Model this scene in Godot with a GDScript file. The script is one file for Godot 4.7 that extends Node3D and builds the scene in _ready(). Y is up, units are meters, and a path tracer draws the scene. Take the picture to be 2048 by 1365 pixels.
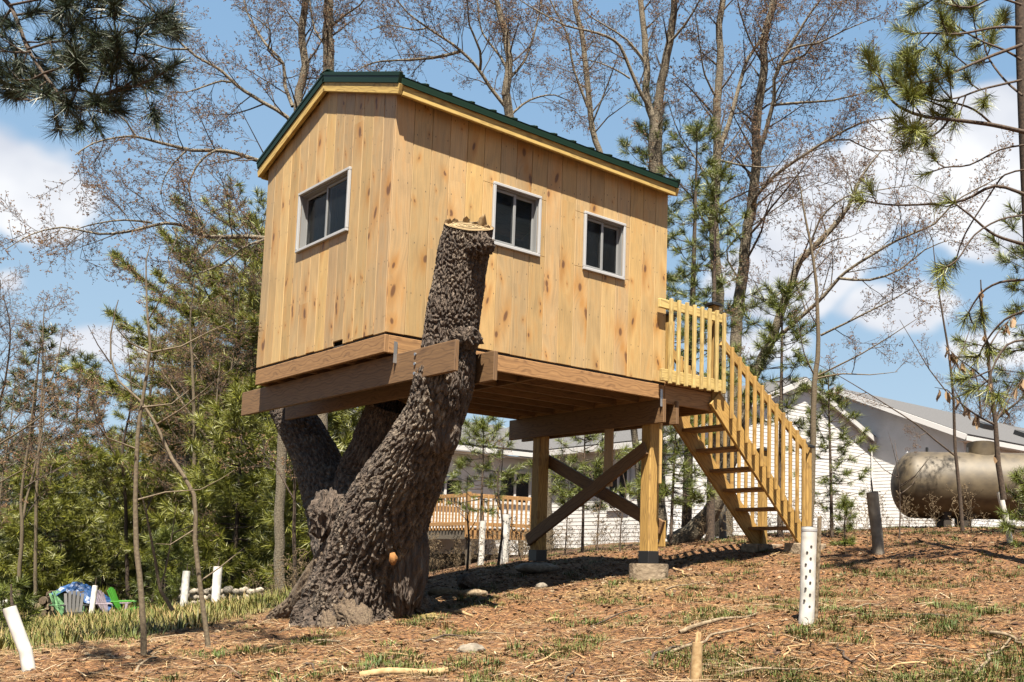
extends Node3D

# ---------------------------------------------------------------- mesh helpers
class MB:
	var v := PackedVector3Array()
	var n := PackedVector3Array()
	var u := PackedVector2Array()
	var c := PackedColorArray()
	var ix := PackedInt32Array()
	var col := Color(1, 1, 1)
	func tri(a: Vector3, b: Vector3, d: Vector3, nn: Vector3, ua := Vector2.ZERO, ub := Vector2.ZERO, ud := Vector2.ZERO) -> void:
		var k := v.size()
		v.append(a); v.append(b); v.append(d)
		n.append(nn); n.append(nn); n.append(nn)
		u.append(ua); u.append(ub); u.append(ud)
		c.append(col); c.append(col); c.append(col)
		if (b - a).cross(d - a).dot(nn) > 0.0:
			ix.append(k); ix.append(k + 2); ix.append(k + 1)
		else:
			ix.append(k); ix.append(k + 1); ix.append(k + 2)
	func quad(a: Vector3, b: Vector3, d: Vector3, e: Vector3, nn: Vector3, ua := Vector2.ZERO, ub := Vector2.ZERO, ud := Vector2.ZERO, ue := Vector2.ZERO) -> void:
		var k := v.size()
		v.append(a); v.append(b); v.append(d); v.append(e)
		for i in 4:
			n.append(nn); c.append(col)
		u.append(ua); u.append(ub); u.append(ud); u.append(ue)
		if (b - a).cross(d - a).dot(nn) > 0.0:
			ix.append_array(PackedInt32Array([k, k + 2, k + 1, k, k + 3, k + 2]))
		else:
			ix.append_array(PackedInt32Array([k, k + 1, k + 2, k, k + 2, k + 3]))
	# box with chamfered edges: centre, three half axes; the grain (v of the texture) runs along axis g
	func box(o: Vector3, ax: Vector3, ay: Vector3, az: Vector3, b := 0.0, g := -1, uo := Vector2.ZERO, us := Vector2.ONE) -> void:
		var h := [ax.length(), ay.length(), az.length()]
		var d := [ax / h[0], ay / h[1], az / h[2]]
		if g < 0:
			g = 0 if h[0] >= h[1] and h[0] >= h[2] else (1 if h[1] >= h[2] else 2)
		b = minf(b, 0.45 * minf(h[0], minf(h[1], h[2])))
		for i in 3:
			var j := (i + 1) % 3
			var k := (i + 2) % 3
			var gu := k if g == j else j
			var gv := j if g == j else k
			for s in [-1.0, 1.0]:
				var p := []
				var q := []
				for w in [[-1, -1], [1, -1], [1, 1], [-1, 1]]:
					var lj: float = w[0] * (h[j] - b)
					var lk: float = w[1] * (h[k] - b)
					p.append(o + d[i] * (s * h[i]) + d[j] * lj + d[k] * lk)
					var a0: float = (lk if g == j else lj) + h[gu]
					var a1: float = (lj if g == j else lk) + h[gv]
					q.append(uo + Vector2(a0, a1) * us)
				quad(p[0], p[1], p[2], p[3], d[i] * s, q[0], q[1], q[2], q[3])
		if b <= 0.0:
			return
		for i in 3:
			var j := (i + 1) % 3
			var k := (i + 2) % 3
			for si in [-1.0, 1.0]:
				for sj in [-1.0, 1.0]:
					var p := []
					for sk in [-1.0, 1.0]:
						p.append(o + d[i] * (si * h[i]) + d[j] * (sj * (h[j] - b)) + d[k] * (sk * (h[k] - b)))
						p.append(o + d[i] * (si * (h[i] - b)) + d[j] * (sj * h[j]) + d[k] * (sk * (h[k] - b)))
					var m0 := uo + Vector2(0.01, 0.0)
					var m1 := uo + Vector2(0.01, 2.0 * h[k] * us.y if g == k else 0.02)
					quad(p[0], p[1], p[3], p[2], (d[i] * si + d[j] * sj).normalized(), m0, m0 + Vector2(0.004, 0), m1 + Vector2(0.004, 0), m1)
		for s0 in [-1.0, 1.0]:
			for s1 in [-1.0, 1.0]:
				for s2 in [-1.0, 1.0]:
					var a: Vector3 = o + d[0] * (s0 * h[0]) + d[1] * (s1 * (h[1] - b)) + d[2] * (s2 * (h[2] - b))
					var e: Vector3 = o + d[0] * (s0 * (h[0] - b)) + d[1] * (s1 * h[1]) + d[2] * (s2 * (h[2] - b))
					var f: Vector3 = o + d[0] * (s0 * (h[0] - b)) + d[1] * (s1 * (h[1] - b)) + d[2] * (s2 * h[2])
					tri(a, e, f, (d[0] * s0 + d[1] * s1 + d[2] * s2).normalized(), uo, uo, uo)
	func slab(lo: Vector3, hi: Vector3, b := 0.0, g := -1, uo := Vector2.ZERO, us := Vector2.ONE) -> void:
		var m := (hi - lo) * 0.5
		box((lo + hi) * 0.5, Vector3(m.x, 0, 0), Vector3(0, m.y, 0), Vector3(0, 0, m.z), b, g, uo, us)
	# beam of cross-section w (along side) by t, from a to e
	func beam(a: Vector3, e: Vector3, side: Vector3, w: float, t: float, b := 0.003, uo := Vector2.ZERO) -> void:
		var l := (e - a) * 0.5
		var z := l.normalized()
		var x := (side - z * side.dot(z)).normalized()
		box((a + e) * 0.5, x * (w * 0.5), l, z.cross(x) * (t * 0.5), b, 1, uo)
	func tube(p: PackedVector3Array, r: PackedFloat32Array, sides: int, cap := false, us := Vector2.ONE) -> void:
		var m := p.size()
		var t := (p[1] - p[0]).normalized()
		var x := t.cross(Vector3(0.31, 0.17, 0.93)).normalized()
		if absf(t.dot(Vector3(0.31, 0.17, 0.93))) > 0.95:
			x = t.cross(Vector3.UP).normalized()
		var k0 := v.size()
		var run := 0.0
		for i in m:
			if i > 0:
				run += p[i].distance_to(p[i - 1])
				var t2 := (p[mini(i + 1, m - 1)] - p[i - 1]).normalized()
				x = (x - t2 * x.dot(t2)).normalized()
				t = t2
			var y := t.cross(x)
			for j in sides + 1:
				var a := TAU * j / sides
				var d := x * cos(a) + y * sin(a)
				v.append(p[i] + d * r[i]); n.append(d); c.append(col)
				u.append(Vector2(float(j) / sides * us.x, run * us.y))
		for i in m - 1:
			for j in sides:
				var a := k0 + i * (sides + 1) + j
				var b := a + sides + 1
				ix.append_array(PackedInt32Array([a, b, a + 1, a + 1, b, b + 1]))
		if cap:
			for e in [0, m - 1]:
				var nn := (p[0] - p[1]).normalized() if e == 0 else (p[m - 1] - p[m - 2]).normalized()
				var o := k0 + int(e) * (sides + 1)
				for j in range(1, sides - 1):
					tri(v[o], v[o + j], v[o + j + 1], nn)
	func mesh() -> ArrayMesh:
		var a := []
		a.resize(Mesh.ARRAY_MAX)
		a[Mesh.ARRAY_VERTEX] = v
		a[Mesh.ARRAY_NORMAL] = n
		a[Mesh.ARRAY_TEX_UV] = u
		a[Mesh.ARRAY_COLOR] = c
		a[Mesh.ARRAY_INDEX] = ix
		var m := ArrayMesh.new()
		m.add_surface_from_arrays(Mesh.PRIMITIVE_TRIANGLES, a)
		return m

var used := {}
var M := {}
var rng := RandomNumberGenerator.new()
var lumps := FastNoiseLite.new()
var patch := FastNoiseLite.new()

func rr(a: float, b: float) -> float:
	return rng.randf_range(a, b)

func numbered(called: String) -> String:
	var k: int = used.get(called, -1) + 1
	used[called] = k
	return called if k == 0 else "%s_%03d" % [called, k]

func thing(called: String, label: String, category: String, at := Vector3.ZERO, group := "", turn := 0.0) -> Node3D:
	var o := Node3D.new()
	o.name = numbered(called)
	add_child(o)
	o.position = at
	o.rotation.y = turn
	tag(o, label, category, group)
	return o

func tag(o: Node3D, label: String, category: String, group := "") -> Node3D:
	o.set_meta("label", label)
	o.set_meta("category", category)
	if group:
		o.set_meta("group", group)
	return o

func put(parent: Node, called: String, m, mat: Material, at := Vector3.ZERO) -> MeshInstance3D:
	var o := MeshInstance3D.new()
	o.name = called if parent != self else numbered(called)
	o.mesh = m.mesh() if m is MB else m
	o.material_override = mat
	o.position = at
	parent.add_child(o, true)
	return o

func struct(called: String, m, mat: Material) -> MeshInstance3D:
	var o := put(self, called, m, mat)
	o.set_meta("kind", "structure")
	return o

func holder(parent: Node, called: String) -> Node3D:
	var o := Node3D.new()
	o.name = called
	parent.add_child(o, true)
	return o

func scatter(parent: Node, called: String, m: Mesh, mat: Material, xf: Array, tints := PackedColorArray()) -> void:
	if xf.is_empty():
		return
	var mm := MultiMesh.new()
	mm.transform_format = MultiMesh.TRANSFORM_3D
	var tinted := tints.size() > 0
	mm.use_colors = tinted
	mm.mesh = m
	mm.instance_count = xf.size()
	var st := 16 if tinted else 12
	var b := PackedFloat32Array()
	b.resize(xf.size() * st)
	var k := 0
	for i in xf.size():
		var t: Transform3D = xf[i]
		b[k] = t.basis.x.x; b[k + 1] = t.basis.y.x; b[k + 2] = t.basis.z.x; b[k + 3] = t.origin.x
		b[k + 4] = t.basis.x.y; b[k + 5] = t.basis.y.y; b[k + 6] = t.basis.z.y; b[k + 7] = t.origin.y
		b[k + 8] = t.basis.x.z; b[k + 9] = t.basis.y.z; b[k + 10] = t.basis.z.z; b[k + 11] = t.origin.z
		if tinted:
			var q := tints[i]
			b[k + 12] = q.r; b[k + 13] = q.g; b[k + 14] = q.b; b[k + 15] = 1.0
		k += st
	mm.buffer = b
	var o := MultiMeshInstance3D.new()
	o.name = called if parent != self else numbered(called)
	o.multimesh = mm
	o.material_override = mat
	o.set_meta("kind", "stuff")
	parent.add_child(o, true)

func facing(y: Vector3, roll: float, s: float) -> Basis:
	y = y.normalized()
	var x := y.cross(Vector3(0.37, 0.21, 0.9)).normalized()
	var z := x.cross(y)
	var x2 := x * cos(roll) + z * sin(roll)
	return Basis(x2 * s, y * s, x2.cross(y) * s)

# ---------------------------------------------------------------- the lie of the land
var gx := PackedFloat32Array([0.067, -1.126, -2.017, 1.16, 1.387, 3.139, 2.964, 0.355, 1.313, 2.051, 0.117, -1.678, -1.191, -2.181, 2.08, 2.514, 3.786, 2.027, 0.287, 3.842, 9.043, 13.38, 5.427, 5.539, 17.124, 5.651, 10.445, 6.377, 11.271, 13.52, 22.301, 2.841, 3.384, 2.048, 0.828, 0.105, 4.096, 1.041, -3.9671, -6.0996, -1.8345, -8.187, -5.4189, 2.4081, -1.8571, -4.0424, 8.0498, -0.6388, -25.3684, 15.6357, 27.6827, 29.8982, 34.9044, 20.8755, -3.8163, -32.2509, -32.1002, 23.94, 59.3325, 80.7338, 52.7514, -32.7031, -88.8187, -3.5148, 137.4523, -4.7207, 11.461, 22.7745])
var gz := PackedFloat32Array([3.184, 1.855, 0.538, 4.556, 3.118, -0.223, -1.803, -0.83, -0.631, -0.046, -1.998, 0.183, -0.043, -0.325, -15.341, -9.157, -9.289, -21.085, -5.693, -4.902, -11.058, -13.801, -0.866, 0.092, -8.608, 0.759, -1.076, 1.925, -0.263, -9.387, -10.526, 2.873, 3.409, 1.794, 1.978, 1.25, -0.807, 3.319, 7.2298, 5.1198, 9.3398, 11.495, 0.1664, 9.3172, 5.0972, -6.9121, 6.4587, -31.6793, -28.012, -29.6447, -24.7591, -7.093, 3.4871, 24.7753, 35.5137, 7.3805, 35.6644, -63.6306, -56.748, -21.5063, 35.2122, -77.4711, 7.682, 92.0814, 6.4761, -134.1895, -16.8944, -16.9547])
var gw := PackedFloat32Array([-0.01190, -0.10135, 0.21188, 0.02952, -0.43064, 0.00960, -0.03783, 0.12528, -0.31363, 0.19534, 0.04472, -0.33879, 0.14355, -0.10324, 0.02315, 0.01493, 0.02538, -0.04811, 0.03760, -0.03712, -0.07972, -0.27565, -0.05840, -0.15543, 0.01555, 0.21750, -0.06940, -0.12429, 0.07214, 0.06076, -0.03215, -0.04063, 0.11499, 0.00677, 0.04883, 0.08185, 0.07267, 0.27807, 0.01079, 0.03039, 0.00712, 0.02382, 0.01731, -0.02978, 0.04089, 0.00344, 0.00916, 0.00054, -0.02129, 0.02684, 0.00360, 0.00631, -0.01400, -0.01987, -0.00696, 0.01671, 0.02313, 0.01922, 0.00637, -0.01262, 0.01041, -0.00099, -0.01283, 0.00219, 0.00918, -0.00356, 0.31889, -0.03619])
var ga := [-3.86754, 0.01728, 0.00832]

func land(x: float, z: float) -> float:
	var h: float = ga[0] + ga[1] * x + ga[2] * z
	for i in gx.size():
		var dx := x - gx[i]
		var dz := z - gz[i]
		h += gw[i] * sqrt(dx * dx + dz * dz + 1.0)
	# the soil heap round the concrete pier, and small lumps everywhere
	var e := Vector2((x - 2.75) / 0.9, (z - 0.0) / 0.55).length_squared()
	h += 0.07 * exp(-e)
	return h + lumps.get_noise_2d(x, z) * 0.035

var fx0 := -6.5
var fz0 := -5.5
var fstep := 0.075
var fnx := 206
var fnz := 150
var xs := PackedFloat32Array()
var zs := PackedFloat32Array()
var hs := PackedFloat32Array()
var kx := 0
var kz := 0

func lines(a: float, n: int, step: float) -> PackedFloat32Array:
	var low := []
	var d := step
	var p := a
	while p > a - 170.0:
		d *= 1.13
		p -= d
		low.push_front(p)
	var out := PackedFloat32Array(low)
	for i in n:
		out.append(a + i * step)
	d = step
	p = a + (n - 1) * step
	while p < a + 190.0:
		d *= 1.13
		p += d
		out.append(p)
	return out

func gh(x: float, z: float) -> float:
	var i := (x - fx0) / fstep
	var j := (z - fz0) / fstep
	if i < 0 or j < 0 or i >= fnx - 1 or j >= fnz - 1:
		return land(x, z)
	var a := int(i)
	var b := int(j)
	var w := zs.size()
	var k := (kx + a) * w + kz + b
	return lerpf(lerpf(hs[k], hs[k + w], i - a), lerpf(hs[k + 1], hs[k + w + 1], i - a), j - b)

func on_ground(p: Vector3, dy := 0.0) -> Vector3:
	return Vector3(p.x, gh(p.x, p.z) + dy, p.z)

func lawn(x: float, z: float) -> float:
	# how much of the ground at a point is green: the low lawn beyond the crest of the bank
	var d := (x + 3.967) * 0.7034 - (z - 7.23) * 0.7108
	var u := ((x + 3.967) * 0.7108 + (z - 7.23) * 0.7034) / maxf(d, 1.0)
	var near := 7.7 + 13.0 * maxf(0.0, u + 0.52)
	return smoothstep(near, near + 2.2, d) * smoothstep(-0.26, -0.36, u)

func make_ground() -> void:
	lumps.seed = 4
	lumps.frequency = 1.3
	lumps.fractal_octaves = 3
	patch.seed = 9
	patch.frequency = 0.45
	patch.fractal_octaves = 3
	xs = lines(fx0, fnx, fstep)
	zs = lines(fz0, fnz, fstep)
	kx = xs.find(fx0)
	kz = zs.find(fz0)
	var nz := zs.size()
	var m := MB.new()
	hs.resize(xs.size() * nz)
	for i in xs.size():
		for j in nz:
			var x := xs[i]
			var z := zs[j]
			var h := land(x, z)
			hs[i * nz + j] = h
			m.v.append(Vector3(x, h, z))
			m.u.append(Vector2(x, z) * 0.42)
			var g := lawn(x, z)
			var t := patch.get_noise_2d(x, z) * 0.5 + 0.5
			var q := Color(0.92, 0.8, 0.68).lerp(Color(1.25, 1.02, 0.86), t)
			var e := Vector2((x - 2.72) / 0.85, (z - 0.12) / 0.42).length_squared() + patch.get_noise_2d(x * 4.0, z * 4.0) * 0.5
			q = q.lerp(Color(1.35, 1.5, 1.5), smoothstep(1.5, 0.5, e))        # bare sand round the pier
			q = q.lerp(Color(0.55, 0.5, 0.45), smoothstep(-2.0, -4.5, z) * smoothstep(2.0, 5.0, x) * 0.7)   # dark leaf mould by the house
			q = q.lerp(Color(0.55, 1.0, 0.4), g * 0.8)
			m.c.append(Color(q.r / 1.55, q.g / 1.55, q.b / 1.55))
	for i in xs.size():
		for j in nz:
			var a := hs[mini(i + 1, xs.size() - 1) * nz + j] - hs[maxi(i - 1, 0) * nz + j]
			var b := hs[i * nz + mini(j + 1, nz - 1)] - hs[i * nz + maxi(j - 1, 0)]
			m.n.append(Vector3(-a / (xs[mini(i + 1, xs.size() - 1)] - xs[maxi(i - 1, 0)]), 1.0, -b / (zs[mini(j + 1, nz - 1)] - zs[maxi(j - 1, 0)])).normalized())
	for i in xs.size() - 1:
		for j in nz - 1:
			var a := i * nz + j
			m.ix.append_array(PackedInt32Array([a, a + nz, a + 1, a + 1, a + nz, a + nz + 1]))
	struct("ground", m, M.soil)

# ---------------------------------------------------------------- materials
const SUNNY := 0.55   # the picture is exposed for the sunlit walls: reflectances sit at the low end of their real range

func lin(r: float, g: float, b: float) -> Color:
	return Color(r * SUNNY, g * SUNNY, b * SUNNY).linear_to_srgb()

func plain(r: float, g: float, b: float, rough := 0.8, metal := 0.0) -> StandardMaterial3D:
	var m := StandardMaterial3D.new()
	m.albedo_color = lin(r, g, b)
	m.roughness = rough
	m.metallic = metal
	return m

func noise_tex(freq: float, octaves: int, ramp: Array, size := 512, ridged := false, sd := 1, normal := 0.0) -> NoiseTexture2D:
	var f := FastNoiseLite.new()
	f.seed = sd
	f.frequency = freq
	f.fractal_octaves = octaves
	f.fractal_type = FastNoiseLite.FRACTAL_RIDGED if ridged else FastNoiseLite.FRACTAL_FBM
	var t := NoiseTexture2D.new()
	t.width = size
	t.height = size
	t.seamless = true
	t.noise = f
	if normal > 0.0:
		t.as_normal_map = true
		t.bump_strength = normal
	elif ramp.size() > 0:
		var g := Gradient.new()
		var o := PackedFloat32Array()
		var cs := PackedColorArray()
		for k in ramp:
			o.append(k[0])
			cs.append(lin(k[1], k[2], k[3]))
		g.offsets = o
		g.colors = cs
		t.color_ramp = g
	return t

func tri_mat(tex: Texture2D, scale: float, rough := 0.9, bump: Texture2D = null, depth := 0.0) -> StandardMaterial3D:
	var m := StandardMaterial3D.new()
	m.albedo_texture = tex
	m.uv1_triplanar = true
	m.uv1_world_triplanar = true
	m.uv1_scale = Vector3.ONE * scale
	m.roughness = rough
	if bump:
		m.normal_enabled = true
		m.normal_texture = bump
		m.normal_scale = depth
	return m

# sixteen sawn pine boards side by side, two metres long
func board_texture() -> ImageTexture:
	var w := 64
	var hgt := 512
	var im := Image.create(w * 16, hgt, false, Image.FORMAT_RGB8)
	var f := FastNoiseLite.new()
	f.seed = 21
	f.frequency = 1.0
	f.fractal_octaves = 2
	var r := RandomNumberGenerator.new()
	r.seed = 77
	for b in 16:
		var tone := r.randf_range(0.84, 1.08)
		var warm := r.randf_range(-0.03, 0.05)
		var knots := []
		for k in r.randi_range(3, 6):
			knots.append([r.randf_range(6, 58), r.randf_range(10, 500), r.randf_range(3.0, 8.0) if r.randf() < 0.5 else r.randf_range(1.2, 2.2), r.randf_range(0.8, 2.2), r.randf_range(-1.2, 1.2)])
		var pith := r.randf_range(10, 54)
		for y in hgt:
			var near := []
			for k in knots:
				if absf(y - k[1]) < 70.0:
					near.append(k)
			var sway := f.get_noise_2d(b * 40.0, y * 0.006) * 9.0
			for x in w:
				var xx := float(x) + sway
				var warp := 0.0
				var dark := 0.0
				var glow := 0.0
				var flame := 0.0
				for k in near:
					var dx: float = x - k[0] - (y - k[1]) * k[4] * 0.3
					var dy: float = (y - k[1]) / k[3]
					var d2 := dx * dx + dy * dy
					var s: float = k[2]
					warp += s * 2.4 * exp(-d2 / (s * s * 9.0)) * signf(dx)
					dark = maxf(dark, smoothstep(s * s * 1.5, s * s * 0.3, d2))
					glow = maxf(glow, exp(-d2 / (s * s * 14.0)))
					flame = maxf(flame, exp(-((dx - s * 3.2) * (dx - s * 3.2) / (s * s * 5.0) + dy * dy / (s * s * 60.0))))
				var ring := f.get_noise_2d((xx + warp) * 0.16 + b * 17.0, y * 0.0035)
				var fine := f.get_noise_2d((xx + warp) * 0.75 + b * 31.0, y * 0.012 + 90.0)
				var band := f.get_noise_2d(b * 13.0 + xx * 0.03, y * 0.009 + 300.0)
				var l := tone * (1.0 + 0.2 * ring + 0.12 * fine + 0.2 * band)
				var q := Vector3(0.45 + warm * 0.3, 0.315, 0.152 - warm * 0.5) * l
				q = q.lerp(Vector3(0.37, 0.19, 0.05), clampf(glow * 0.75 + maxf(0.0, ring) * 0.3 + maxf(0.0, band - 0.1) * 0.7, 0.0, 1.0))
				q = q.lerp(Vector3(0.11, 0.045, 0.015), dark * 0.9)
				q *= 1.0 + 0.16 * flame
				im.set_pixel(b * w + x, y, lin(q.x, q.y, q.z))
		# nail heads in pairs along the studs
		for k in 5:
			var yy := 26 + k * 112 + r.randi_range(-6, 6)
			for xx in [14 + r.randi_range(-4, 4), 48 + r.randi_range(-4, 4)]:
				im.fill_rect(Rect2i(b * w + xx, yy, 2, 3), lin(0.05, 0.035, 0.025))
	return ImageTexture.create_from_image(im)

# treated timber, grain along v; u and v in metres
func timber_texture() -> ImageTexture:
	var s := 512
	var im := Image.create(s, s, false, Image.FORMAT_RGB8)
	var f := FastNoiseLite.new()
	f.seed = 5
	f.frequency = 1.0
	f.fractal_octaves = 2
	for y in s:
		var yy := absf(y - 256.0)
		for x in s:
			var a := x * TAU / s
			var sway := f.get_noise_3d(cos(a) * 1.1, sin(a) * 1.1, 0.0045 * yy) * 1.9
			var ring := sin((x / 512.0 * 56.0 + sway * 1.8) * TAU * 0.5)
			var fine := f.get_noise_3d(cos(a) * 16.0, sin(a) * 16.0, 0.008 * yy)
			var blotch := f.get_noise_3d(cos(a) * 2.4 + 9.0, sin(a) * 2.4, 0.02 * yy)
			var l := 1.04 - 0.3 * smoothstep(0.3, 1.0, ring) + 0.34 * fine + 0.08 * blotch
			im.set_pixel(x, y, lin(0.29 * l, 0.155 * l * lerpf(1.0, l, 0.15), 0.062 * l * lerpf(1.0, l, 0.3)))
	return ImageTexture.create_from_image(im)

func leaf_mat(backlight := Color(0.3, 0.35, 0.1), rough := 0.6) -> StandardMaterial3D:
	var m := StandardMaterial3D.new()
	m.vertex_color_use_as_albedo = true
	m.albedo_color = lin(1, 1, 1)
	m.roughness = rough
	m.cull_mode = BaseMaterial3D.CULL_DISABLED
	m.backlight_enabled = true
	m.backlight = backlight
	return m

func make_materials() -> void:
	var wood := StandardMaterial3D.new()
	wood.albedo_texture = board_texture()
	wood.roughness = 0.62
	wood.vertex_color_use_as_albedo = true
	wood.albedo_color = Color(1.08, 1.08, 1.08)
	M.board = wood
	var tt := timber_texture()
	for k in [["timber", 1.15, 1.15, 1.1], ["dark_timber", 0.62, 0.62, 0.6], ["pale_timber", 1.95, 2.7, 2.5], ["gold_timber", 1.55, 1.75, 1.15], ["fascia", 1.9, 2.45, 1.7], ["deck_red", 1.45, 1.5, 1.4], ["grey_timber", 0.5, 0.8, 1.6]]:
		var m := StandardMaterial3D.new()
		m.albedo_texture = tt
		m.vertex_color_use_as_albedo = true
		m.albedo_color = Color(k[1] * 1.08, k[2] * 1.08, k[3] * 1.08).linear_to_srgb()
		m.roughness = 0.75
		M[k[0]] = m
	M.white = plain(0.46, 0.47, 0.49, 0.4)
	M.trim_white = plain(0.66, 0.66, 0.67, 0.5)
	M.grey_vinyl = plain(0.26, 0.27, 0.28, 0.5)
	M.siding = tri_mat(noise_tex(0.02, 3, [[0.0, 0.66, 0.66, 0.66], [1.0, 0.78, 0.78, 0.79]], 256), 0.4, 0.5)
	M.green = plain(0.004, 0.022, 0.010, 0.5, 0.0)
	M.green.metallic_specular = 0.3
	M.dark = plain(0.03, 0.022, 0.016, 0.9)
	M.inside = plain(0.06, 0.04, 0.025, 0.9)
	M.black = plain(0.012, 0.012, 0.013, 0.45)
	M.galv = plain(0.55, 0.56, 0.58, 0.35, 0.8)
	var glass := plain(0.02, 0.025, 0.03, 0.05)
	glass.transparency = BaseMaterial3D.TRANSPARENCY_ALPHA
	glass.albedo_color.a = 0.35
	glass.metallic_specular = 0.18
	M.glass = glass
	M.concrete = tri_mat(noise_tex(0.03, 4, [[0.2, 0.2, 0.15, 0.1], [0.8, 0.38, 0.3, 0.21]], 256, false, 3), 1.6, 0.95, noise_tex(0.05, 4, [], 256, false, 8, 4.0), 0.6)
	M.stone = tri_mat(noise_tex(0.03, 4, [[0.2, 0.13, 0.11, 0.085], [0.8, 0.34, 0.3, 0.245]], 256, false, 6), 2.0, 0.95)
	M.shingle = tri_mat(noise_tex(0.09, 3, [[0.2, 0.07, 0.07, 0.075], [0.8, 0.13, 0.13, 0.137]], 256, false, 12), 0.8, 0.95)
	M.tank = tri_mat(noise_tex(0.012, 4, [[0.25, 0.04, 0.028, 0.014], [0.5, 0.085, 0.062, 0.032], [0.8, 0.125, 0.096, 0.054]], 512, false, 13), 0.7, 0.6)
	var bk := StandardMaterial3D.new()
	bk.albedo_texture = noise_tex(0.02, 5, [[0.1, 0.03, 0.022, 0.017], [0.45, 0.075, 0.055, 0.042], [0.7, 0.13, 0.102, 0.08], [0.95, 0.23, 0.195, 0.155]], 512, false, 14)
	bk.roughness = 0.95
	bk.normal_enabled = true
	bk.normal_texture = noise_tex(0.022, 4, [], 512, true, 15, 14.0)
	bk.normal_scale = 1.3
	M.bark = bk
	M.chunk = tri_mat(noise_tex(0.035, 5, [[0.2, 0.03, 0.024, 0.02], [0.5, 0.09, 0.07, 0.055], [0.8, 0.2, 0.165, 0.13]], 512, false, 14), 3.2, 0.95, noise_tex(0.06, 4, [], 512, false, 15, 8.0), 0.9)
	M.root = tri_mat(noise_tex(0.035, 5, [[0.15, 0.035, 0.022, 0.015], [0.5, 0.115, 0.078, 0.048], [0.85, 0.22, 0.175, 0.115]], 512, false, 44), 3.2, 0.95, noise_tex(0.06, 4, [], 512, false, 15, 8.0), 0.9)
	M.grey_bark = tri_mat(noise_tex(0.03, 4, [[0.2, 0.07, 0.056, 0.04], [0.5, 0.17, 0.142, 0.1], [0.8, 0.3, 0.26, 0.195]], 512, false, 16), 2.2, 0.95, noise_tex(0.06, 4, [], 256, false, 17, 6.0), 0.8)
	M.brown_bark = tri_mat(noise_tex(0.03, 4, [[0.2, 0.03, 0.021, 0.015], [0.5, 0.075, 0.05, 0.035], [0.8, 0.13, 0.09, 0.062]], 512, false, 18), 2.2, 0.95)
	M.sapling_bark = tri_mat(noise_tex(0.05, 3, [[0.2, 0.11, 0.082, 0.05], [0.8, 0.23, 0.185, 0.12]], 256, false, 19), 3.0, 0.9)
	M.twig = leaf_mat(Color(0.0, 0.0, 0.0), 0.9)
	M.twig.backlight_enabled = false
	M.branch = plain(0.09, 0.068, 0.052, 0.95)
	M.needle = leaf_mat(Color(0.10, 0.13, 0.03), 0.5)
	M.blade = leaf_mat(Color(0.2, 0.3, 0.05), 0.5)
	M.litter = leaf_mat(Color(0.08, 0.05, 0.02), 0.85)
	M.dry_leaf = leaf_mat(Color(0.3, 0.2, 0.1), 0.7)
	M.tube = tri_mat(noise_tex(0.02, 4, [[0.25, 0.6, 0.585, 0.55], [0.7, 0.86, 0.85, 0.82]], 256, false, 20), 1.5, 0.6)
	M.beige_tube = tri_mat(noise_tex(0.02, 4, [[0.25, 0.15, 0.13, 0.105], [0.7, 0.25, 0.225, 0.19]], 256, false, 20), 1.5, 0.7)
	M.cut_wood = tri_mat(noise_tex(0.03, 3, [[0.2, 0.3, 0.18, 0.075], [0.8, 0.5, 0.36, 0.19]], 256, false, 22), 3.0, 0.9)
	M.dead_wood = tri_mat(noise_tex(0.04, 4, [[0.2, 0.1, 0.07, 0.04], [0.5, 0.21, 0.155, 0.095], [0.8, 0.34, 0.27, 0.185]], 256, false, 23), 3.0, 0.95)
	M.lichen_wood = tri_mat(noise_tex(0.05, 4, [[0.25, 0.07, 0.045, 0.025], [0.5, 0.21, 0.155, 0.045], [0.8, 0.3, 0.25, 0.08]], 256, false, 24), 2.5, 0.95)
	M.tarp = tri_mat(noise_tex(0.02, 3, [[0.3, 0.01, 0.05, 0.17], [0.75, 0.035, 0.115, 0.3]], 256, false, 25), 1.5, 0.45)
	M.lime = plain(0.07, 0.3, 0.035, 0.4)
	M.mint = plain(0.2, 0.42, 0.2, 0.45)
	M.lilac = plain(0.33, 0.28, 0.33, 0.5)
	M.pink = plain(0.6, 0.12, 0.2, 0.7)
	var soil := StandardMaterial3D.new()
	soil.albedo_texture = noise_tex(0.045, 6, [[0.12, 0.045, 0.023, 0.009], [0.4, 0.145, 0.074, 0.026], [0.6, 0.235, 0.125, 0.046], [0.85, 0.4, 0.265, 0.125]], 1024, false, 30)
	soil.vertex_color_use_as_albedo = true
	soil.albedo_color = Color(1.4, 1.4, 1.4).linear_to_srgb()
	soil.roughness = 0.95
	soil.normal_enabled = true
	soil.normal_texture = noise_tex(0.05, 5, [], 1024, false, 31, 10.0)
	soil.normal_scale = 0.9
	M.soil = soil
	M.pale_stone = tri_mat(noise_tex(0.03, 4, [[0.2, 0.22, 0.19, 0.15], [0.8, 0.46, 0.41, 0.34]], 256, false, 36), 2.0, 0.95)
	M.bark.vertex_color_use_as_albedo = true
	M.bark.albedo_color = Color(1.7, 1.7, 1.7).linear_to_srgb()
	M.scar = plain(0.3, 0.13, 0.03, 0.9)
	M.ring_wood = plain(1, 1, 1, 0.9)
	M.ring_wood.vertex_color_use_as_albedo = true
	M.weed = plain(0.15, 0.105, 0.055, 0.9)

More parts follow.
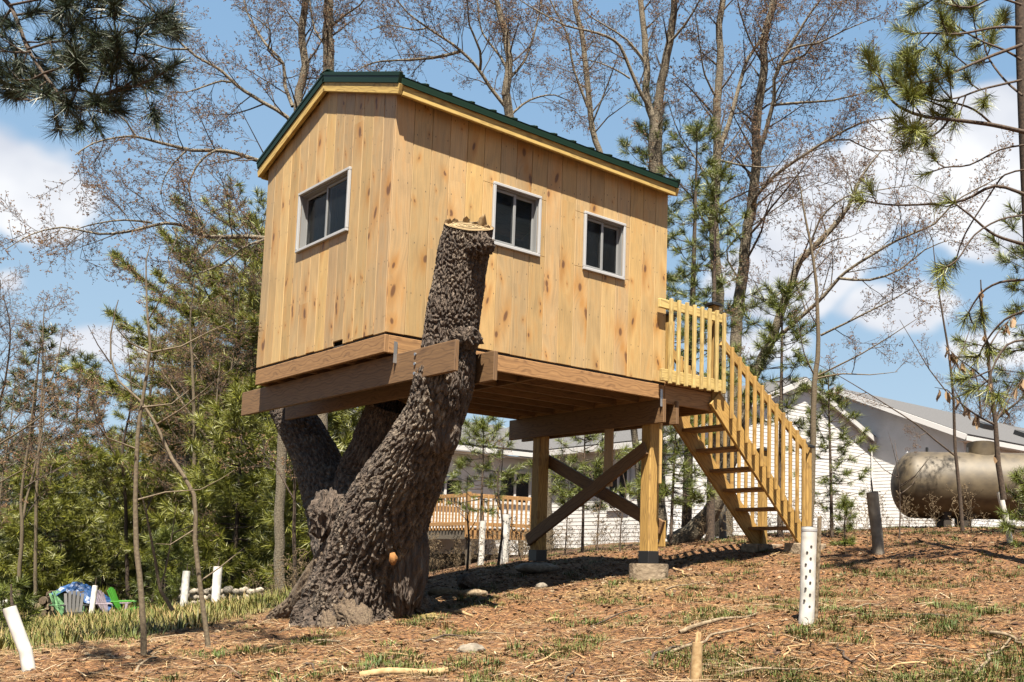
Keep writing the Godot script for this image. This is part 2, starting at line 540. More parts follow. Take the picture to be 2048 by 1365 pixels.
func sky_material() -> PanoramaSkyMaterial:
	var w := 2048
	var h := 1024
	var f := FastNoiseLite.new()
	f.seed = 3
	f.frequency = 3.4
	f.fractal_octaves = 6
	f.fractal_gain = 0.52
	var im := Image.create(w, h, false, Image.FORMAT_RGBF)
	im.fill(Color(0.055, 0.048, 0.04))
	# cumulus banks: direction (azimuth, elevation in degrees), width, height
	var banks := [[-0.644, 19.80, 0.078, 3.87, 1.00], [-0.566, 21.15, 0.101, 2.78, 1.00], [-0.473, 17.94, 0.064, 2.79, 0.85], [-0.684, 15.56, 0.076, 2.43, 0.90], [-0.567, 13.78, 0.068, 1.88, 0.85], [-0.479, 11.43, 0.061, 1.59, 0.75], [-1.367, 16.11, 0.046, 2.48, 1.00], [-1.410, 16.31, 0.053, 2.63, 1.00], [-1.288, 10.09, 0.058, 1.10, 0.80], [-1.377, 12.53, 0.021, 0.92, 0.70], [-0.494, 23.59, 0.051, 1.70, 0.70], [-0.713, 12.00, 0.096, 1.38, 0.70], [-0.342, 17.94, 0.096, 4.30, 1.00], [-0.192, 14.86, 0.093, 2.71, 0.90], [-1.539, 12.53, 0.085, 2.82, 0.95], [1.391, 8.48, 0.167, 3.77, 0.72], [2.087, 28.03, 0.256, 6.83, 0.77], [2.654, 12.64, 0.118, 3.53, 0.76], [4.295, 25.89, 0.257, 7.00, 0.76], [1.701, 21.05, 0.241, 7.27, 0.96], [0.764, 20.54, 0.228, 5.53, 0.75], [2.389, 8.14, 0.286, 7.33, 0.86], [1.661, 27.81, 0.206, 7.41, 0.95], [2.535, 15.93, 0.212, 5.16, 0.75], [1.681, 25.50, 0.090, 3.23, 0.89], [1.578, 18.83, 0.184, 4.71, 1.00], [1.221, 15.91, 0.125, 6.16, 0.78], [1.894, 23.93, 0.151, 5.79, 0.97], [0.824, 7.48, 0.130, 6.83, 0.88], [1.397, 13.95, 0.119, 5.30, 0.71], [3.329, 27.50, 0.290, 6.67, 0.99]]
	for y in h / 2:
		var up := (0.5 - (y + 0.5) / h) * PI
		var el := rad_to_deg(up)
		var t := pow(1.0 - sin(up), 3.0)
		var air := Color(0.049, 0.094, 0.158).lerp(Color(0.139, 0.18, 0.207), clampf(t * 1.02, 0.0, 1.0))
		for x in w:
			var ph := ((x + 0.5) / w - 0.25) * TAU
			var d := Vector3(cos(ph) * cos(up), sin(up), sin(ph) * cos(up))
			var c := air
			if el < 50.0:
				var k := 0.0
				for b in banks:
					var da: float = wrapf(ph - b[0], -PI, PI) * cos(up) / b[2]
					var de: float = (el - b[1]) / b[3]
					var q: float = da * da + de * de
					if q < 6.0:
						k = maxf(k, b[4] * exp(-q))
				if k > 0.04:
					var n := f.get_noise_3d(d.x, d.y * 1.7, d.z)
					var m := smoothstep(0.30, 0.5, k * 0.95 + n * 0.62)
					if m > 0.0:
						var s := f.get_noise_3d(d.x * 1.6 + 5.0, d.y * 2.2 + 0.12, d.z * 1.6)
						var lit := Color(0.16, 0.168, 0.188).lerp(Color(0.237, 0.238, 0.242), clampf(0.6 + s * 1.5, 0.0, 1.0))
						c = c.lerp(lit, m * 0.95)
			im.set_pixel(x, y, c)
	var p := PanoramaSkyMaterial.new()
	p.panorama = ImageTexture.create_from_image(im)
	return p

# ---------------------------------------------------------------- the tree house
const LEN := 3.1028
const WID := 2.44

func timber(parent: Node, called: String, kind: String, a: Vector3, e: Vector3, side: Vector3, w: float, t: float, b := 0.004) -> MeshInstance3D:
	var m := MB.new()
	var k: float = rr(0.8, 1.0)
	m.col = Color(k, k, k)
	m.beam(a, e, side, w, t, b, Vector2(rr(0, 1), rr(0, 1)))
	return put(parent, called, m, M[kind])

func slope(z: float) -> float:
	return 2.378 - 0.341 * absf(z + 1.22)

# one board of a wall, standing from y0 to y1 between c0 and c1 along the wall, with the window openings left out
func board(parent: Node, along_x: bool, face: float, inward: float, c0: float, c1: float, y0: float, y1: float, holes: Array) -> void:
	var m := MB.new()
	var k := rr(0.82, 1.0)
	m.col = Color(k, k * rr(0.97, 1.0), k * rr(0.92, 1.0))
	var col := rng.randi_range(0, 15)
	var vo := rr(0.0, 1.0)
	var rects := [[c0, c1, y0, y1]]
	for h in holes:
		var left := []
		for r in rects:
			if r[1] <= h[0] or r[0] >= h[1] or r[3] <= h[2] or r[2] >= h[3]:
				left.append(r)
				continue
			if r[2] < h[2]:
				left.append([r[0], r[1], r[2], h[2]])
			if r[3] > h[3]:
				left.append([r[0], r[1], h[3], r[3]])
			if r[0] < h[0]:
				left.append([r[0], h[0], h[2], h[3]])
			if r[1] > h[1]:
				left.append([h[1], r[1], h[2], h[3]])
		rects = left
	var th := 0.02 + rr(-0.0012, 0.0012)
	var apart: bool = rects.size() == 2 and rects[0][1] - rects[0][0] > c1 - c0 - 0.004 and rects[1][1] - rects[1][0] > c1 - c0 - 0.004
	for r in rects:
		if r[1] - r[0] < 0.004 or r[3] - r[2] < 0.004:
			continue
		var uo := Vector2((col + 0.03 + 0.94 * (r[0] - c0) / 0.176) / 16.0, vo + (r[2] - y0) * 0.5)
		var us := Vector2(0.94 / 16.0 / 0.176, 0.5)
		var f0 := face + (th - 0.02) * (-signf(inward))
		var lo := Vector3(r[0], r[2], minf(f0, face + inward)) if along_x else Vector3(minf(f0, face + inward), r[2], r[0])
		var hi := Vector3(r[1], r[3], maxf(f0, face + inward)) if along_x else Vector3(maxf(f0, face + inward), r[3], r[1])
		m.slab(lo, hi, 0.0035, 1, uo, us)
		if apart:
			put(parent, "board", m, M.board)
			m = MB.new()
			m.col = Color(k, k, k)
	if not apart:
		put(parent, "board", m, M.board)

# a sliding window; o is its lower corner on the wall, a runs along the wall, n points out
func window(parent: Node, o: Vector3, a: Vector3, n: Vector3, w: float, h: float) -> void:
	var win := holder(parent, "window")
	var up := Vector3.UP
	var f := MB.new()
	var fw := 0.027
	for s in [[Vector3.ZERO, a * w], [up * (h - fw), a * w]]:
		f.box(o + s[0] + a * (w * 0.5) + up * (fw * 0.5) + n * 0.002, a * (w * 0.5), up * (fw * 0.5), n * 0.014, 0.004)
	for s in [0.0, w - fw]:
		f.box(o + a * (s + fw * 0.5) + up * (h * 0.5) + n * 0.0015, a * (fw * 0.5), up * (h * 0.5 - fw), n * 0.013, 0.004)
	put(win, "frame", f, M.white)
	var j := MB.new()
	var d := 0.085
	for s in [[0.0, 0.5, 0.006, h * 0.5 - fw], [w - 2.0 * fw, 0.5, 0.006, h * 0.5 - fw]]:
		j.box(o + a * (fw + s[0] + (0.006 if s[0] == 0.0 else -0.006)) + up * (h * 0.5) - n * (d * 0.5 + 0.013), a * 0.006, up * (h * 0.5 - fw), n * (d * 0.5), 0.0)
	for s in [fw + 0.006, h - fw - 0.006]:
		j.box(o + a * (w * 0.5) + up * s - n * (d * 0.5 + 0.013), a * (w * 0.5 - fw - 0.012), up * 0.006, n * (d * 0.5), 0.0)
	put(win, "jamb", j, M.grey_vinyl)
	var half := w * 0.5 - fw - 0.012
	for k in 2:
		var back := 0.042 + 0.024 * k
		var c := o + a * (w * 0.5 + (half * 0.5) * (-1 if k == 0 else 1)) + up * (h * 0.5) - n * back
		var hw := half * 0.5 + 0.01
		var hh := h * 0.5 - fw - 0.013
		var sash := MB.new()
		for s in [-1.0, 1.0]:
			sash.box(c + a * (s * (hw - 0.014)), a * 0.014, up * hh, n * 0.010, 0.003)
			sash.box(c + up * (s * (hh - 0.012)), a * (hw - 0.028), up * 0.012, n * 0.009, 0.003)
		var sh := put(win, "sash", sash, M.grey_vinyl)
		var g := MB.new()
		g.box(c, a * (hw - 0.028), up * (hh - 0.024), n * 0.002, 0.0)
		put(win, "pane", g, M.glass)

func make_tree_house() -> void:
	var t := thing("tree_house", "new pine board tree house with a green metal roof, held up on beams and stilts", "tree house")
	var holes_long := [[0.9578 + 0.02, 0.9578 + 0.5229 - 0.02, 0.9395 + 0.02, 0.9395 + 0.5641 - 0.02], [1.9897 + 0.02, 1.9897 + 0.5229 - 0.02, 0.9395 + 0.02, 0.9395 + 0.5641 - 0.02]]
	var holes_gable := [[-1.6789 + 0.02, -0.7053 - 0.02, 0.9809 + 0.02, 0.9809 + 0.5669 - 0.02]]
	# walls, board by board
	var wl := holder(t, "long_wall")
	for i in 18:
		var c0 := LEN * i / 18.0
		board(wl, true, 0.0, -0.02, c0 + 0.0012, c0 + LEN / 18.0 - 0.0012, 0.008 + rr(-0.003, 0.003), 1.99, holes_long)
	var wg := holder(t, "gable_wall")
	for i in 14:
		var c0 := -0.021 - (WID - 0.021) * i / 14.0
		var c1 := c0 - (WID - 0.021) / 14.0
		var y0 := 0.008 + rr(-0.004, 0.004) + (0.035 if i == 4 else 0.0)
		board(wg, false, 0.0, 0.02, c1 + 0.0012, c0 - 0.0012, y0, minf(slope(c0), slope(c1)) + 0.075, holes_gable)
	var wb := holder(t, "back_wall")
	for i in 18:
		var c0 := 0.021 + (LEN - 0.042) * i / 18.0
		board(wb, true, -WID, 0.02, c0 + 0.0012, c0 + (LEN - 0.042) / 18.0 - 0.0012, 0.008, 1.99, [])
	var we := holder(t, "end_wall")
	for i in 14:
		var c0 := -0.021 - (WID - 0.021) * i / 14.0
		var c1 := c0 - (WID - 0.021) / 14.0
		board(we, false, LEN, -0.02, c1 + 0.0012, c0 - 0.0012, 0.008, minf(slope(c0), slope(c1)) + 0.075, [[-0.75, -0.05, -1.0, 1.75]] if i < 5 else [])
	var door := MB.new()
	door.col = Color(0.9, 0.9, 0.9)
	door.slab(Vector3(LEN - 0.035, 0.012, -0.745), Vector3(LEN - 0.005, 1.745, -0.055), 0.004, 1, Vector2(0.3, 0.2), Vector2(0.33, 0.5))
	put(t, "door", door, M.board)
	for i in 2:
		window(t, Vector3([0.9578, 1.9897][i], 0.9395, 0.012), Vector3.RIGHT, Vector3.BACK, 0.5229, 0.5641)
	window(t, Vector3(-0.012, 0.9809, -0.7053), Vector3.FORWARD, Vector3.LEFT, 0.9736, 0.5669)
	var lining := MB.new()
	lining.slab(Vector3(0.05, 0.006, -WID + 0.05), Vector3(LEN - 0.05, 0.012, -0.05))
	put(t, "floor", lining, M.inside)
	# floor frame
	var fl := holder(t, "floor_frame")
	var sub_edge := MB.new()
	sub_edge.slab(Vector3(0.012, -0.012, -WID + 0.012), Vector3(LEN - 0.012, 0.0055, -0.012))
	put(fl, "subfloor", sub_edge, M.dark)
	var ym := -0.0845
	timber(fl, "rim_board", "timber", Vector3(0.036, ym, -0.021), Vector3(LEN - 0.004, ym, -0.021), Vector3.UP, 0.144, 0.036)
	timber(fl, "rim_board", "timber", Vector3(0.036, ym, -WID + 0.021), Vector3(LEN - 0.004, ym, -WID + 0.021), Vector3.UP, 0.144, 0.036)
	timber(fl, "rim_board", "timber", Vector3(0.0175, ym, -0.003), Vector3(0.0175, ym, -WID + 0.003), Vector3.UP, 0.144, 0.036)
	timber(fl, "rim_board", "timber", Vector3(LEN - 0.022, ym, -0.042), Vector3(LEN - 0.022, ym, -WID + 0.042), Vector3.UP, 0.144, 0.036)
	for i in range(1, 7):
		var z := -WID * i / 7.0
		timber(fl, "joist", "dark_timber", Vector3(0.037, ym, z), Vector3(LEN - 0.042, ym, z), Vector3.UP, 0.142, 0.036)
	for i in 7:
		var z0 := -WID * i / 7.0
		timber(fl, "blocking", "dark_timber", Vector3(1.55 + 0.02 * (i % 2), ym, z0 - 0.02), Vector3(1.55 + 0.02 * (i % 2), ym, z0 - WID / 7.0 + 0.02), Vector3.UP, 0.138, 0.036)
	# roof
	var ro := holder(t, "roof")
	var x0 := -0.0572
	var x1 := LEN + 0.02
	var run := 1.348
	for s in [1.0, -1.0]:
		var zi := -1.22
		var zo: float = zi + s * run
		var along := Vector3(0, -0.341, s).normalized()
		var nor := Vector3(0, 1.0, s * 0.341).normalized()
		var half := run * sqrt(1.0 + 0.341 * 0.341) * 0.5
		var mid := Vector3((x0 + x1) * 0.5, 2.378 - 0.341 * run * 0.5, zi + s * run * 0.5)
		var deck := MB.new()
		deck.col = Color(0.9, 0.9, 0.9)
		deck.box(mid + Vector3(0, 0.092, 0) , Vector3((x1 - x0) * 0.5 - 0.006, 0, 0), nor * 0.008, along * (half - 0.006), 0.0, 0)
		put(ro, "roof_deck", deck, M.timber)
		var sheet := MB.new()
		sheet.box(mid + Vector3(0, 0.150, 0), Vector3((x1 - x0) * 0.5 + 0.014, 0, 0), nor * 0.003, along * (half + 0.012), 0.0, 0)
		put(ro, "metal_sheet", sheet, M.green)
		for k in 15:
			var rib := MB.new()
			rib.box(mid + Vector3(-(x1 - x0) * 0.5 + 0.03 + k * 0.2225, 0.160, 0), Vector3(0.016, 0, 0), nor * 0.009, along * (half + 0.014), 0.006, 2)
			put(ro, "rib", rib, M.green)
		# boards and trim along the gables and the eave
		for e in [[x0, 1.0], [x1, -1.0]]:
			var xa: float = e[0] + e[1] * 0.018
			timber(ro, "fascia_board", "fascia", Vector3(xa, 2.378 + 0.0425, zi + s * 0.001), Vector3(xa, slope(zo) + 0.0425, zo), Vector3.UP, 0.081, 0.034, 0.002)
			var trim := MB.new()
			trim.beam(Vector3(e[0] + e[1] * 0.006, 2.378 + 0.132, zi - s * 0.006), Vector3(e[0] + e[1] * 0.006, slope(zo) + 0.132, zo + s * 0.008), Vector3.UP, 0.092, 0.03, 0.003)
			put(ro, "gable_trim", trim, M.green)
		timber(ro, "fascia_board", "fascia", Vector3(x0 + 0.04, slope(zo) + 0.043, zo - s * 0.017), Vector3(x1 - 0.04, slope(zo) + 0.043, zo - s * 0.017), Vector3.UP, 0.084, 0.032, 0.002)
		var drip := MB.new()
		drip.slab(Vector3(x0 + 0.02, slope(zo) + 0.083, zo - 0.006), Vector3(x1 - 0.02, slope(zo) + 0.142, zo + 0.008), 0.002)
		drip.slab(Vector3(x0 + 0.02, slope(zo) + 0.078, zo + (0.0081 if s > 0 else -0.0181)), Vector3(x1 - 0.02, slope(zo) + 0.088, zo + (0.0181 if s > 0 else -0.0081)), 0.002)
		put(ro, "drip_edge", drip, M.green)
	var ridge := MB.new()
	ridge.box(Vector3((x0 + x1) * 0.5, 2.378 + 0.178, -1.22), Vector3((x1 - x0) * 0.5 + 0.01, 0, 0), Vector3(0, 0.006, 0), Vector3(0, 0, 0.07), 0.004)
	put(ro, "ridge_cap", ridge, M.green)
	# beams, posts and braces
	var sp := holder(t, "support_frame")
	var yb := -0.2755
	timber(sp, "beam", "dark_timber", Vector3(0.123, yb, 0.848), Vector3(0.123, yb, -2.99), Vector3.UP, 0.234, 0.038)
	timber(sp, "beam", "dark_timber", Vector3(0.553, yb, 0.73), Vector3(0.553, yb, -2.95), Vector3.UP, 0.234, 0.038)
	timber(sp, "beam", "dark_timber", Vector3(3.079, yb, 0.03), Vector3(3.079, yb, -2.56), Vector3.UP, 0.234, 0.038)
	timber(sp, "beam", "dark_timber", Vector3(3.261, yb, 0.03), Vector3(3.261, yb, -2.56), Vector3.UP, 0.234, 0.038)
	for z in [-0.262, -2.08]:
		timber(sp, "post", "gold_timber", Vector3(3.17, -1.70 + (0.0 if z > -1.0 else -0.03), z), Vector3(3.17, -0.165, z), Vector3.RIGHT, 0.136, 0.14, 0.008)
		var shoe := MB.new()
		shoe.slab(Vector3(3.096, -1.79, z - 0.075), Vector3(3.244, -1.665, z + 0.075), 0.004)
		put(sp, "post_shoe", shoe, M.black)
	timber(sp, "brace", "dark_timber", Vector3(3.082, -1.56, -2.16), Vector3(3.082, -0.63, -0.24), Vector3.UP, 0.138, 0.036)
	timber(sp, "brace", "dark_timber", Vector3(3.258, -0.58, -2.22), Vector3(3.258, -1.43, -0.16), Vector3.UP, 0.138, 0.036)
	timber(sp, "brace_block", "gold_timber", Vector3(3.282, -1.62, -0.19), Vector3(3.282, -1.36, -0.19), Vector3.RIGHT, 0.012, 0.1)
	for w in [[0.1, 0.012], [3.056, 0.012]]:
		var tie := MB.new()
		tie.beam(Vector3(w[0] - 0.004, -0.06, 0.004), Vector3(w[0] - 0.012, -0.235, 0.016), Vector3.RIGHT, 0.03, 0.003, 0.0)
		put(sp, "hurricane_tie", tie, M.galv)
	for y in [-0.2, -0.275, -0.35]:
		var bolt := MB.new()
		bolt.tube(PackedVector3Array([Vector3(0.107, y, 0.30), Vector3(0.094, y, 0.30)]), PackedFloat32Array([0.013, 0.013]), 6, true)
		put(sp, "bolt", bolt, M.galv)
	# landing
	var la := holder(t, "landing")
	timber(la, "landing_rim", "timber", Vector3(LEN + 0.004, -0.099, -0.023), Vector3(3.93, -0.099, -0.023), Vector3.UP, 0.186, 0.036)
	timber(la, "landing_rim", "timber", Vector3(3.912, -0.099, -0.043), Vector3(3.912, -0.099, -0.70), Vector3.UP, 0.184, 0.036)
	timber(la, "landing_rim", "timber", Vector3(LEN + 0.19, -0.099, -0.72), Vector3(3.93, -0.099, -0.72), Vector3.UP, 0.186, 0.036)
	for i in 6:
		timber(la, "deck_board", "timber", Vector3(LEN + 0.075 + 0.137 * i, 0.014, 0.008), Vector3(LEN + 0.075 + 0.137 * i, 0.014, -0.74), Vector3.RIGHT, 0.131, 0.026)
	# railing of the landing
	var ra := holder(t, "railing")
	timber(ra, "rail", "pale_timber", Vector3(2.935, 0.792, 0.064), Vector3(3.90, 0.792, 0.064), Vector3.UP, 0.09, 0.036)
	timber(ra, "rail", "pale_timber", Vector3(2.975, 0.072, 0.064), Vector3(3.925, 0.072, 0.064), Vector3.UP, 0.12, 0.036)
	for i in 8:
		var x := 3.075 + 0.113 * i
		timber(ra, "picket", "pale_timber", Vector3(x, -0.012, 0.1), Vector3(x, 0.852 + rr(-0.006, 0.006), 0.1), Vector3.RIGHT, 0.035, 0.034)
	for z in [-0.025, -0.69]:
		timber(ra, "post", "gold_timber", Vector3(3.83, -0.19, z), Vector3(3.83, 0.94, z), Vector3.RIGHT, 0.086, 0.088)
		put(ra, "post_cap", cap_mesh(0.07), M.black, Vector3(3.83, 0.94, z))
	# stairs
	var stc := holder(t, "staircase")
	for z in [0.028, -0.66]:
		timber(stc, "stringer", "gold_timber", Vector3(3.80, -0.055, z), Vector3(5.36, -1.535, z), Vector3.UP, 0.205, 0.038)
	for i in 6:
		var x := 4.03 + 0.2255 * i
		var y := -0.325 - 0.209 * i
		timber(stc, "tread", "timber", Vector3(x + 0.09, y, 0.006), Vector3(x + 0.09, y, -0.64), Vector3.RIGHT, 0.235, 0.036)
	for z in [0.062, -0.70]:
		timber(stc, "hand_rail", "gold_timber", Vector3(3.87, 0.545, z), Vector3(5.35, -0.49, z), Vector3.UP, 0.092, 0.036)
		for i in 11:
			var x := 4.0 + 0.1235 * i
			var ty := 0.595 - 0.7 * (x - 3.87)
			var by := -0.075 - 0.949 * (x - 3.8)
			timber(stc, "picket", "gold_timber", Vector3(x, by, z + 0.036), Vector3(x, ty, z + 0.036), Vector3.RIGHT, 0.035, 0.034)
	for z in [0.012, -0.645]:
		timber(stc, "newel_post", "gold_timber", Vector3(5.395, -1.56, z), Vector3(5.395, -0.44, z), Vector3.RIGHT, 0.088, 0.09, 0.006)
		put(stc, "post_cap", cap_mesh(0.07), M.black, Vector3(5.395, -0.44, z))

func cap_mesh(r: float) -> MB:
	var m := MB.new()
	m.slab(Vector3(-r, -0.004, -r), Vector3(r, 0.022, r), 0.004)
	var q := [Vector3(-r, 0.0225, -r), Vector3(r, 0.0225, -r), Vector3(r, 0.0225, r), Vector3(-r, 0.0225, r)]
	for i in 4:
		var a: Vector3 = q[i]
		var b: Vector3 = q[(i + 1) % 4]
		m.tri(a, b, Vector3(0, 0.055, 0), ((a + b) * 0.5 + Vector3(0, 0.12, 0)).normalized())
	return m

# ---------------------------------------------------------------- the sawn-off oak under the house
var bark_noise := FastNoiseLite.new()
var knob_noise := FastNoiseLite.new()

func smooth(p: PackedVector3Array, r: PackedFloat32Array, step: float) -> Array:
	var o := PackedVector3Array()
	var q := PackedFloat32Array()
	for i in p.size() - 1:
		var a := p[maxi(i - 1, 0)]
		var b := p[i]
		var c := p[i + 1]
		var d := p[mini(i + 2, p.size() - 1)]
		var m := maxi(1, int(ceil(b.distance_to(c) / step)))
		for k in m:
			var t := float(k) / m
			o.append(b.cubic_interpolate(c, a, d, t))
			q.append(lerpf(r[i], r[i + 1], t))
	o.append(p[p.size() - 1])
	q.append(r[r.size() - 1])
	return [o, q]

# a limb with furrowed bark: deep is the depth of the furrows at its foot and at its end, flare widens the foot into buttresses
func limb(m: MB, p: PackedVector3Array, r: PackedFloat32Array, deep0: float, deep1: float, flare := 0.0, cell := 0.0135, cut_at := Vector3.ZERO, cut_n := Vector3.ZERO) -> void:
	var sm := smooth(p, r, cell)
	var pts: PackedVector3Array = sm[0]
	var rad: PackedFloat32Array = sm[1]
	var big := 0.0
	for x in rad:
		big = maxf(big, x)
	var sides := clampi(int(TAU * big * 0.8 / cell), 16, 200)
	var rings := pts.size()
	var t := (pts[1] - pts[0]).normalized()
	var ax := t.cross(Vector3(0.2, 0.1, 0.97)).normalized()
	var k0 := m.v.size()
	var run := 0.0
	var sd := float(k0 % 977)
	for i in rings:
		if i > 0:
			run += pts[i].distance_to(pts[i - 1])
			t = (pts[mini(i + 1, rings - 1)] - pts[i - 1]).normalized()
			ax = (ax - t * ax.dot(t)).normalized()
		var ay := t.cross(ax)
		var f := float(i) / (rings - 1)
		var deep := lerpf(deep0, deep1, f)
		for jj in sides + 1:
			var j := jj
			var a := TAU * j / sides
			var d := ax * cos(a) + ay * sin(a)
			var c := Vector3(cos(a) * rad[i], run, sin(a) * rad[i])
			var twist := knob_noise.get_noise_3d(c.x * 3.0 + sd, c.y * 2.0, c.z * 3.0)
			var fr := lerpf(14.0, 27.0, f * f)
			var n := smoothstep(0.0, 0.3, absf(bark_noise.get_noise_3d(c.x * fr + twist * 0.6 + sd, c.y * lerpf(1.5, 11.0, f * f * f) + twist * 0.2, c.z * fr)))
			var n2 := bark_noise.get_noise_3d(c.x * 52.0 + sd, c.y * 24.0, c.z * 52.0)
			var lump := knob_noise.get_noise_3d(c.x * 1.6 + sd, c.y * 1.5, c.z * 1.6 + 7.0)
			var b := flare * pow(maxf(0.0, 1.0 - f * 2.4), 2.0) * (0.55 + 0.7 * sin(a * 5.0 + 1.0 + twist * 2.0))
			m.v.append(pts[i] + d * (rad[i] * (1.0 + 0.07 * lump + b) + deep * (n * 1.0 - 0.7 + n2 * 0.26)))
			if cut_n != Vector3.ZERO:
				var w := m.v[m.v.size() - 1]
				var over := (w - cut_at).dot(cut_n)
				if over > 0.0 and w.y > 0.3:
					m.v[m.v.size() - 1] = w - t * (over / t.dot(cut_n))
			m.n.append(d)
			m.u.append(Vector2(4.0 * j / sides, run * 0.75))
			# grey weathered patches and lichen
			var grey := smoothstep(0.05, 0.5, knob_noise.get_noise_3d(c.x * 2.2 + sd + 50.0, c.y * 2.6, c.z * 2.2) + 0.25 * n2)
			m.c.append(Color(0.53, 0.5, 0.48).lerp(Color(0.95, 0.98, 0.95), grey * 0.8))
	for i in rings:
		for j in sides + 1:
			var k := k0 + i * (sides + 1)
			var pj := m.v[k + (j + 1) % sides] - m.v[k + (j + sides - 1) % sides]
			var pi := m.v[k0 + mini(i + 1, rings - 1) * (sides + 1) + j % sides] - m.v[k0 + maxi(i - 1, 0) * (sides + 1) + j % sides]
			m.n[k + j] = pj.cross(pi).normalized() * (1.0 if pj.cross(pi).dot(m.n[k + j]) > 0.0 else -1.0)
			if i < rings - 1 and j < sides:
				var a := k + j
				var b := a + 1
				var w := sides + 1
				m.ix.append_array(PackedInt32Array([a, a + w, b, b, a + w, b + w]))

func blob(m: MB, o: Vector3, s: Vector3, rough: float, freq: float, seg := 40) -> void:
	var k0 := m.v.size()
	for i in seg / 2 + 1:
		var th := PI * i / (seg / 2)
		for j in seg:
			var a := TAU * j / seg
			var d := Vector3(sin(th) * cos(a), cos(th), sin(th) * sin(a))
			var n := knob_noise.get_noise_3d(d.x * freq + o.x * 9.0, d.y * freq + o.y * 7.0, d.z * freq + o.z * 5.0)
			var n2 := bark_noise.get_noise_3d(d.x * freq * 3.0 + o.x * 9.0, d.y * freq * 2.0, d.z * freq * 3.0)
			m.v.append(o + d * s * (1.0 + rough * (n + n2 * 0.45)))
			m.n.append(d)
			m.u.append(Vector2(2.0 * j / seg, 0.8 * i / seg))
			m.c.append(Color(0.55, 0.52, 0.5))
	for i in seg / 2:
		for j in seg:
			var a := k0 + i * seg + j
			var b := k0 + i * seg + (j + 1) % seg
			m.ix.append_array(PackedInt32Array([a, a + seg, b, b, a + seg, b + seg]))
	for i in seg / 2 + 1:
		for j in seg:
			var k := k0 + i * seg
			var e := m.v[k + (j + 1) % seg] - m.v[k + (j + seg - 1) % seg]
			var f := m.v[k0 + mini(i + 1, seg / 2) * seg + j] - m.v[k0 + maxi(i - 1, 0) * seg + j]
			var nn := e.cross(f)
			if nn.length() > 1e-7:
				nn = nn.normalized()
				m.n[k + j] = nn if nn.dot(m.n[k + j]) > 0.0 else -nn

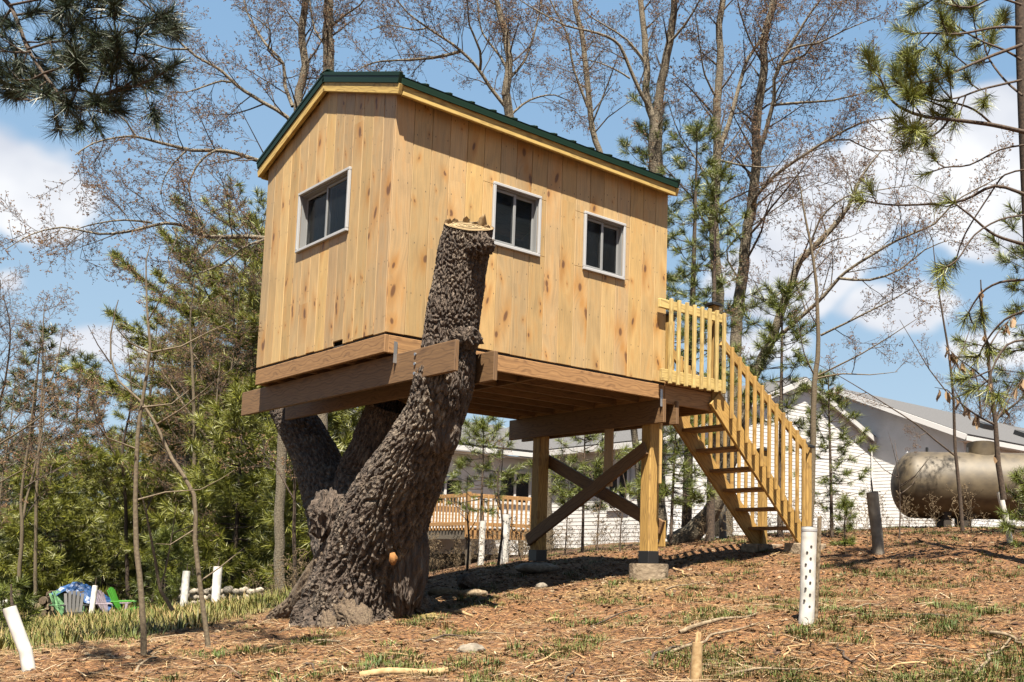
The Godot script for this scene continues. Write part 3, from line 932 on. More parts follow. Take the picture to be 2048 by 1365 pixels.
func make_big_tree() -> void:
	bark_noise.seed = 31
	bark_noise.frequency = 1.0
	bark_noise.fractal_type = FastNoiseLite.FRACTAL_NONE
	knob_noise.seed = 8
	knob_noise.frequency = 1.0
	knob_noise.fractal_octaves = 2
	var t := thing("sawn_off_tree", "massive forked old tree with furrowed dark bark, one limb sawn off beside the cabin wall", "tree")
	var m := MB.new()
	# main limb, from the ground up past the floor to the saw cut
	var pa := PackedVector3Array([Vector3(0.335, -2.6, -0.86), Vector3(0.335, -2.2, -0.83), Vector3(0.335, -1.957, -0.74), Vector3(0.335, -1.706, -0.635), Vector3(0.335, -1.458, -0.47), Vector3(0.335, -1.215, -0.285), Vector3(0.335, -0.904, 0.0), Vector3(0.335, -0.643, 0.235), Vector3(0.335, -0.378, 0.36), Vector3(0.335, -0.141, 0.396), Vector3(0.335, 0.093, 0.435), Vector3(0.335, 0.324, 0.489), Vector3(0.335, 0.555, 0.542), Vector3(0.335, 0.79, 0.610), Vector3(0.335, 1.05, 0.66)])
	limb(m, pa, PackedFloat32Array([0.52, 0.44, 0.39, 0.365, 0.35, 0.325, 0.265, 0.225, 0.23, 0.205, 0.205, 0.198, 0.198, 0.19, 0.19]), 0.044, 0.012, 0.16, 0.010, Vector3(0.335, 0.809, 0.614), Vector3(-0.25, 0.88, 0.40).normalized())
	# the dark limb that leans the other way, and the one between them; both end under the floor
	var pb := PackedVector3Array([Vector3(0.55, -2.2, -1.1), Vector3(0.7, -1.612, -1.819), Vector3(0.76, -1.217, -2.266), Vector3(0.78, -0.85, -2.639), Vector3(0.79, -0.57, -2.965), Vector3(0.79, -0.318, -3.267), Vector3(0.79, -0.184, -3.43)])
	limb(m, pb, PackedFloat32Array([0.34, 0.31, 0.265, 0.228, 0.215, 0.21, 0.21]), 0.03, 0.02, 0.0, 0.016)
	var pc := PackedVector3Array([Vector3(0.6, -2.0, -1.0), Vector3(0.75, -1.143, -1.616), Vector3(0.78, -0.77, -1.482), Vector3(0.79, -0.474, -1.344), Vector3(0.79, -0.362, -1.282)])
	limb(m, pc, PackedFloat32Array([0.36, 0.27, 0.225, 0.205, 0.2]), 0.03, 0.02, 0.0, 0.016)
	blob(m, Vector3(0, -1.424, -0.804), Vector3(0.14, 0.2, 0.15), 0.35, 2.4)
	blob(m, Vector3(0.36, -0.732, 0.309), Vector3(0.14, 0.24, 0.15), 0.18, 1.5)
	blob(m, Vector3(0.36, -0.066, 0.569), Vector3(0.13, 0.1, 0.12), 0.3, 2.0)
	blob(m, Vector3(0.35, 0.629, 0.74), Vector3(0.105, 0.1, 0.1), 0.4, 3.4)
	blob(m, Vector3(0.5, -1.784, -0.353), Vector3(0.17, 0.45, 0.17), 0.2, 1.8)
	put(t, "trunk", m, M.bark)
	var rt := MB.new()
	for k in [[Vector3(0.3, -1.75, -1.0), Vector3(0.152, -2.359, -2.133), 0.24, 0.05], [Vector3(0.25, -1.8, -0.95), Vector3(0.174, -2.329, -1.568), 0.24, 0.07], [Vector3(0.2, -1.8, -0.85), Vector3(0.13, -2.305, -0.39), 0.26, 0.1], [Vector3(0.25, -1.85, -0.75), Vector3(0.547, -2.245, -0.393), 0.22, 0.07], [Vector3(0.35, -1.85, -0.65), Vector3(0.939, -2.179, -0.589), 0.2, 0.05], [Vector3(0.22, -1.8, -0.9), Vector3(-0.025, -2.328, -0.604), 0.24, 0.07]]:
		var a: Vector3 = k[0]
		var e: Vector3 = k[1]
		var mid := a.lerp(e, 0.55) + Vector3(0, -0.10, 0)
		limb(rt, PackedVector3Array([a, mid, e + Vector3(0, -0.02, 0), e + (e - a) * 0.3 + Vector3(0, -0.2, 0)]), PackedFloat32Array([k[2], lerpf(k[2], k[3], 0.55), k[3], k[3] * 0.5]), 0.022, 0.012, 0.0, 0.014)
	put(t, "root_flare", rt, M.root)
	# the saw cut: growth rings, and a splintered lip where the last wood tore
	var cut := MB.new()
	var o := Vector3(0.335, 0.809, 0.614)
	var up := Vector3(-0.25, 0.88, 0.40).normalized()
	var x := Vector3(0.85, 0.0, 0.53)
	x = (x - up * x.dot(up)).normalized()
	var z := x.cross(up)
	for k in 16:
		var ra := 0.182 * k / 16.0
		var rb := 0.182 * (k + 1) / 16.0
		var tone := rr(0.8, 1.1) * SUNNY
		cut.col = Color(0.56 * tone, 0.40 * tone, 0.2 * tone) if k < 15 else Color(0.36 * tone, 0.23 * tone, 0.1 * tone)
		for i in 40:
			var a0 := TAU * i / 40
			var a1 := TAU * (i + 1) / 40
			var w0 := 1.0 + 0.05 * sin(a0 * 2.0 + 0.6) + 0.02 * sin(a0 * 5.0)
			var w1 := 1.0 + 0.05 * sin(a1 * 2.0 + 0.6) + 0.02 * sin(a1 * 5.0)
			var d0 := x * (cos(a0) * w0) + z * (sin(a0) * w0 * 1.1)
			var d1 := x * (cos(a1) * w1) + z * (sin(a1) * w1 * 1.1)
			var h0 := up * (0.004 + 0.003 * sin(ra * 160.0))
			cut.quad(o + d0 * ra + h0, o + d1 * ra + h0, o + d1 * rb + h0, o + d0 * rb + h0, up)
	put(t, "cut_face", cut, M.ring_wood)
	for i in 11:
		var a := TAU * i / 11.0
		var d := x * cos(a) + z * sin(a)
		if d.dot(Vector3(-0.54, 0, 0.83)) > 0.25:
			continue
		var q := o + d * rr(0.12, 0.165)
		var tall := rr(0.015, 0.06) * (1.6 if d.dot(Vector3(0.71, 0, 0.7)) > 0.6 else 1.0)
		var lip := MB.new()
		lip.tube(PackedVector3Array([q - up * 0.02, q + up * tall * 0.6, q + up * tall + d * rr(-0.02, 0.03)]), PackedFloat32Array([rr(0.03, 0.055), rr(0.02, 0.03), 0.002]), 5)
		put(t, "splinter", lip, M.cut_wood)
	var scar := MB.new()
	blob(scar, Vector3(0.06, -1.774, 0.182), Vector3(0.03, 0.045, 0.035), 0.3, 1.5, 16)
	put(t, "pruning_scar", scar, M.scar)


# ---------------------------------------------------------------- the white house beyond
# one course of lap siding from a to e (its lower edge), facing n
func course(parent: Node, a: Vector3, e: Vector3, n: Vector3, h: float, ta: Vector3, te: Vector3) -> void:
	var m := MB.new()
	var a0 := a + n * 0.009
	var e0 := e + n * 0.009
	var a1 := ta + n * 0.002
	var e1 := te + n * 0.002
	m.quad(a0, e0, e1, a1, (n + Vector3.UP * 0.08).normalized())
	m.quad(a, e, e0, a0, Vector3.DOWN)
	m.quad(a, a0, a1, ta, (a - e).normalized())
	m.quad(e, e0, e1, te, (e - a).normalized())
	m.quad(ta, te, e1, a1, Vector3.UP)
	m.quad(a, e, te, ta, -n)
	put(parent, "siding_board", m, M.siding)

func solid(parent: Node, called: String, lo: Vector3, hi: Vector3, mat: Material, b := 0.004) -> MeshInstance3D:
	var m := MB.new()
	m.slab(lo, hi, b)
	return put(parent, called, m, mat)

func roof_slab(parent: Node, called: String, a: Vector3, b: Vector3, c: Vector3, d: Vector3, th: float, mat: Material) -> void:
	var m := MB.new()
	var n := (b - a).cross(d - a).normalized()
	if n.y < 0:
		n = -n
	var k := n * th
	m.quad(a, b, c, d, -n)
	m.quad(a + k, b + k, c + k, d + k, n)
	var q := [a, b, c, d]
	var o := (a + b + c + d) * 0.25
	for i in 4:
		var e: Vector3 = q[i]
		var f: Vector3 = q[(i + 1) % 4]
		var s := (f - e).cross(n).normalized()
		if s.dot((e + f) * 0.5 - o) < 0:
			s = -s
		m.quad(e, f, f + k, e + k, s)
	put(parent, called, m, mat)

func far_window(parent: Node, o: Vector3, a: Vector3, n: Vector3, w: float, h: float) -> void:
	var win := holder(parent, "window")
	var f := MB.new()
	for s in [0.0, 0.5, 1.0]:
		f.box(o + a * (0.03 + s * (w - 0.06)) + Vector3.UP * (h * 0.5) + n * 0.03, a * 0.035, Vector3.UP * (h * 0.5), n * 0.028, 0.006)
	for s in [0.03, h - 0.03]:
		f.box(o + a * (w * 0.5) + Vector3.UP * s + n * 0.028, a * (w * 0.5), Vector3.UP * 0.035, n * 0.026, 0.006)
	put(win, "frame", f, M.trim_white)
	for s in [0.25, 0.75]:
		var g := MB.new()
		g.box(o + a * (w * s) + Vector3.UP * (h * 0.5) + n * 0.021, a * (w * 0.25 - 0.04), Vector3.UP * (h * 0.5 - 0.06), n * 0.004)
		put(win, "pane", g, M.pane)

func make_house() -> void:
	M.pane = plain(0.012, 0.014, 0.016, 0.08)
	var t := thing("white_house", "single-storey white house with lap siding and grey shingle roofs behind the tree house", "house")
	var xi := 22.13
	var zi := -10.41
	var xl := 13.39
	var ax := 18.67
	var ay := 3.33
	var z2 := -7.33
	var z0 := -15.44
	var e := 0.1
	# the wing's gable wall
	var w1 := holder(t, "gable_wall")
	for i in 46:
		var y := -1.3 + i * e
		var top := y + e
		var l0 := maxf(xl + 0.06, ax - (ay - 0.03 - y) / 0.4)
		var r0 := minf(xi - 0.06, ax + (ay - 0.03 - y) / 0.4)
		var l1 := maxf(xl + 0.06, ax - (ay - 0.03 - top) / 0.4)
		var r1 := minf(xi - 0.06, ax + (ay - 0.03 - top) / 0.4)
		if r1 - l1 < 0.05:
			break
		course(w1, Vector3(l0, y, zi), Vector3(r0, y, zi), Vector3.BACK, e, Vector3(l1, top, zi), Vector3(r1, top, zi))
	# the end wall of the main block, up to its rake
	var w2 := holder(t, "end_wall")
	for i in 44:
		var y := -1.3 + i * e
		var top := y + e
		var f0 := minf(z2 - 0.06, -7.14 - (y - 1.80) / 0.4)
		var f1 := minf(z2 - 0.06, -7.14 - (top - 1.80) / 0.4)
		var b0 := maxf(zi - 0.0, zi)
		if f1 - b0 < 0.05:
			break
		course(w2, Vector3(xi, y, f0), Vector3(xi, y, b0), Vector3.LEFT, e, Vector3(xi, top, f1), Vector3(xi, top, b0))
	for i in 16:
		var y := 1.9 + i * e
		var f0 := minf(zi, -7.14 - (y - 1.80) / 0.4)
		var f1 := minf(zi, -7.14 - (y + e - 1.80) / 0.4)
		if f1 < -11.4:
			break
		course(w2, Vector3(xi, y, f0), Vector3(xi, y, -11.5), Vector3.LEFT, e, Vector3(xi, y + e, f1), Vector3(xi, y + e, -11.5))
	# the wing's side wall and the wall behind the deck
	var w0 := holder(t, "side_wall")
	for i in 27:
		var y := -1.5 + i * e
		course(w0, Vector3(xl, y, zi - 0.06), Vector3(xl, y, z0), Vector3.LEFT, e, Vector3(xl, y + e, zi - 0.06), Vector3(xl, y + e, z0))
	var wd := holder(t, "deck_wall")
	for i in 26:
		var y := -1.7 + i * e
		course(wd, Vector3(5.5, y, z0), Vector3(xl - 0.02, y, z0), Vector3.BACK, e, Vector3(5.5, y + e, z0), Vector3(xl - 0.02, y + e, z0))
	var w3 := holder(t, "front_wall")
	for i in 32:
		var y := -1.3 + i * e
		course(w3, Vector3(xi + 0.06, y, z2), Vector3(36.0, y, z2), Vector3.BACK, e, Vector3(xi + 0.06, y + e, z2), Vector3(36.0, y + e, z2))
	solid(t, "corner_post", Vector3(xl - 0.02, -1.6, zi - 0.06), Vector3(xl + 0.06, 1.2, zi + 0.02), M.trim_white)
	solid(t, "corner_post", Vector3(xi - 0.06, -1.3, zi - 0.01), Vector3(xi - 0.003, 1.9, zi + 0.05), M.trim_white)
	solid(t, "corner_post", Vector3(xi - 0.02, -1.3, z2 - 0.06), Vector3(xi + 0.06, 1.85, z2 + 0.02), M.trim_white)
	# masonry core keeps the rooms closed
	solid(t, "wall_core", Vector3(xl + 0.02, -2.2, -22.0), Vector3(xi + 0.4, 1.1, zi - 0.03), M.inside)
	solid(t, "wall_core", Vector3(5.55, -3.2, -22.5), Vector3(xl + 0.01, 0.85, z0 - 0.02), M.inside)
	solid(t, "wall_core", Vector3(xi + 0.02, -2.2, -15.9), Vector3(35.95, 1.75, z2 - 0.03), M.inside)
	solid(t, "foundation", Vector3(xl + 0.03, -2.6, -21.9), Vector3(xi + 0.3, -1.31, zi - 0.04), M.concrete)
	solid(t, "foundation", Vector3(xi + 0.03, -2.6, -15.8), Vector3(35.9, -1.31, z2 - 0.04), M.concrete)
	# wing roof, soffits and rakes
	var zf := zi + 0.17
	var xL := 13.0
	var yL := ay - 0.4 * (ax - xL)
	var xR := 22.35
	var yR := ay - 0.4 * (xR - ax)
	roof_slab(t, "roof_slope", Vector3(xL, yL + 0.03, zf), Vector3(ax, ay + 0.03, zf), Vector3(ax, ay + 0.03, -22.0), Vector3(xL, yL + 0.03, -22.0), 0.06, M.shingle)
	roof_slab(t, "roof_slope", Vector3(xR, yR + 0.03, zf), Vector3(ax, ay + 0.03, zf), Vector3(ax, ay + 0.03, -22.0), Vector3(xR, yR + 0.03, -22.0), 0.06, M.shingle)
	for k in [[xL, yL], [xR - 0.1, yR + 0.04]]:
		var rk := MB.new()
		rk.beam(Vector3(ax, ay - 0.03, zf + 0.012), Vector3(k[0], k[1] - 0.03, zf + 0.012), Vector3.UP, 0.15, 0.03, 0.004)
		put(t, "rake_board", rk, M.trim_white)
		roof_slab(t, "soffit", Vector3(ax, ay - 0.045, zf), Vector3(k[0], k[1] - 0.045, zf), Vector3(k[0], k[1] - 0.045, zi + 0.02), Vector3(ax, ay - 0.045, zi + 0.02), 0.012, M.siding)
	solid(t, "eave_board", Vector3(xL - 0.03, yL - 0.1, -15.0), Vector3(xL - 0.002, yL + 0.05, zf - 0.02), M.trim_white)
	solid(t, "soffit", Vector3(xL, yL - 0.1, -15.2), Vector3(xl - 0.02, yL - 0.085, zf - 0.03), M.siding)
	# main block roof to the right
	var xe := xi - 0.43
	var zr := -11.5
	roof_slab(t, "roof_slope", Vector3(xe, 1.80, -7.0), Vector3(36.4, 1.80, -7.0), Vector3(36.4, 1.80 + 0.4 * (-7.0 - zr), zr), Vector3(xe, 1.80 + 0.4 * (-7.0 - zr), zr), 0.06, M.shingle)
	roof_slab(t, "roof_slope", Vector3(xe, 1.80, 2.0 * zr + 7.0), Vector3(36.4, 1.80, 2.0 * zr + 7.0), Vector3(36.4, 1.80 + 0.4 * (-7.0 - zr), zr), Vector3(xe, 1.80 + 0.4 * (-7.0 - zr), zr), 0.06, M.shingle)
	var rk2 := MB.new()
	rk2.beam(Vector3(xe - 0.012, 1.76, -7.0), Vector3(xe - 0.012, 1.76 + 0.4 * (-7.0 - zr), zr), Vector3.UP, 0.16, 0.03, 0.004)
	put(t, "rake_board", rk2, M.trim_white)
	roof_slab(t, "soffit", Vector3(xe, 1.72, -7.0), Vector3(xi - 0.02, 1.72, -7.0), Vector3(xi - 0.02, 1.72 + 0.4 * (-7.0 - zr), zr), Vector3(xe, 1.72 + 0.4 * (-7.0 - zr), zr), 0.012, M.siding)
	solid(t, "eave_board", Vector3(xe - 0.02, 1.66, -7.0), Vector3(36.4, 1.80, -6.97), M.trim_white)
	solid(t, "soffit", Vector3(xe + 0.02, 1.66, z2 + 0.03), Vector3(36.4, 1.675, -7.005), M.siding)
	for k in [[1.80, -8.9, 26.2], [1.80, -8.7, 28.6]]:
		var vy: float = 1.80 + 0.4 * (-7.0 - k[1]) + 0.08
		var vent := MB.new()
		vent.box(Vector3(k[2], vy + 0.07, k[1]), Vector3(0.34, 0, 0), Vector3(0, 0.09, 0.036), Vector3(0, -0.036, 0.09) * 2.2, 0.02)
		put(t, "roof_vent", vent, M.black)
	# roof over the deck side
	roof_slab(t, "roof_slope", Vector3(5.2, 1.06, -15.0), Vector3(xL + 0.3, 1.06, -15.0), Vector3(xL + 0.3, 1.98, -17.3), Vector3(5.2, 1.98, -17.3), 0.06, M.shingle)
	solid(t, "eave_board", Vector3(5.2, 0.93, -15.0), Vector3(xL, 1.05, -14.97), M.trim_white)
	solid(t, "soffit", Vector3(5.2, 0.9, z0 + 0.03), Vector3(xL, 0.915, -15.005), M.siding)
	far_window(t, Vector3(12.0, -0.35, z0 + 0.01), Vector3.RIGHT, Vector3.BACK, 1.06, 0.92)
	far_window(t, Vector3(9.9, -0.5, z0 + 0.01), Vector3.RIGHT, Vector3.BACK, 0.9, 0.75)
	far_window(t, Vector3(xl - 0.01, -0.55, -11.7), Vector3.FORWARD, Vector3.LEFT, 0.8, 1.1)
	var pipe := MB.new()
	pipe.tube(PackedVector3Array([Vector3(xi - 0.12, 1.7, zi + 0.08), Vector3(xi - 0.12, -0.9, zi + 0.08)]), PackedFloat32Array([0.022, 0.022]), 8)
	put(t, "downpipe", pipe, M.trim_white)
	# the low shed roof line that is too dark to see into is left closed by the core above

# ---------------------------------------------------------------- the propane tank
func make_tank() -> void:
	var a := Vector3(0.68, 0, 0.733).normalized()
	var tip := Vector3(9.734, -0.527, -1.674)
	var r := 0.52
	var len := 4.6
	var foot := on_ground(tip + a * (len * 0.5))
	var t := thing("gas_tank", "large weathered beige gas tank lying on supports beside the white house", "tank", foot, "", atan2(-a.z, a.x))
	var cy := tip.y - foot.y
	var m := MB.new()
	var p := PackedVector3Array()
	var q := PackedFloat32Array()
	for i in 13:
		var s := PI * 0.5 * i / 12.0
		p.append(Vector3(-len * 0.5 + 0.36 * (1.0 - cos(s)), cy, 0))
		q.append(maxf(0.003, r * sin(s)))
	for i in range(1, 9):
		p.append(Vector3(-len * 0.5 + 0.36 + (len - 0.72) * i / 8.0, cy, 0))
		q.append(r)
	for i in range(1, 13):
		var s := PI * 0.5 * (1.0 - i / 12.0)
		p.append(Vector3(len * 0.5 - 0.36 * (1.0 - cos(s)), cy, 0))
		q.append(maxf(0.003, r * sin(s)))
	m.tube(p, q, 64)
	# round the domed ends off in the normals too
	for i in m.v.size():
		var x := m.v[i].x
		var e := len * 0.5 - 0.36
		if absf(x) > e:
			var d := m.v[i] - Vector3(0, cy, 0)
			m.n[i] = Vector3((absf(x) - e) * signf(x) / (0.36 * 0.36), d.y / (r * r), d.z / (r * r)).normalized()
	put(t, "shell", m, M.tank)
	var seam := MB.new()
	for x in [-len * 0.5 + 0.37, len * 0.5 - 0.37]:
		seam.tube(PackedVector3Array([Vector3(x - 0.012, cy, 0), Vector3(x, cy, 0), Vector3(x + 0.012, cy, 0)]), PackedFloat32Array([r, r + 0.004, r]), 64)
	put(t, "weld_seam", seam, M.tank)
	for x in [-1.5, -1.2, 1.3]:
		var leg := MB.new()
		leg.slab(Vector3(x - 0.06, -0.15, -0.3), Vector3(x + 0.06, cy - r * 0.8, 0.3), 0.01)
		put(t, "support", leg, M.dark)
	var dome := MB.new()
	var dx := -len * 0.5 + 1.42
	dome.tube(PackedVector3Array([Vector3(dx, cy + r - 0.06, 0), Vector3(dx, cy + r + 0.1, 0), Vector3(dx, cy + r + 0.155, 0), Vector3(dx, cy + r + 0.175, 0), Vector3(dx, cy + r + 0.178, 0)]), PackedFloat32Array([0.25, 0.25, 0.225, 0.15, 0.01]), 28)
	put(t, "valve_hood", dome, M.tank)
	var slot := MB.new()
	slot.box(Vector3(dx - 0.246, cy + r + 0.02, 0.09), Vector3(0.01, 0, 0.004), Vector3(0, 0.05, 0), Vector3(0, 0, 0.035), 0.0)
	put(t, "hood_opening", slot, M.black)
	for k in [[-len * 0.5 + 0.56, 0.022, 0.07], [-len * 0.5 + 0.98, 0.06, 0.03]]:
		var cap := MB.new()
		cap.tube(PackedVector3Array([Vector3(k[0], cy + r - 0.05, 0), Vector3(k[0], cy + r + k[2], 0), Vector3(k[0], cy + r + k[2] + 0.005, 0)]), PackedFloat32Array([k[1], k[1], k[1] * 0.4]), 10)
		put(t, "valve_cap", cap, M.black if k[1] < 0.03 else M.galv)
	var ring := MB.new()
	var rp := PackedVector3Array()
	var rq := PackedFloat32Array()
	for i in 9:
		rp.append(Vector3(-len * 0.5 + 0.26 + 0.035 * cos(PI * i / 8.0), cy + r - 0.055 + 0.05 * sin(PI * i / 8.0), 0))
		rq.append(0.006)
	ring.tube(rp, rq, 6)
	put(t, "lifting_eye", ring, M.galv)

# ---------------------------------------------------------------- the deck of the house
func make_deck() -> void:
	var t := thing("house_deck", "reddish timber deck with a picket railing along the grey side of the house", "deck")
	var x0 := 9.62
	var zf := -13.2
	var x1 := 11.9
	var zb := -15.4
	var top := -1.12
	var rail := -0.33
	timber(t, "rim_board", "deck_red", Vector3(x0, top - 0.12, zf), Vector3(x1, top - 0.12, zf), Vector3.UP, 0.22, 0.04)
	timber(t, "rim_board", "grey_timber", Vector3(x0, top - 0.12, zf - 0.03), Vector3(x0, top - 0.12, zb), Vector3.UP, 0.24, 0.04)
	for i in 15:
		timber(t, "deck_board", "deck_red", Vector3(x0 - 0.03, top + 0.014, zf - 0.05 - 0.147 * i), Vector3(x1, top + 0.014, zf - 0.05 - 0.147 * i), Vector3.BACK, 0.14, 0.027)
	for k in [[Vector3(x0, 0, zf + 0.04), Vector3(x1, 0, zf + 0.04)], [Vector3(x0 - 0.04, 0, zf), Vector3(x0 - 0.04, 0, zb)]]:
		var a: Vector3 = k[0]
		var e: Vector3 = k[1]
		var side := (e - a).normalized()
		timber(t, "rail", "deck_red", a + Vector3(0, rail, 0), e + Vector3(0, rail, 0), Vector3.UP, 0.09, 0.04)
		timber(t, "rail", "deck_red", a + Vector3(0, top + 0.12, 0), e + Vector3(0, top + 0.12, 0), Vector3.UP, 0.09, 0.04)
		var n := int(a.distance_to(e) / 0.14)
		var out := Vector3(0, 0, 0.038) if k[0].z > zf else Vector3(-0.038, 0, 0)
		for i in n:
			var p := a + side * (0.08 + 0.14 * i) + out
			timber(t, "picket", "deck_red", p + Vector3(0, top - 0.03, 0), p + Vector3(0, rail + 0.03, 0), side, 0.045, 0.035)
	timber(t, "post", "deck_red", Vector3(x0 - 0.02, top - 0.2, zf + 0.02), Vector3(x0 - 0.02, rail + 0.08, zf + 0.02), Vector3.RIGHT, 0.09, 0.09)
	for p in [Vector3(x0 + 0.08, 0, zf - 0.06), Vector3(x0 + 0.08, 0, zb + 0.3), Vector3(x0 + 1.6, 0, zf - 0.06), Vector3(x1 - 0.3, 0, zf - 0.06)]:
		timber(t, "leg", "grey_timber", Vector3(p.x, land(p.x, p.z) - 0.1, p.z), Vector3(p.x, top - 0.24, p.z), Vector3.RIGHT, 0.1, 0.1)


# ---------------------------------------------------------------- trees
var sprays := []       # bare twigs with buds
var tufts := {}        # pine needles

func make_sprays() -> void:
	for k in 4:
		var m := MB.new()
		var bark := Color(0.085, 0.062, 0.048)
		m.col = bark
		var axis := PackedVector3Array([Vector3.ZERO, Vector3(rr(-0.04, 0.04), 0.33, rr(-0.04, 0.04)), Vector3(rr(-0.09, 0.09), 0.66, rr(-0.09, 0.09)), Vector3(rr(-0.14, 0.14), 1.0, rr(-0.14, 0.14))])
		m.tube(axis, PackedFloat32Array([0.0075, 0.006, 0.0045, 0.003]), 3)
		var ends := [axis[3]]
		for i in 9:
			var f := 0.12 + 0.095 * i
			var o := axis[0].lerp(axis[3], f) if i % 2 else axis[int(f * 3)].lerp(axis[mini(int(f * 3) + 1, 3)], fmod(f * 3, 1.0))
			var az := i * 2.4 + rr(-0.5, 0.5)
			var d := Vector3(cos(az) * 0.8, rr(0.45, 0.95), sin(az) * 0.8).normalized()
			var l := rr(0.2, 0.42) * (1.1 - f * 0.5)
			var mid := o + d * l * 0.5 + Vector3(rr(-0.03, 0.03), rr(-0.01, 0.04), rr(-0.03, 0.03))
			var e := o + d * l + Vector3(0, rr(-0.02, 0.07), 0)
			m.tube(PackedVector3Array([o, mid, e]), PackedFloat32Array([0.005, 0.004, 0.0028]), 3)
			ends.append(e)
			for j in 2:
				var o2 := mid.lerp(e, rr(-0.4, 0.6))
				var e2 := o2 + Vector3(rr(-1, 1), rr(-0.2, 1), rr(-1, 1)).normalized() * rr(0.06, 0.13)
				m.tube(PackedVector3Array([o2, e2]), PackedFloat32Array([0.0036, 0.0026]), 3)
				ends.append(e2)
		for e in ends:
			for j in rng.randi_range(2, 4):
				var t := rr(0, 1)
				m.col = Color(0.12, 0.055, 0.035).lerp(Color(0.26, 0.16, 0.07), t)
				var p: Vector3 = e + Vector3(rr(-1, 1), rr(-1, 1), rr(-1, 1)) * 0.02
				var d := Vector3(rr(-1, 1), rr(-0.3, 1), rr(-1, 1)).normalized()
				var s := d.cross(Vector3(0.3, 0.5, 0.8)).normalized() * rr(0.009, 0.015)
				var q := d.cross(s)
				var l := rr(0.026, 0.048)
				for a in 4:
					var c0 := s * cos(a * PI / 2) + q * sin(a * PI / 2)
					var c1 := s * cos((a + 1) * PI / 2) + q * sin((a + 1) * PI / 2)
					m.tri(p + d * l, p + d * l * 0.4 + c0, p + d * l * 0.4 + c1, (c0 + c1 + d * 0.01).normalized())
					m.tri(p, p + d * l * 0.4 + c1, p + d * l * 0.4 + c0, (c0 + c1 - d * 0.01).normalized())
		sprays.append(m.mesh())
	# needles: near tufts are fine, far ones broader
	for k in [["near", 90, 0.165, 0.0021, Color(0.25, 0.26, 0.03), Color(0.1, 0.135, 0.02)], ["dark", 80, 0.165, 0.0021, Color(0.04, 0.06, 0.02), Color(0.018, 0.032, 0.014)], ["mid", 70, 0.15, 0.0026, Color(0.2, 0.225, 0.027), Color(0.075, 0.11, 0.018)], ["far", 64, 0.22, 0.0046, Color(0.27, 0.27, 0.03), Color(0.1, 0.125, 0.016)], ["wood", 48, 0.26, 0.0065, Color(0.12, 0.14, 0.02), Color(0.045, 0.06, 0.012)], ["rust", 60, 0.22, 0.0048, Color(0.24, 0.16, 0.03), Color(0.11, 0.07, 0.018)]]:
		var m := MB.new()
		for i in k[1]:
			var az := rr(0, TAU)
			var open := rr(0.25, 1.35)
			var d := Vector3(cos(az) * sin(open), cos(open), sin(az) * sin(open))
			var o := Vector3(0, rr(-0.09, 0.03) * k[2] * 6.0, 0)
			var s: Vector3 = d.cross(Vector3(rr(-1, 1), rr(-1, 1), rr(-1, 1))).normalized() * k[3]
			m.col = k[5].lerp(k[4], rr(0, 1))
			var l: float = k[2] * rr(0.75, 1.1)
			var sag := Vector3(0, -0.08 * l, 0)
			var md := o + d * l * 0.55
			m.quad(o - s, o + s, md + s * 0.8, md - s * 0.8, s.cross(d).normalized())
			m.tri(md - s * 0.8, md + s * 0.8, o + d * l + sag, s.cross(d).normalized())
		tufts[k[0]] = m.mesh()

# side branches and twigs along one limb
func sprout(p: PackedVector3Array, r0: float, r1: float, from: float, dens: float, size: float, br: MB, out: Array) -> void:
	var total := 0.0
	for i in p.size() - 1:
		total += p[i].distance_to(p[i + 1])
	var run := 0.0
	var next := total * from + rr(0.0, 0.3)
	for i in p.size() - 1:
		var seg := p[i].distance_to(p[i + 1])
		while next < run + seg and seg > 0.0001:
			var f := next / total
			var o := p[i].lerp(p[i + 1], (next - run) / seg)
			var t := (p[i + 1] - p[i]).normalized()
			var side := t.cross(Vector3(rr(-1, 1), rr(-1, 1), rr(-1, 1))).normalized()
			var d := (t * rr(0.35, 0.8) + side * 0.85 + Vector3.UP * rr(0.0, 0.4)).normalized()
			var l := clampf((total * (1.0 - f)) * 0.42, 0.45, 1.9) * rr(0.55, 1.1) * size
			var r := clampf(lerpf(r0, r1, f) * 0.4, 0.0055, 0.022)
			var q := PackedVector3Array([o])
			var w := o
			var dd := d
			var steps := maxi(3, int(l / 0.28))
			for k in steps:
				dd = (dd + Vector3(rr(-1, 1), rr(-0.7, 1.0), rr(-1, 1)) * 0.2).normalized()
				w += dd * (l / steps)
				q.append(w)
				out.append(Transform3D(facing((dd + Vector3(rr(-1, 1), rr(-1, 1), rr(-1, 1)) * 0.75).normalized(), rr(0, TAU), rr(0.38, 0.72) * minf(size, 1.2)), w))
			var qr := PackedFloat32Array()
			for k in q.size():
				qr.append(lerpf(r, 0.004, float(k) / (q.size() - 1)))
			br.tube(q, qr, 4)
			next += rr(0.16, 0.42) / dens
		run += seg

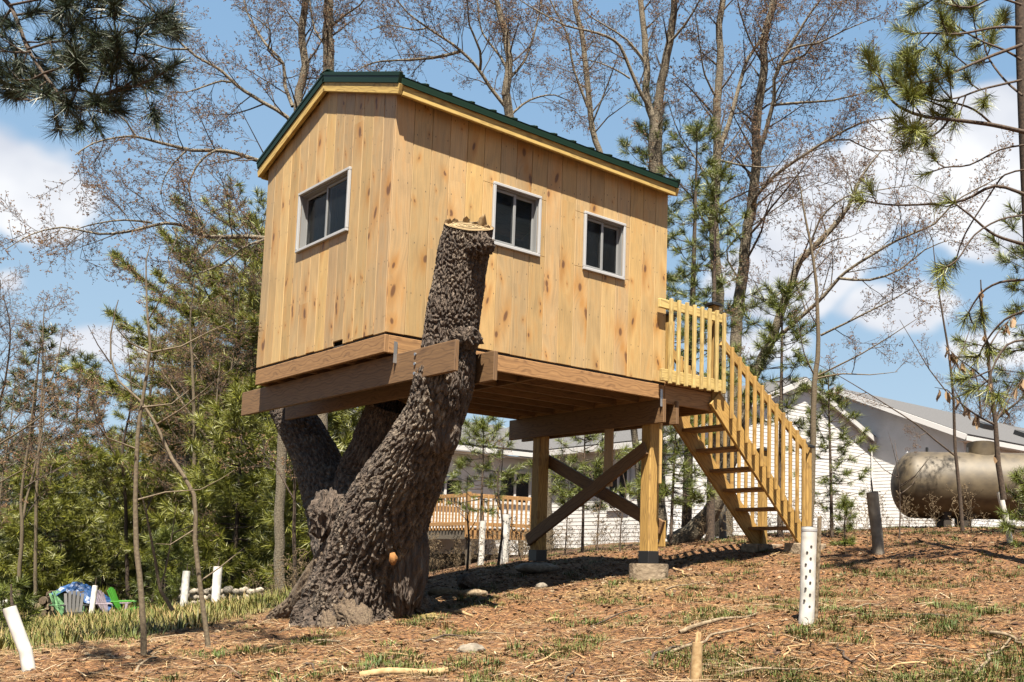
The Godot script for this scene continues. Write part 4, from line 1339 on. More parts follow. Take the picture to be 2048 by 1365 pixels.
func tree(called: String, label: String, group: String, limbs: Array, mat: Material, dens := 1.0, size := 1.0, category := "tree") -> Node3D:
	var first: PackedVector3Array = limbs[0][0]
	var t := thing(called, label, category, first[0], group)
	var tr := MB.new()
	var br := MB.new()
	var out := [[], [], [], []]
	br.col = Color(1, 1, 1)
	for k in limbs:
		var p: PackedVector3Array = k[0]
		var r := PackedFloat32Array()
		var q := PackedVector3Array()
		for i in p.size():
			q.append(p[i] - first[0])
			r.append(lerpf(k[1], k[2] * (0.5 if k[2] < 0.03 else 1.0), float(i) / (p.size() - 1)))
		var sm := smooth(q, r, 0.22)
		for i in range(1, sm[0].size() - 1):
			sm[0][i] += Vector3(rr(-1, 1), rr(-1, 1), rr(-1, 1)) * sm[1][i] * 0.16
		tr.tube(sm[0], sm[1], 12 if k[1] > 0.05 else 7)
		var from: float = k[3] if k.size() > 3 else 0.06
		if from < 0.99:
			var list := []
			sprout(sm[0], k[1], k[2], from, dens, size, br, list)
			for x in list:
				out[rng.randi_range(0, 3)].append(x)
	put(t, "trunk", tr, mat)
	if br.v.size() > 0:
		var b := put(t, "branches", br, M.branch)
		b.set_meta("kind", "stuff")
	for i in 4:
		if out[i].size() > 0:
			scatter(t, "twigs", sprays[i], M.twig, out[i])
	return t

# needles along the branches of a pine; limbs as for a tree
func needles(t: Node3D, limbs: Array, base: Vector3, kind: String, dens: float, size: float, mat: Material, tr: MB) -> void:
	var xf := []
	for k in limbs:
		var p: PackedVector3Array = k[0]
		var r := PackedFloat32Array()
		var q := PackedVector3Array()
		for i in p.size():
			q.append(p[i] - base)
			r.append(lerpf(k[1], k[2], float(i) / (p.size() - 1)))
		var sm := smooth(q, r, 0.1)
		tr.tube(sm[0], sm[1], 8)
		var from: float = k[3] if k.size() > 3 else 0.15
		if from > 0.98:
			continue
		var n: int = sm[0].size()
		for i in range(int(n * from), n - 1):
			if rng.randf() > dens:
				continue
			var o: Vector3 = sm[0][i]
			var tt: Vector3 = (sm[0][mini(i + 1, n - 1)] - sm[0][maxi(i - 1, 0)]).normalized()
			var side := tt.cross(Vector3(rr(-1, 1), rr(-1, 1), rr(-1, 1))).normalized()
			var d := (tt * 0.7 + side * 0.8 + Vector3.UP * 0.15).normalized()
			var l := rr(0.15, 0.6) * size
			var e := o + d * l
			tr.tube(PackedVector3Array([o, o.lerp(e, 0.5) + Vector3(0, -0.02, 0), e]), PackedFloat32Array([0.008, 0.006, 0.0045]), 4)
			var m := 1 + int(l / 0.16)
			for j in m:
				var f := 1.0 - 0.55 * j / m
				xf.append(Transform3D(facing((d + Vector3(rr(-1, 1), rr(-0.5, 1), rr(-1, 1)) * 0.45).normalized(), rr(0, TAU), rr(0.8, 1.2)), o.lerp(e, f)))
				if j == 0 and rng.randf() < 0.6:
					xf.append(Transform3D(facing((d + Vector3(rr(-1, 1), rr(-0.5, 1), rr(-1, 1)) * 0.9).normalized(), rr(0, TAU), rr(0.7, 1.1)), e))
		xf.append(Transform3D(facing((sm[0][n - 1] - sm[0][n - 2]), rr(0, TAU), 1.1), sm[0][n - 1]))
	scatter(t, "needles", tufts[kind], M.needle, xf)

# a whole pine: whorls of branches with needles at their ends
func pine(label: String, group: String, base: Vector3, h: float, hw: float, kind: String, sd: int, from := 0.2, dens := 1.0, tuft := 1.0, called := "pine_tree") -> Node3D:
	rng.seed = sd
	var t := thing(called, label, "pine tree", base, group)
	var tr := MB.new()
	var lean := Vector3(rr(-0.03, 0.03), 0, rr(-0.03, 0.03)) * h
	var r0 := clampf(h * 0.013, 0.012, 0.2)
	tr.tube(PackedVector3Array([Vector3(0, -0.2, 0), lean * 0.4 + Vector3(0, h * 0.4, 0), lean + Vector3(0, h, 0)]), PackedFloat32Array([r0, r0 * 0.7, 0.008]), 9)
	put(t, "trunk", tr, M.brown_bark)
	var br := MB.new()
	var xf := []
	var gap := clampf(h * 0.05, 0.14, 0.55)
	var y := h * from
	while y < h * 0.985:
		var f := (y / h - from) / (1.0 - from)
		var n := rng.randi_range(4, 6)
		var a0 := rr(0, TAU)
		for i in n:
			if rng.randf() > 0.9:
				continue
			var az := a0 + TAU * i / n + rr(-0.35, 0.35)
			var l := hw * (pow(1.0 - f, 0.55) * 0.95 + 0.07) * rr(0.55, 1.15) * (0.55 + 0.45 * smoothstep(0.0, 0.22, f))
			var o := lean * (y / h) + Vector3(0, y + rr(-0.3, 0.3) * gap, 0)
			var rise := lerpf(-0.12, 0.75, f * f) + rr(-0.1, 0.15)
			var d := Vector3(cos(az), rise, sin(az))
			var e := o + d * l + Vector3(0, 0.16 * l, 0)
			var m := o + d * l * 0.5 - Vector3(0, 0.03 * l, 0)
			br.tube(PackedVector3Array([o, m, e]), PackedFloat32Array([clampf(l * 0.014, 0.006, 0.05), clampf(l * 0.009, 0.005, 0.03), 0.004]), 4)
			var steps := maxi(2, int(l / (0.2 * tuft) * dens))
			for k in steps:
				var s := lerpf(0.22, 1.0, (k + rr(0, 1)) / steps)
				var c := o.lerp(m, s * 2.0) if s < 0.5 else m.lerp(e, s * 2.0 - 1.0)
				var out := Vector3(-sin(az), rr(-0.1, 0.35), cos(az)) * (1.0 if k % 2 else -1.0)
				var w := (1.05 - s * 0.75) * l * rr(0.15, 0.5)
				var dd := (out + d.normalized() * rr(0.5, 1.0)).normalized()
				var tip := c + dd * w
				if w > 0.2:
					br.tube(PackedVector3Array([c, tip]), PackedFloat32Array([0.006, 0.004]), 3)
				var q := maxi(1, int(w / (0.22 * tuft) * dens))
				for j in q:
					xf.append(Transform3D(facing((dd + Vector3(rr(-1, 1), rr(-0.2, 1.2), rr(-1, 1)) * 0.6).normalized(), rr(0, TAU), tuft * rr(0.7, 1.2)), c.lerp(tip, (j + 1.0) / q)))
			xf.append(Transform3D(facing(d + Vector3(0, 0.6, 0), rr(0, TAU), tuft * rr(0.9, 1.2)), e))
		y += gap * rr(0.75, 1.25)
	xf.append(Transform3D(facing(Vector3.UP, 0.0, tuft), lean + Vector3(0, h, 0)))
	var b := put(t, "branches", br, M.brown_bark)
	b.set_meta("kind", "stuff")
	scatter(t, "needles", tufts[kind], M.needle, xf)
	return t

func make_trees() -> void:
	# ---- the tall bare trees behind the tree house
	rng.seed = 501
	var g := "tall bare trees behind the tree house"
	tree("bare_tree", "bare tree behind the gable peak with two long limbs reaching out beside the gable wall", g, [
		[PackedVector3Array([Vector3(3.539, -2.482, -9.535), Vector3(3.366, -0.375, -9.365), Vector3(3.241, 2.435, -9.035), Vector3(3.076, 4.914, -8.799), Vector3(2.997, 5.699, -8.75), Vector3(3.013, 6.038, -8.68), Vector3(3.035, 6.312, -8.614), Vector3(2.95, 6.715, -8.632), Vector3(2.93, 7.054, -8.597), Vector3(2.934, 7.394, -8.538), Vector3(2.854, 8.385, -8.458)]), 0.0831, 0.0499, 0.72],
		[PackedVector3Array([Vector3(3.01, 5.244, -8.811), Vector3(2.851, 5.409, -8.784), Vector3(2.499, 5.592, -8.946), Vector3(2.123, 5.819, -9.123), Vector3(1.895, 5.99, -9.164), Vector3(1.53, 6.178, -9.337), Vector3(1.259, 6.382, -9.415), Vector3(1.008, 6.645, -9.464), Vector3(0.81, 6.843, -9.47), Vector3(0.662, 7.123, -9.414)]), 0.0374, 0.0156],
		[PackedVector3Array([Vector3(1.953, 5.744, -8.926), Vector3(1.784, 5.667, -8.823), Vector3(1.537, 5.493, -8.812), Vector3(1.253, 5.297, -8.842), Vector3(0.973, 5.226, -8.846)]), 0.02, 0.0095],
		[PackedVector3Array([Vector3(1.333, 6.113, -9.055), Vector3(1.053, 5.994, -9.021), Vector3(0.777, 5.951, -8.971), Vector3(0.53, 5.772, -8.914)]), 0.0197, 0.0094],
		[PackedVector3Array([Vector3(2.944, 5.631, -8.813), Vector3(2.864, 6.013, -8.972), Vector3(2.845, 6.434, -9.064), Vector3(2.631, 6.821, -9.356), Vector3(2.522, 7.146, -9.552), Vector3(2.43, 7.475, -9.732), Vector3(2.346, 8.039, -9.866)]), 0.0333, 0.0172],
		[PackedVector3Array([Vector3(2.766, 6.339, -8.875), Vector3(2.46, 6.427, -8.786), Vector3(2.357, 6.618, -8.48), Vector3(1.824, 6.866, -8.589)]), 0.0208, 0.0119],
		[PackedVector3Array([Vector3(3.079, 4.501, -8.863), Vector3(2.71, 4.576, -8.901), Vector3(2.419, 4.568, -8.876), Vector3(1.98, 4.618, -8.987), Vector3(1.512, 4.538, -9.149), Vector3(0.992, 4.588, -9.339), Vector3(0.738, 4.556, -9.282), Vector3(0.475, 4.447, -9.245), Vector3(0.16, 4.263, -9.271), Vector3(-0.067, 4.003, -9.223)]), 0.0416, 0.0147],
		[PackedVector3Array([Vector3(0.778, 4.609, -9.422), Vector3(0.636, 4.773, -9.394), Vector3(0.439, 4.91, -9.426)]), 0.0193, 0.0095],
		[PackedVector3Array([Vector3(1.813, 4.563, -8.972), Vector3(1.634, 4.38, -9.037), Vector3(1.496, 3.958, -9.1), Vector3(1.541, 3.606, -8.971), Vector3(1.604, 3.344, -8.809)]), 0.0198, 0.0116],
		[PackedVector3Array([Vector3(1.425, 4.486, -9.086), Vector3(1.275, 4.266, -9.128), Vector3(1.15, 3.972, -9.157), Vector3(1.098, 3.683, -9.114)]), 0.0156, 0.0096],
		[PackedVector3Array([Vector3(3.182, 3.262, -8.96), Vector3(2.708, 3.378, -9.07), Vector3(2.13, 3.309, -9.314), Vector3(1.808, 3.246, -9.303), Vector3(1.526, 3.316, -9.231), Vector3(1.215, 3.281, -9.205), Vector3(0.748, 3.067, -9.361), Vector3(0.376, 2.956, -9.408), Vector3(-0.088, 2.968, -9.525), Vector3(-0.464, 2.777, -9.588), Vector3(-0.755, 2.486, -9.582)]), 0.0416, 0.0107],
		[PackedVector3Array([Vector3(1.082, 3.286, -9.335), Vector3(0.742, 3.282, -9.483), Vector3(0.332, 3.155, -9.721), Vector3(-0.012, 2.956, -9.904)]), 0.0193, 0.0094],
		[PackedVector3Array([Vector3(1.347, 3.254, -9.22), Vector3(1.372, 3.062, -9.084), Vector3(1.275, 2.717, -9.095), Vector3(1.314, 2.439, -8.96)]), 0.0194, 0.0095],
		[PackedVector3Array([Vector3(2.912, 3.444, -8.915), Vector3(2.62, 3.284, -8.89), Vector3(2.305, 3.071, -8.896), Vector3(2.007, 2.745, -8.903), Vector3(1.532, 2.445, -9.082), Vector3(1.206, 2.133, -9.115)]), 0.0246, 0.0114],
		[PackedVector3Array([Vector3(2.123, 3.303, -9.294), Vector3(1.89, 2.994, -9.103), Vector3(1.618, 2.739, -8.94), Vector3(1.293, 2.564, -8.819)]), 0.0202, 0.0095]], M.grey_bark, 1.25, 1.0)
	rng.seed = 502
	tree("bare_tree", "straight grey bare tree rising just behind the ridge of the green roof", g, [
		[PackedVector3Array([Vector3(4.253, -2.449, -9.531), Vector3(3.896, 1.717, -9.211), Vector3(3.523, 6.522, -8.805), Vector3(3.463, 6.972, -8.791), Vector3(3.449, 7.321, -8.749), Vector3(3.416, 7.669, -8.725), Vector3(3.324, 8.86, -8.624)]), 0.1027, 0.077, 0.8],
		[PackedVector3Array([Vector3(3.452, 7.159, -8.772), Vector3(3.568, 7.332, -8.393), Vector3(3.659, 7.415, -8.054), Vector3(3.68, 7.577, -7.771)]), 0.0257, 0.0125],
		[PackedVector3Array([Vector3(3.495, 6.819, -8.784), Vector3(3.369, 7.24, -9.077), Vector3(3.336, 7.756, -9.262), Vector3(3.314, 8.281, -9.436)]), 0.0257, 0.0132]], M.grey_bark, 0.9, 1.0)
	rng.seed = 503
	tree("bare_tree", "many-stemmed bare tree fanning out over the middle of the roof slope", g, [
		[PackedVector3Array([Vector3(7.273, -1.597, -7.113), Vector3(7.05, 0.133, -7.055), Vector3(6.631, 2.752, -7.046), Vector3(6.068, 5.989, -7.081), Vector3(5.993, 6.321, -7.101), Vector3(5.988, 6.706, -7.044), Vector3(5.976, 6.977, -7.012), Vector3(5.893, 7.396, -7.027), Vector3(5.767, 7.814, -7.084), Vector3(5.732, 7.988, -7.091), Vector3(5.642, 8.687, -7.067)]), 0.0968, 0.0396, 0.8],
		[PackedVector3Array([Vector3(6.019, 6.111, -7.11), Vector3(5.745, 6.43, -7.223), Vector3(5.504, 6.748, -7.304), Vector3(5.248, 6.975, -7.414), Vector3(5.001, 7.132, -7.527), Vector3(4.717, 7.294, -7.675), Vector3(4.427, 7.489, -7.825), Vector3(4.272, 7.617, -7.851), Vector3(4.093, 7.887, -7.879)]), 0.0352, 0.017],
		[PackedVector3Array([Vector3(5.97, 6.767, -7.052), Vector3(5.911, 7.04, -7.18), Vector3(5.75, 7.375, -7.398), Vector3(5.687, 7.67, -7.526), Vector3(5.656, 8.155, -7.591), Vector3(5.625, 8.645, -7.657)]), 0.0264, 0.0135],
		[PackedVector3Array([Vector3(5.473, 6.617, -7.143), Vector3(5.35, 6.858, -6.978), Vector3(5.09, 7.199, -6.932), Vector3(4.955, 7.392, -6.787), Vector3(4.792, 7.686, -6.653)]), 0.026, 0.0125],
		[PackedVector3Array([Vector3(5.261, 6.987, -7.434), Vector3(4.973, 6.831, -7.556), Vector3(4.679, 6.71, -7.677), Vector3(4.41, 6.624, -7.769), Vector3(4.037, 6.527, -7.965), Vector3(3.781, 6.375, -8.054), Vector3(3.523, 6.084, -8.168)]), 0.0305, 0.0125],
		[PackedVector3Array([Vector3(4.804, 7.384, -7.823), Vector3(4.562, 7.235, -7.803), Vector3(4.156, 7.21, -7.926), Vector3(3.832, 7.018, -7.994)]), 0.0174, 0.0105],
		[PackedVector3Array([Vector3(5.999, 6.592, -7.052), Vector3(6.263, 7.02, -6.933), Vector3(6.425, 7.628, -6.887), Vector3(6.556, 8.245, -6.87), Vector3(6.641, 8.689, -6.928)]), 0.0264, 0.0136],
		[PackedVector3Array([Vector3(6.093, 5.981, -7.057), Vector3(6.401, 6.323, -6.933), Vector3(6.806, 6.494, -6.741), Vector3(7.178, 6.395, -6.625)]), 0.022, 0.0136]], M.grey_bark, 1.45, 1.0)
	rng.seed = 504
	tree("bare_tree", "slim bare tree rising over the lower half of the roof with a thin fork", g, [
		[PackedVector3Array([Vector3(7.776, -1.528, -5.188), Vector3(7.387, 0.879, -5.185), Vector3(6.939, 3.351, -5.229), Vector3(6.698, 4.67, -5.254), Vector3(6.633, 4.991, -5.267), Vector3(6.519, 5.327, -5.326), Vector3(6.424, 5.896, -5.327), Vector3(6.348, 6.341, -5.331), Vector3(6.262, 6.819, -5.339), Vector3(6.194, 7.107, -5.36), Vector3(6.101, 7.469, -5.393), Vector3(6, 8.046, -5.4)]), 0.0582, 0.0374, 0.7],
		[PackedVector3Array([Vector3(6.431, 5.698, -5.353), Vector3(6.149, 6.266, -5.399), Vector3(5.952, 6.804, -5.364), Vector3(5.645, 7.3, -5.446), Vector3(5.464, 7.647, -5.428)]), 0.0249, 0.0162],
		[PackedVector3Array([Vector3(6.489, 5.327, -5.355), Vector3(6.585, 6.044, -5.05), Vector3(6.585, 6.261, -4.921), Vector3(6.595, 6.558, -4.769)]), 0.0166, 0.0103]], M.grey_bark, 0.7, 0.9)
	rng.seed = 505
	tree("bare_tree", "thick forked bare tree with pale stems behind the far end of the roof", g, [
		[PackedVector3Array([Vector3(7.22, -1.428, -4.307), Vector3(7.069, -0.046, -4.233), Vector3(6.852, 2.286, -4.071), Vector3(6.666, 4.291, -3.931), Vector3(6.587, 5.146, -3.872)]), 0.1408, 0.1017, 0.95],
		[PackedVector3Array([Vector3(6.572, 5.068, -3.899), Vector3(6.473, 5.477, -3.978), Vector3(6.479, 5.781, -3.97), Vector3(6.441, 6.195, -3.988), Vector3(6.408, 6.619, -3.999), Vector3(6.353, 7.036, -4.033), Vector3(6.281, 7.761, -4.035)]), 0.0626, 0.0396, 0.3],
		[PackedVector3Array([Vector3(6.615, 5.084, -3.854), Vector3(6.574, 5.451, -3.788), Vector3(6.568, 5.855, -3.681), Vector3(6.564, 6.242, -3.576), Vector3(6.544, 6.619, -3.487), Vector3(6.514, 6.863, -3.43), Vector3(6.466, 7.537, -3.322)]), 0.0743, 0.0464, 0.3],
		[PackedVector3Array([Vector3(6.543, 5.192, -3.907), Vector3(6.332, 5.473, -3.965), Vector3(6.134, 5.806, -4.001), Vector3(5.944, 6.113, -4.032), Vector3(5.737, 6.217, -4.115), Vector3(5.459, 6.272, -4.275), Vector3(5.186, 6.296, -4.434), Vector3(4.844, 6.454, -4.641), Vector3(4.576, 6.589, -4.778)]), 0.0352, 0.0151],
		[PackedVector3Array([Vector3(6.052, 5.582, -3.905), Vector3(5.79, 5.683, -4.006), Vector3(5.458, 5.757, -4.182), Vector3(5.198, 5.666, -4.312)]), 0.0154, 0.0094],
		[PackedVector3Array([Vector3(6.372, 6.013, -3.944), Vector3(6.122, 6.302, -4.073), Vector3(5.804, 6.51, -4.284), Vector3(5.607, 6.611, -4.392), Vector3(5.401, 6.819, -4.491)]), 0.0196, 0.0116],
		[PackedVector3Array([Vector3(6.498, 6.192, -3.508), Vector3(6.531, 6.378, -3.209), Vector3(6.545, 6.671, -2.912), Vector3(6.464, 6.804, -2.734)]), 0.0232, 0.0112]], M.grey_bark, 0.8, 1.0)
	rng.seed = 506
	tree("bare_tree", "bare tree rising behind the landing railing with a forked brown stem", g, [
		[PackedVector3Array([Vector3(7.916, -1.381, -3.61), Vector3(7.779, -0.029, -3.527), Vector3(7.566, 2.147, -3.387), Vector3(7.435, 3.079, -3.366), Vector3(7.374, 3.615, -3.34), Vector3(7.337, 4.253, -3.274), Vector3(7.315, 4.735, -3.218), Vector3(7.259, 5.209, -3.196), Vector3(7.237, 5.691, -3.14), Vector3(7.215, 6.166, -3.085), Vector3(7.154, 6.585, -3.078), Vector3(7.163, 6.967, -3.008), Vector3(7.116, 7.589, -2.953)]), 0.0939, 0.043, 0.5],
		[PackedVector3Array([Vector3(7.331, 4.556, -3.23), Vector3(7.478, 5.099, -3.139), Vector3(7.613, 5.727, -3.046), Vector3(7.736, 6.195, -2.99), Vector3(7.923, 6.541, -2.891), Vector3(8.05, 6.931, -2.844), Vector3(8.135, 7.468, -2.814)]), 0.043, 0.0244, 0.2],
		[PackedVector3Array([Vector3(7.349, 4.479, -3.225), Vector3(7.445, 4.33, -2.871), Vector3(7.575, 4.222, -2.477), Vector3(7.584, 4.186, -2.191)]), 0.0196, 0.0113],
		[PackedVector3Array([Vector3(7.252, 5.411, -3.171), Vector3(6.956, 5.718, -3.178), Vector3(6.745, 6.095, -3.09), Vector3(6.528, 6.537, -2.997)]), 0.0196, 0.0114],
		[PackedVector3Array([Vector3(7.363, 3.856, -3.312), Vector3(7.238, 4.447, -3.529), Vector3(7.061, 4.967, -3.809), Vector3(6.958, 5.576, -4.002)]), 0.0196, 0.012]], M.grey_bark, 1.0, 1.0)
	rng.seed = 507
	tree("bare_tree", "leaning bare tree beside the staircase with a long limb spreading towards the pine", g, [
		[PackedVector3Array([Vector3(8.343, -1.352, -3.891), Vector3(8.261, 0.028, -3.75), Vector3(8.184, 1.6, -3.572), Vector3(8.15, 2.274, -3.497), Vector3(8.144, 3.013, -3.383), Vector3(8.131, 3.462, -3.324), Vector3(8.153, 4.025, -3.211), Vector3(8.144, 4.619, -3.124), Vector3(8.087, 5.108, -3.101), Vector3(8.081, 5.67, -3.017), Vector3(8.087, 6.096, -2.942), Vector3(8.041, 6.593, -2.907), Vector3(8.073, 6.987, -2.812), Vector3(8.1, 7.253, -2.742), Vector3(8.081, 7.895, -2.658)]), 0.1049, 0.0484, 0.45],
		[PackedVector3Array([Vector3(8.138, 4.684, -3.119), Vector3(8.163, 5.253, -2.914), Vector3(8.154, 5.618, -2.775), Vector3(8.081, 5.883, -2.717), Vector3(8.095, 6.18, -2.567), Vector3(8.175, 6.538, -2.34), Vector3(8.252, 6.863, -2.123), Vector3(8.336, 7.106, -1.913), Vector3(8.474, 7.465, -1.63)]), 0.0403, 0.0196, 0.1],
		[PackedVector3Array([Vector3(7.85, 5.737, -2.526), Vector3(7.885, 6.145, -2.248), Vector3(8.109, 6.206, -1.84), Vector3(8.267, 6.339, -1.486), Vector3(8.424, 6.431, -1.139)]), 0.0235, 0.0114],
		[PackedVector3Array([Vector3(8.012, 5.436, -2.698), Vector3(8.221, 5.395, -2.214), Vector3(8.356, 5.344, -1.806), Vector3(8.463, 5.344, -1.417), Vector3(8.495, 5.333, -1.104)]), 0.0238, 0.0113],
		[PackedVector3Array([Vector3(8.132, 3.88, -3.255), Vector3(8.077, 4.04, -3.082), Vector3(8.15, 4.317, -2.763), Vector3(8.27, 4.527, -2.408), Vector3(8.449, 4.765, -1.989), Vector3(8.654, 4.968, -1.552), Vector3(8.686, 4.972, -1.317), Vector3(8.829, 4.97, -0.974)]), 0.0363, 0.0152],
		[PackedVector3Array([Vector3(8.505, 4.795, -2.031), Vector3(8.655, 4.763, -1.674), Vector3(8.768, 4.554, -1.384), Vector3(8.97, 4.501, -0.981), Vector3(9.173, 4.374, -0.588)]), 0.0156, 0.0094],
		[PackedVector3Array([Vector3(8.122, 2.755, -3.446), Vector3(7.839, 3.195, -3.479), Vector3(8.118, 3.68, -2.947), Vector3(8.361, 4, -2.478), Vector3(8.5, 4.195, -2.133)]), 0.0161, 0.0098],
		[PackedVector3Array([Vector3(8.038, 6.068, -2.57), Vector3(8.152, 6.134, -2.163), Vector3(8.13, 6.423, -1.856), Vector3(8.158, 6.704, -1.499)]), 0.0238, 0.0114],
		[PackedVector3Array([Vector3(7.931, 6.112, -2.811), Vector3(7.616, 6.42, -2.836), Vector3(7.342, 6.798, -2.81), Vector3(7.134, 7.091, -2.733)]), 0.0199, 0.0116]], M.grey_bark, 1.35, 1.0)
	rng.seed = 508
	tree("leaning_tree", "dark curved tree behind the stairs, leaning over towards the gas tank", g, [
		[PackedVector3Array([Vector3(6.326, -1.553, -3.087), Vector3(6.51, -1.365, -2.875), Vector3(6.663, -1.107, -2.682), Vector3(6.741, -0.752, -2.548), Vector3(6.841, -0.044, -2.334), Vector3(6.92, 0.84, -2.113)]), 0.1702, 0.078, 0.95],
		[PackedVector3Array([Vector3(6.92, 0.84, -2.113), Vector3(7.01, 1.276, -1.925), Vector3(7.07, 1.661, -1.776), Vector3(7.137, 2.171, -1.599), Vector3(7.183, 2.476, -1.475), Vector3(7.341, 2.755, -1.245), Vector3(7.484, 3.039, -1.03), Vector3(7.541, 3.209, -0.918), Vector3(7.597, 3.56, -0.778), Vector3(7.668, 3.792, -0.642), Vector3(7.756, 3.996, -0.493)]), 0.0745, 0.014, 0.2],
		[PackedVector3Array([Vector3(7.026, 1.28, -1.938), Vector3(7.241, 1.657, -1.554), Vector3(7.408, 1.979, -1.226), Vector3(7.473, 2.205, -1.016), Vector3(7.57, 2.374, -0.782), Vector3(7.868, 2.69, -0.326), Vector3(8.138, 2.892, 0.084), Vector3(8.224, 3.148, 0.32), Vector3(8.351, 3.308, 0.582), Vector3(8.55, 3.488, 0.919)]), 0.0319, 0.0101, 0.1],
		[PackedVector3Array([Vector3(7.42, 2.173, -0.978), Vector3(7.636, 2.132, -0.63), Vector3(7.832, 2.247, -0.276), Vector3(7.964, 2.494, 0.036), Vector3(8.105, 2.604, 0.335)]), 0.0208, 0.0101],
		[PackedVector3Array([Vector3(7.166, 2.589, -1.304), Vector3(7.129, 2.967, -1.103), Vector3(7.246, 3.238, -0.766), Vector3(7.475, 3.303, -0.352), Vector3(7.701, 3.333, 0.053)]), 0.0175, 0.0084],
		[PackedVector3Array([Vector3(7.029, 2.133, -1.513), Vector3(6.645, 1.822, -1.59), Vector3(6.258, 1.821, -1.618)]), 0.0175, 0.0084],
		[PackedVector3Array([Vector3(7.386, 1.404, -1.278), Vector3(7.57, 1.635, -0.728), Vector3(7.706, 1.836, -0.231), Vector3(7.743, 2.007, 0.164)]), 0.0175, 0.0083]], M.grey_bark, 1.1, 0.9)
	# ---- saplings
	rng.seed = 509
	var gs := "bare saplings round the tree house"
	tree("sapling", "slender pale-stemmed sapling standing in front of the white house gable", gs, [
		[PackedVector3Array([Vector3(6.09, -1.551, -0.489), Vector3(6.042, -0.749, -0.407), Vector3(5.993, -0.08, -0.348), Vector3(5.958, 0.43, -0.299), Vector3(5.958, 0.71, -0.254), Vector3(5.939, 0.965, -0.232), Vector3(5.889, 1.408, -0.21), Vector3(5.839, 1.76, -0.202), Vector3(5.754, 2.159, -0.222), Vector3(5.654, 2.583, -0.253), Vector3(5.617, 2.789, -0.256), Vector3(5.533, 3.037, -0.299)]), 0.0458, 0.0092, 0.55],
		[PackedVector3Array([Vector3(5.981, 0.516, -0.263), Vector3(6.074, 0.635, -0.01), Vector3(6.164, 0.751, 0.239), Vector3(6.265, 0.902, 0.505), Vector3(6.323, 1.025, 0.725), Vector3(6.406, 1.175, 0.972)]), 0.0122, 0.0059, 0.3],
		[PackedVector3Array([Vector3(5.962, 0.479, -0.287), Vector3(6.11, 0.527, 0.008), Vector3(6.26, 0.502, 0.294), Vector3(6.41, 0.525, 0.588)]), 0.0122, 0.006, 0.4],
		[PackedVector3Array([Vector3(5.95, 0.515, -0.293), Vector3(5.756, 0.76, -0.304), Vector3(5.613, 1.026, -0.262)]), 0.0122, 0.006, 0.4],
		[PackedVector3Array([Vector3(5.811, 1.923, -0.204), Vector3(5.939, 2.246, -0.096), Vector3(6.043, 2.508, -0.021)]), 0.0092, 0.0062, 0.3]], M.sapling_bark, 0.35, 0.5, "sapling")
	rng.seed = 510
	tree("sapling", "thin dark sapling growing in front of the gas tank", gs, [
		[PackedVector3Array([Vector3(6.954, -1.353, 1.106), Vector3(6.899, -0.992, 1.11), Vector3(6.81, -0.439, 1.112), Vector3(6.738, 0.155, 1.136), Vector3(6.651, 0.69, 1.136), Vector3(6.539, 1.219, 1.111), Vector3(6.454, 1.644, 1.095), Vector3(6.389, 2.034, 1.094)]), 0.0264, 0.0088, 0.5],
		[PackedVector3Array([Vector3(6.801, -0.474, 1.097), Vector3(6.551, -0.307, 0.99), Vector3(6.299, -0.131, 0.882), Vector3(5.902, 0.125, 0.644), Vector3(5.516, 0.355, 0.412), Vector3(5.179, 0.532, 0.221)]), 0.0117, 0.0057, 0.2],
		[PackedVector3Array([Vector3(6.728, 0.172, 1.129), Vector3(6.563, 0.53, 0.929), Vector3(6.467, 0.834, 0.789), Vector3(6.37, 1.142, 0.648)]), 0.0088, 0.006, 0.2],
		[PackedVector3Array([Vector3(6.684, 0.522, 1.141), Vector3(6.858, 0.837, 1.223), Vector3(6.984, 1.156, 1.258)]), 0.0088, 0.006, 0.2]], M.brown_bark, 0.45, 0.5, "sapling")
	rng.seed = 511
	var bl := [
		[PackedVector3Array([Vector3(5.951, -1.072, 2.142), Vector3(5.881, -0.712, 2.13), Vector3(5.821, -0.301, 2.137), Vector3(5.758, 0.059, 2.133), Vector3(5.69, 0.47, 2.133), Vector3(5.628, 0.778, 2.121), Vector3(5.572, 1.19, 2.132)]), 0.0337, 0.013, 0.9],
		[PackedVector3Array([Vector3(5.813, -0.301, 2.13), Vector3(5.628, -0.237, 2.063), Vector3(5.421, -0.124, 1.982), Vector3(5.231, 0.013, 1.923), Vector3(5.073, 0.023, 1.874)]), 0.013, 0.005, 0.9],
		[PackedVector3Array([Vector3(5.818, -0.275, 2.139), Vector3(5.932, -0.109, 2.184), Vector3(6.052, 0.086, 2.239), Vector3(6.207, 0.309, 2.334)]), 0.013, 0.0053, 0.9],
		[PackedVector3Array([Vector3(5.746, 0.11, 2.129), Vector3(5.523, 0.243, 2.072), Vector3(5.315, 0.323, 2.021), Vector3(5.105, 0.45, 1.975)]), 0.0104, 0.005, 0.9],
		[PackedVector3Array([Vector3(5.687, 0.47, 2.129), Vector3(5.897, 0.712, 2.164), Vector3(6.133, 0.908, 2.217)]), 0.0104, 0.0053, 0.9]]
	var beech := tree("beech_sapling", "sapling that still holds papery brown leaves above its white guard tube", gs, bl, M.brown_bark, 0.0, 0.0, "sapling")
	rng.seed = 512
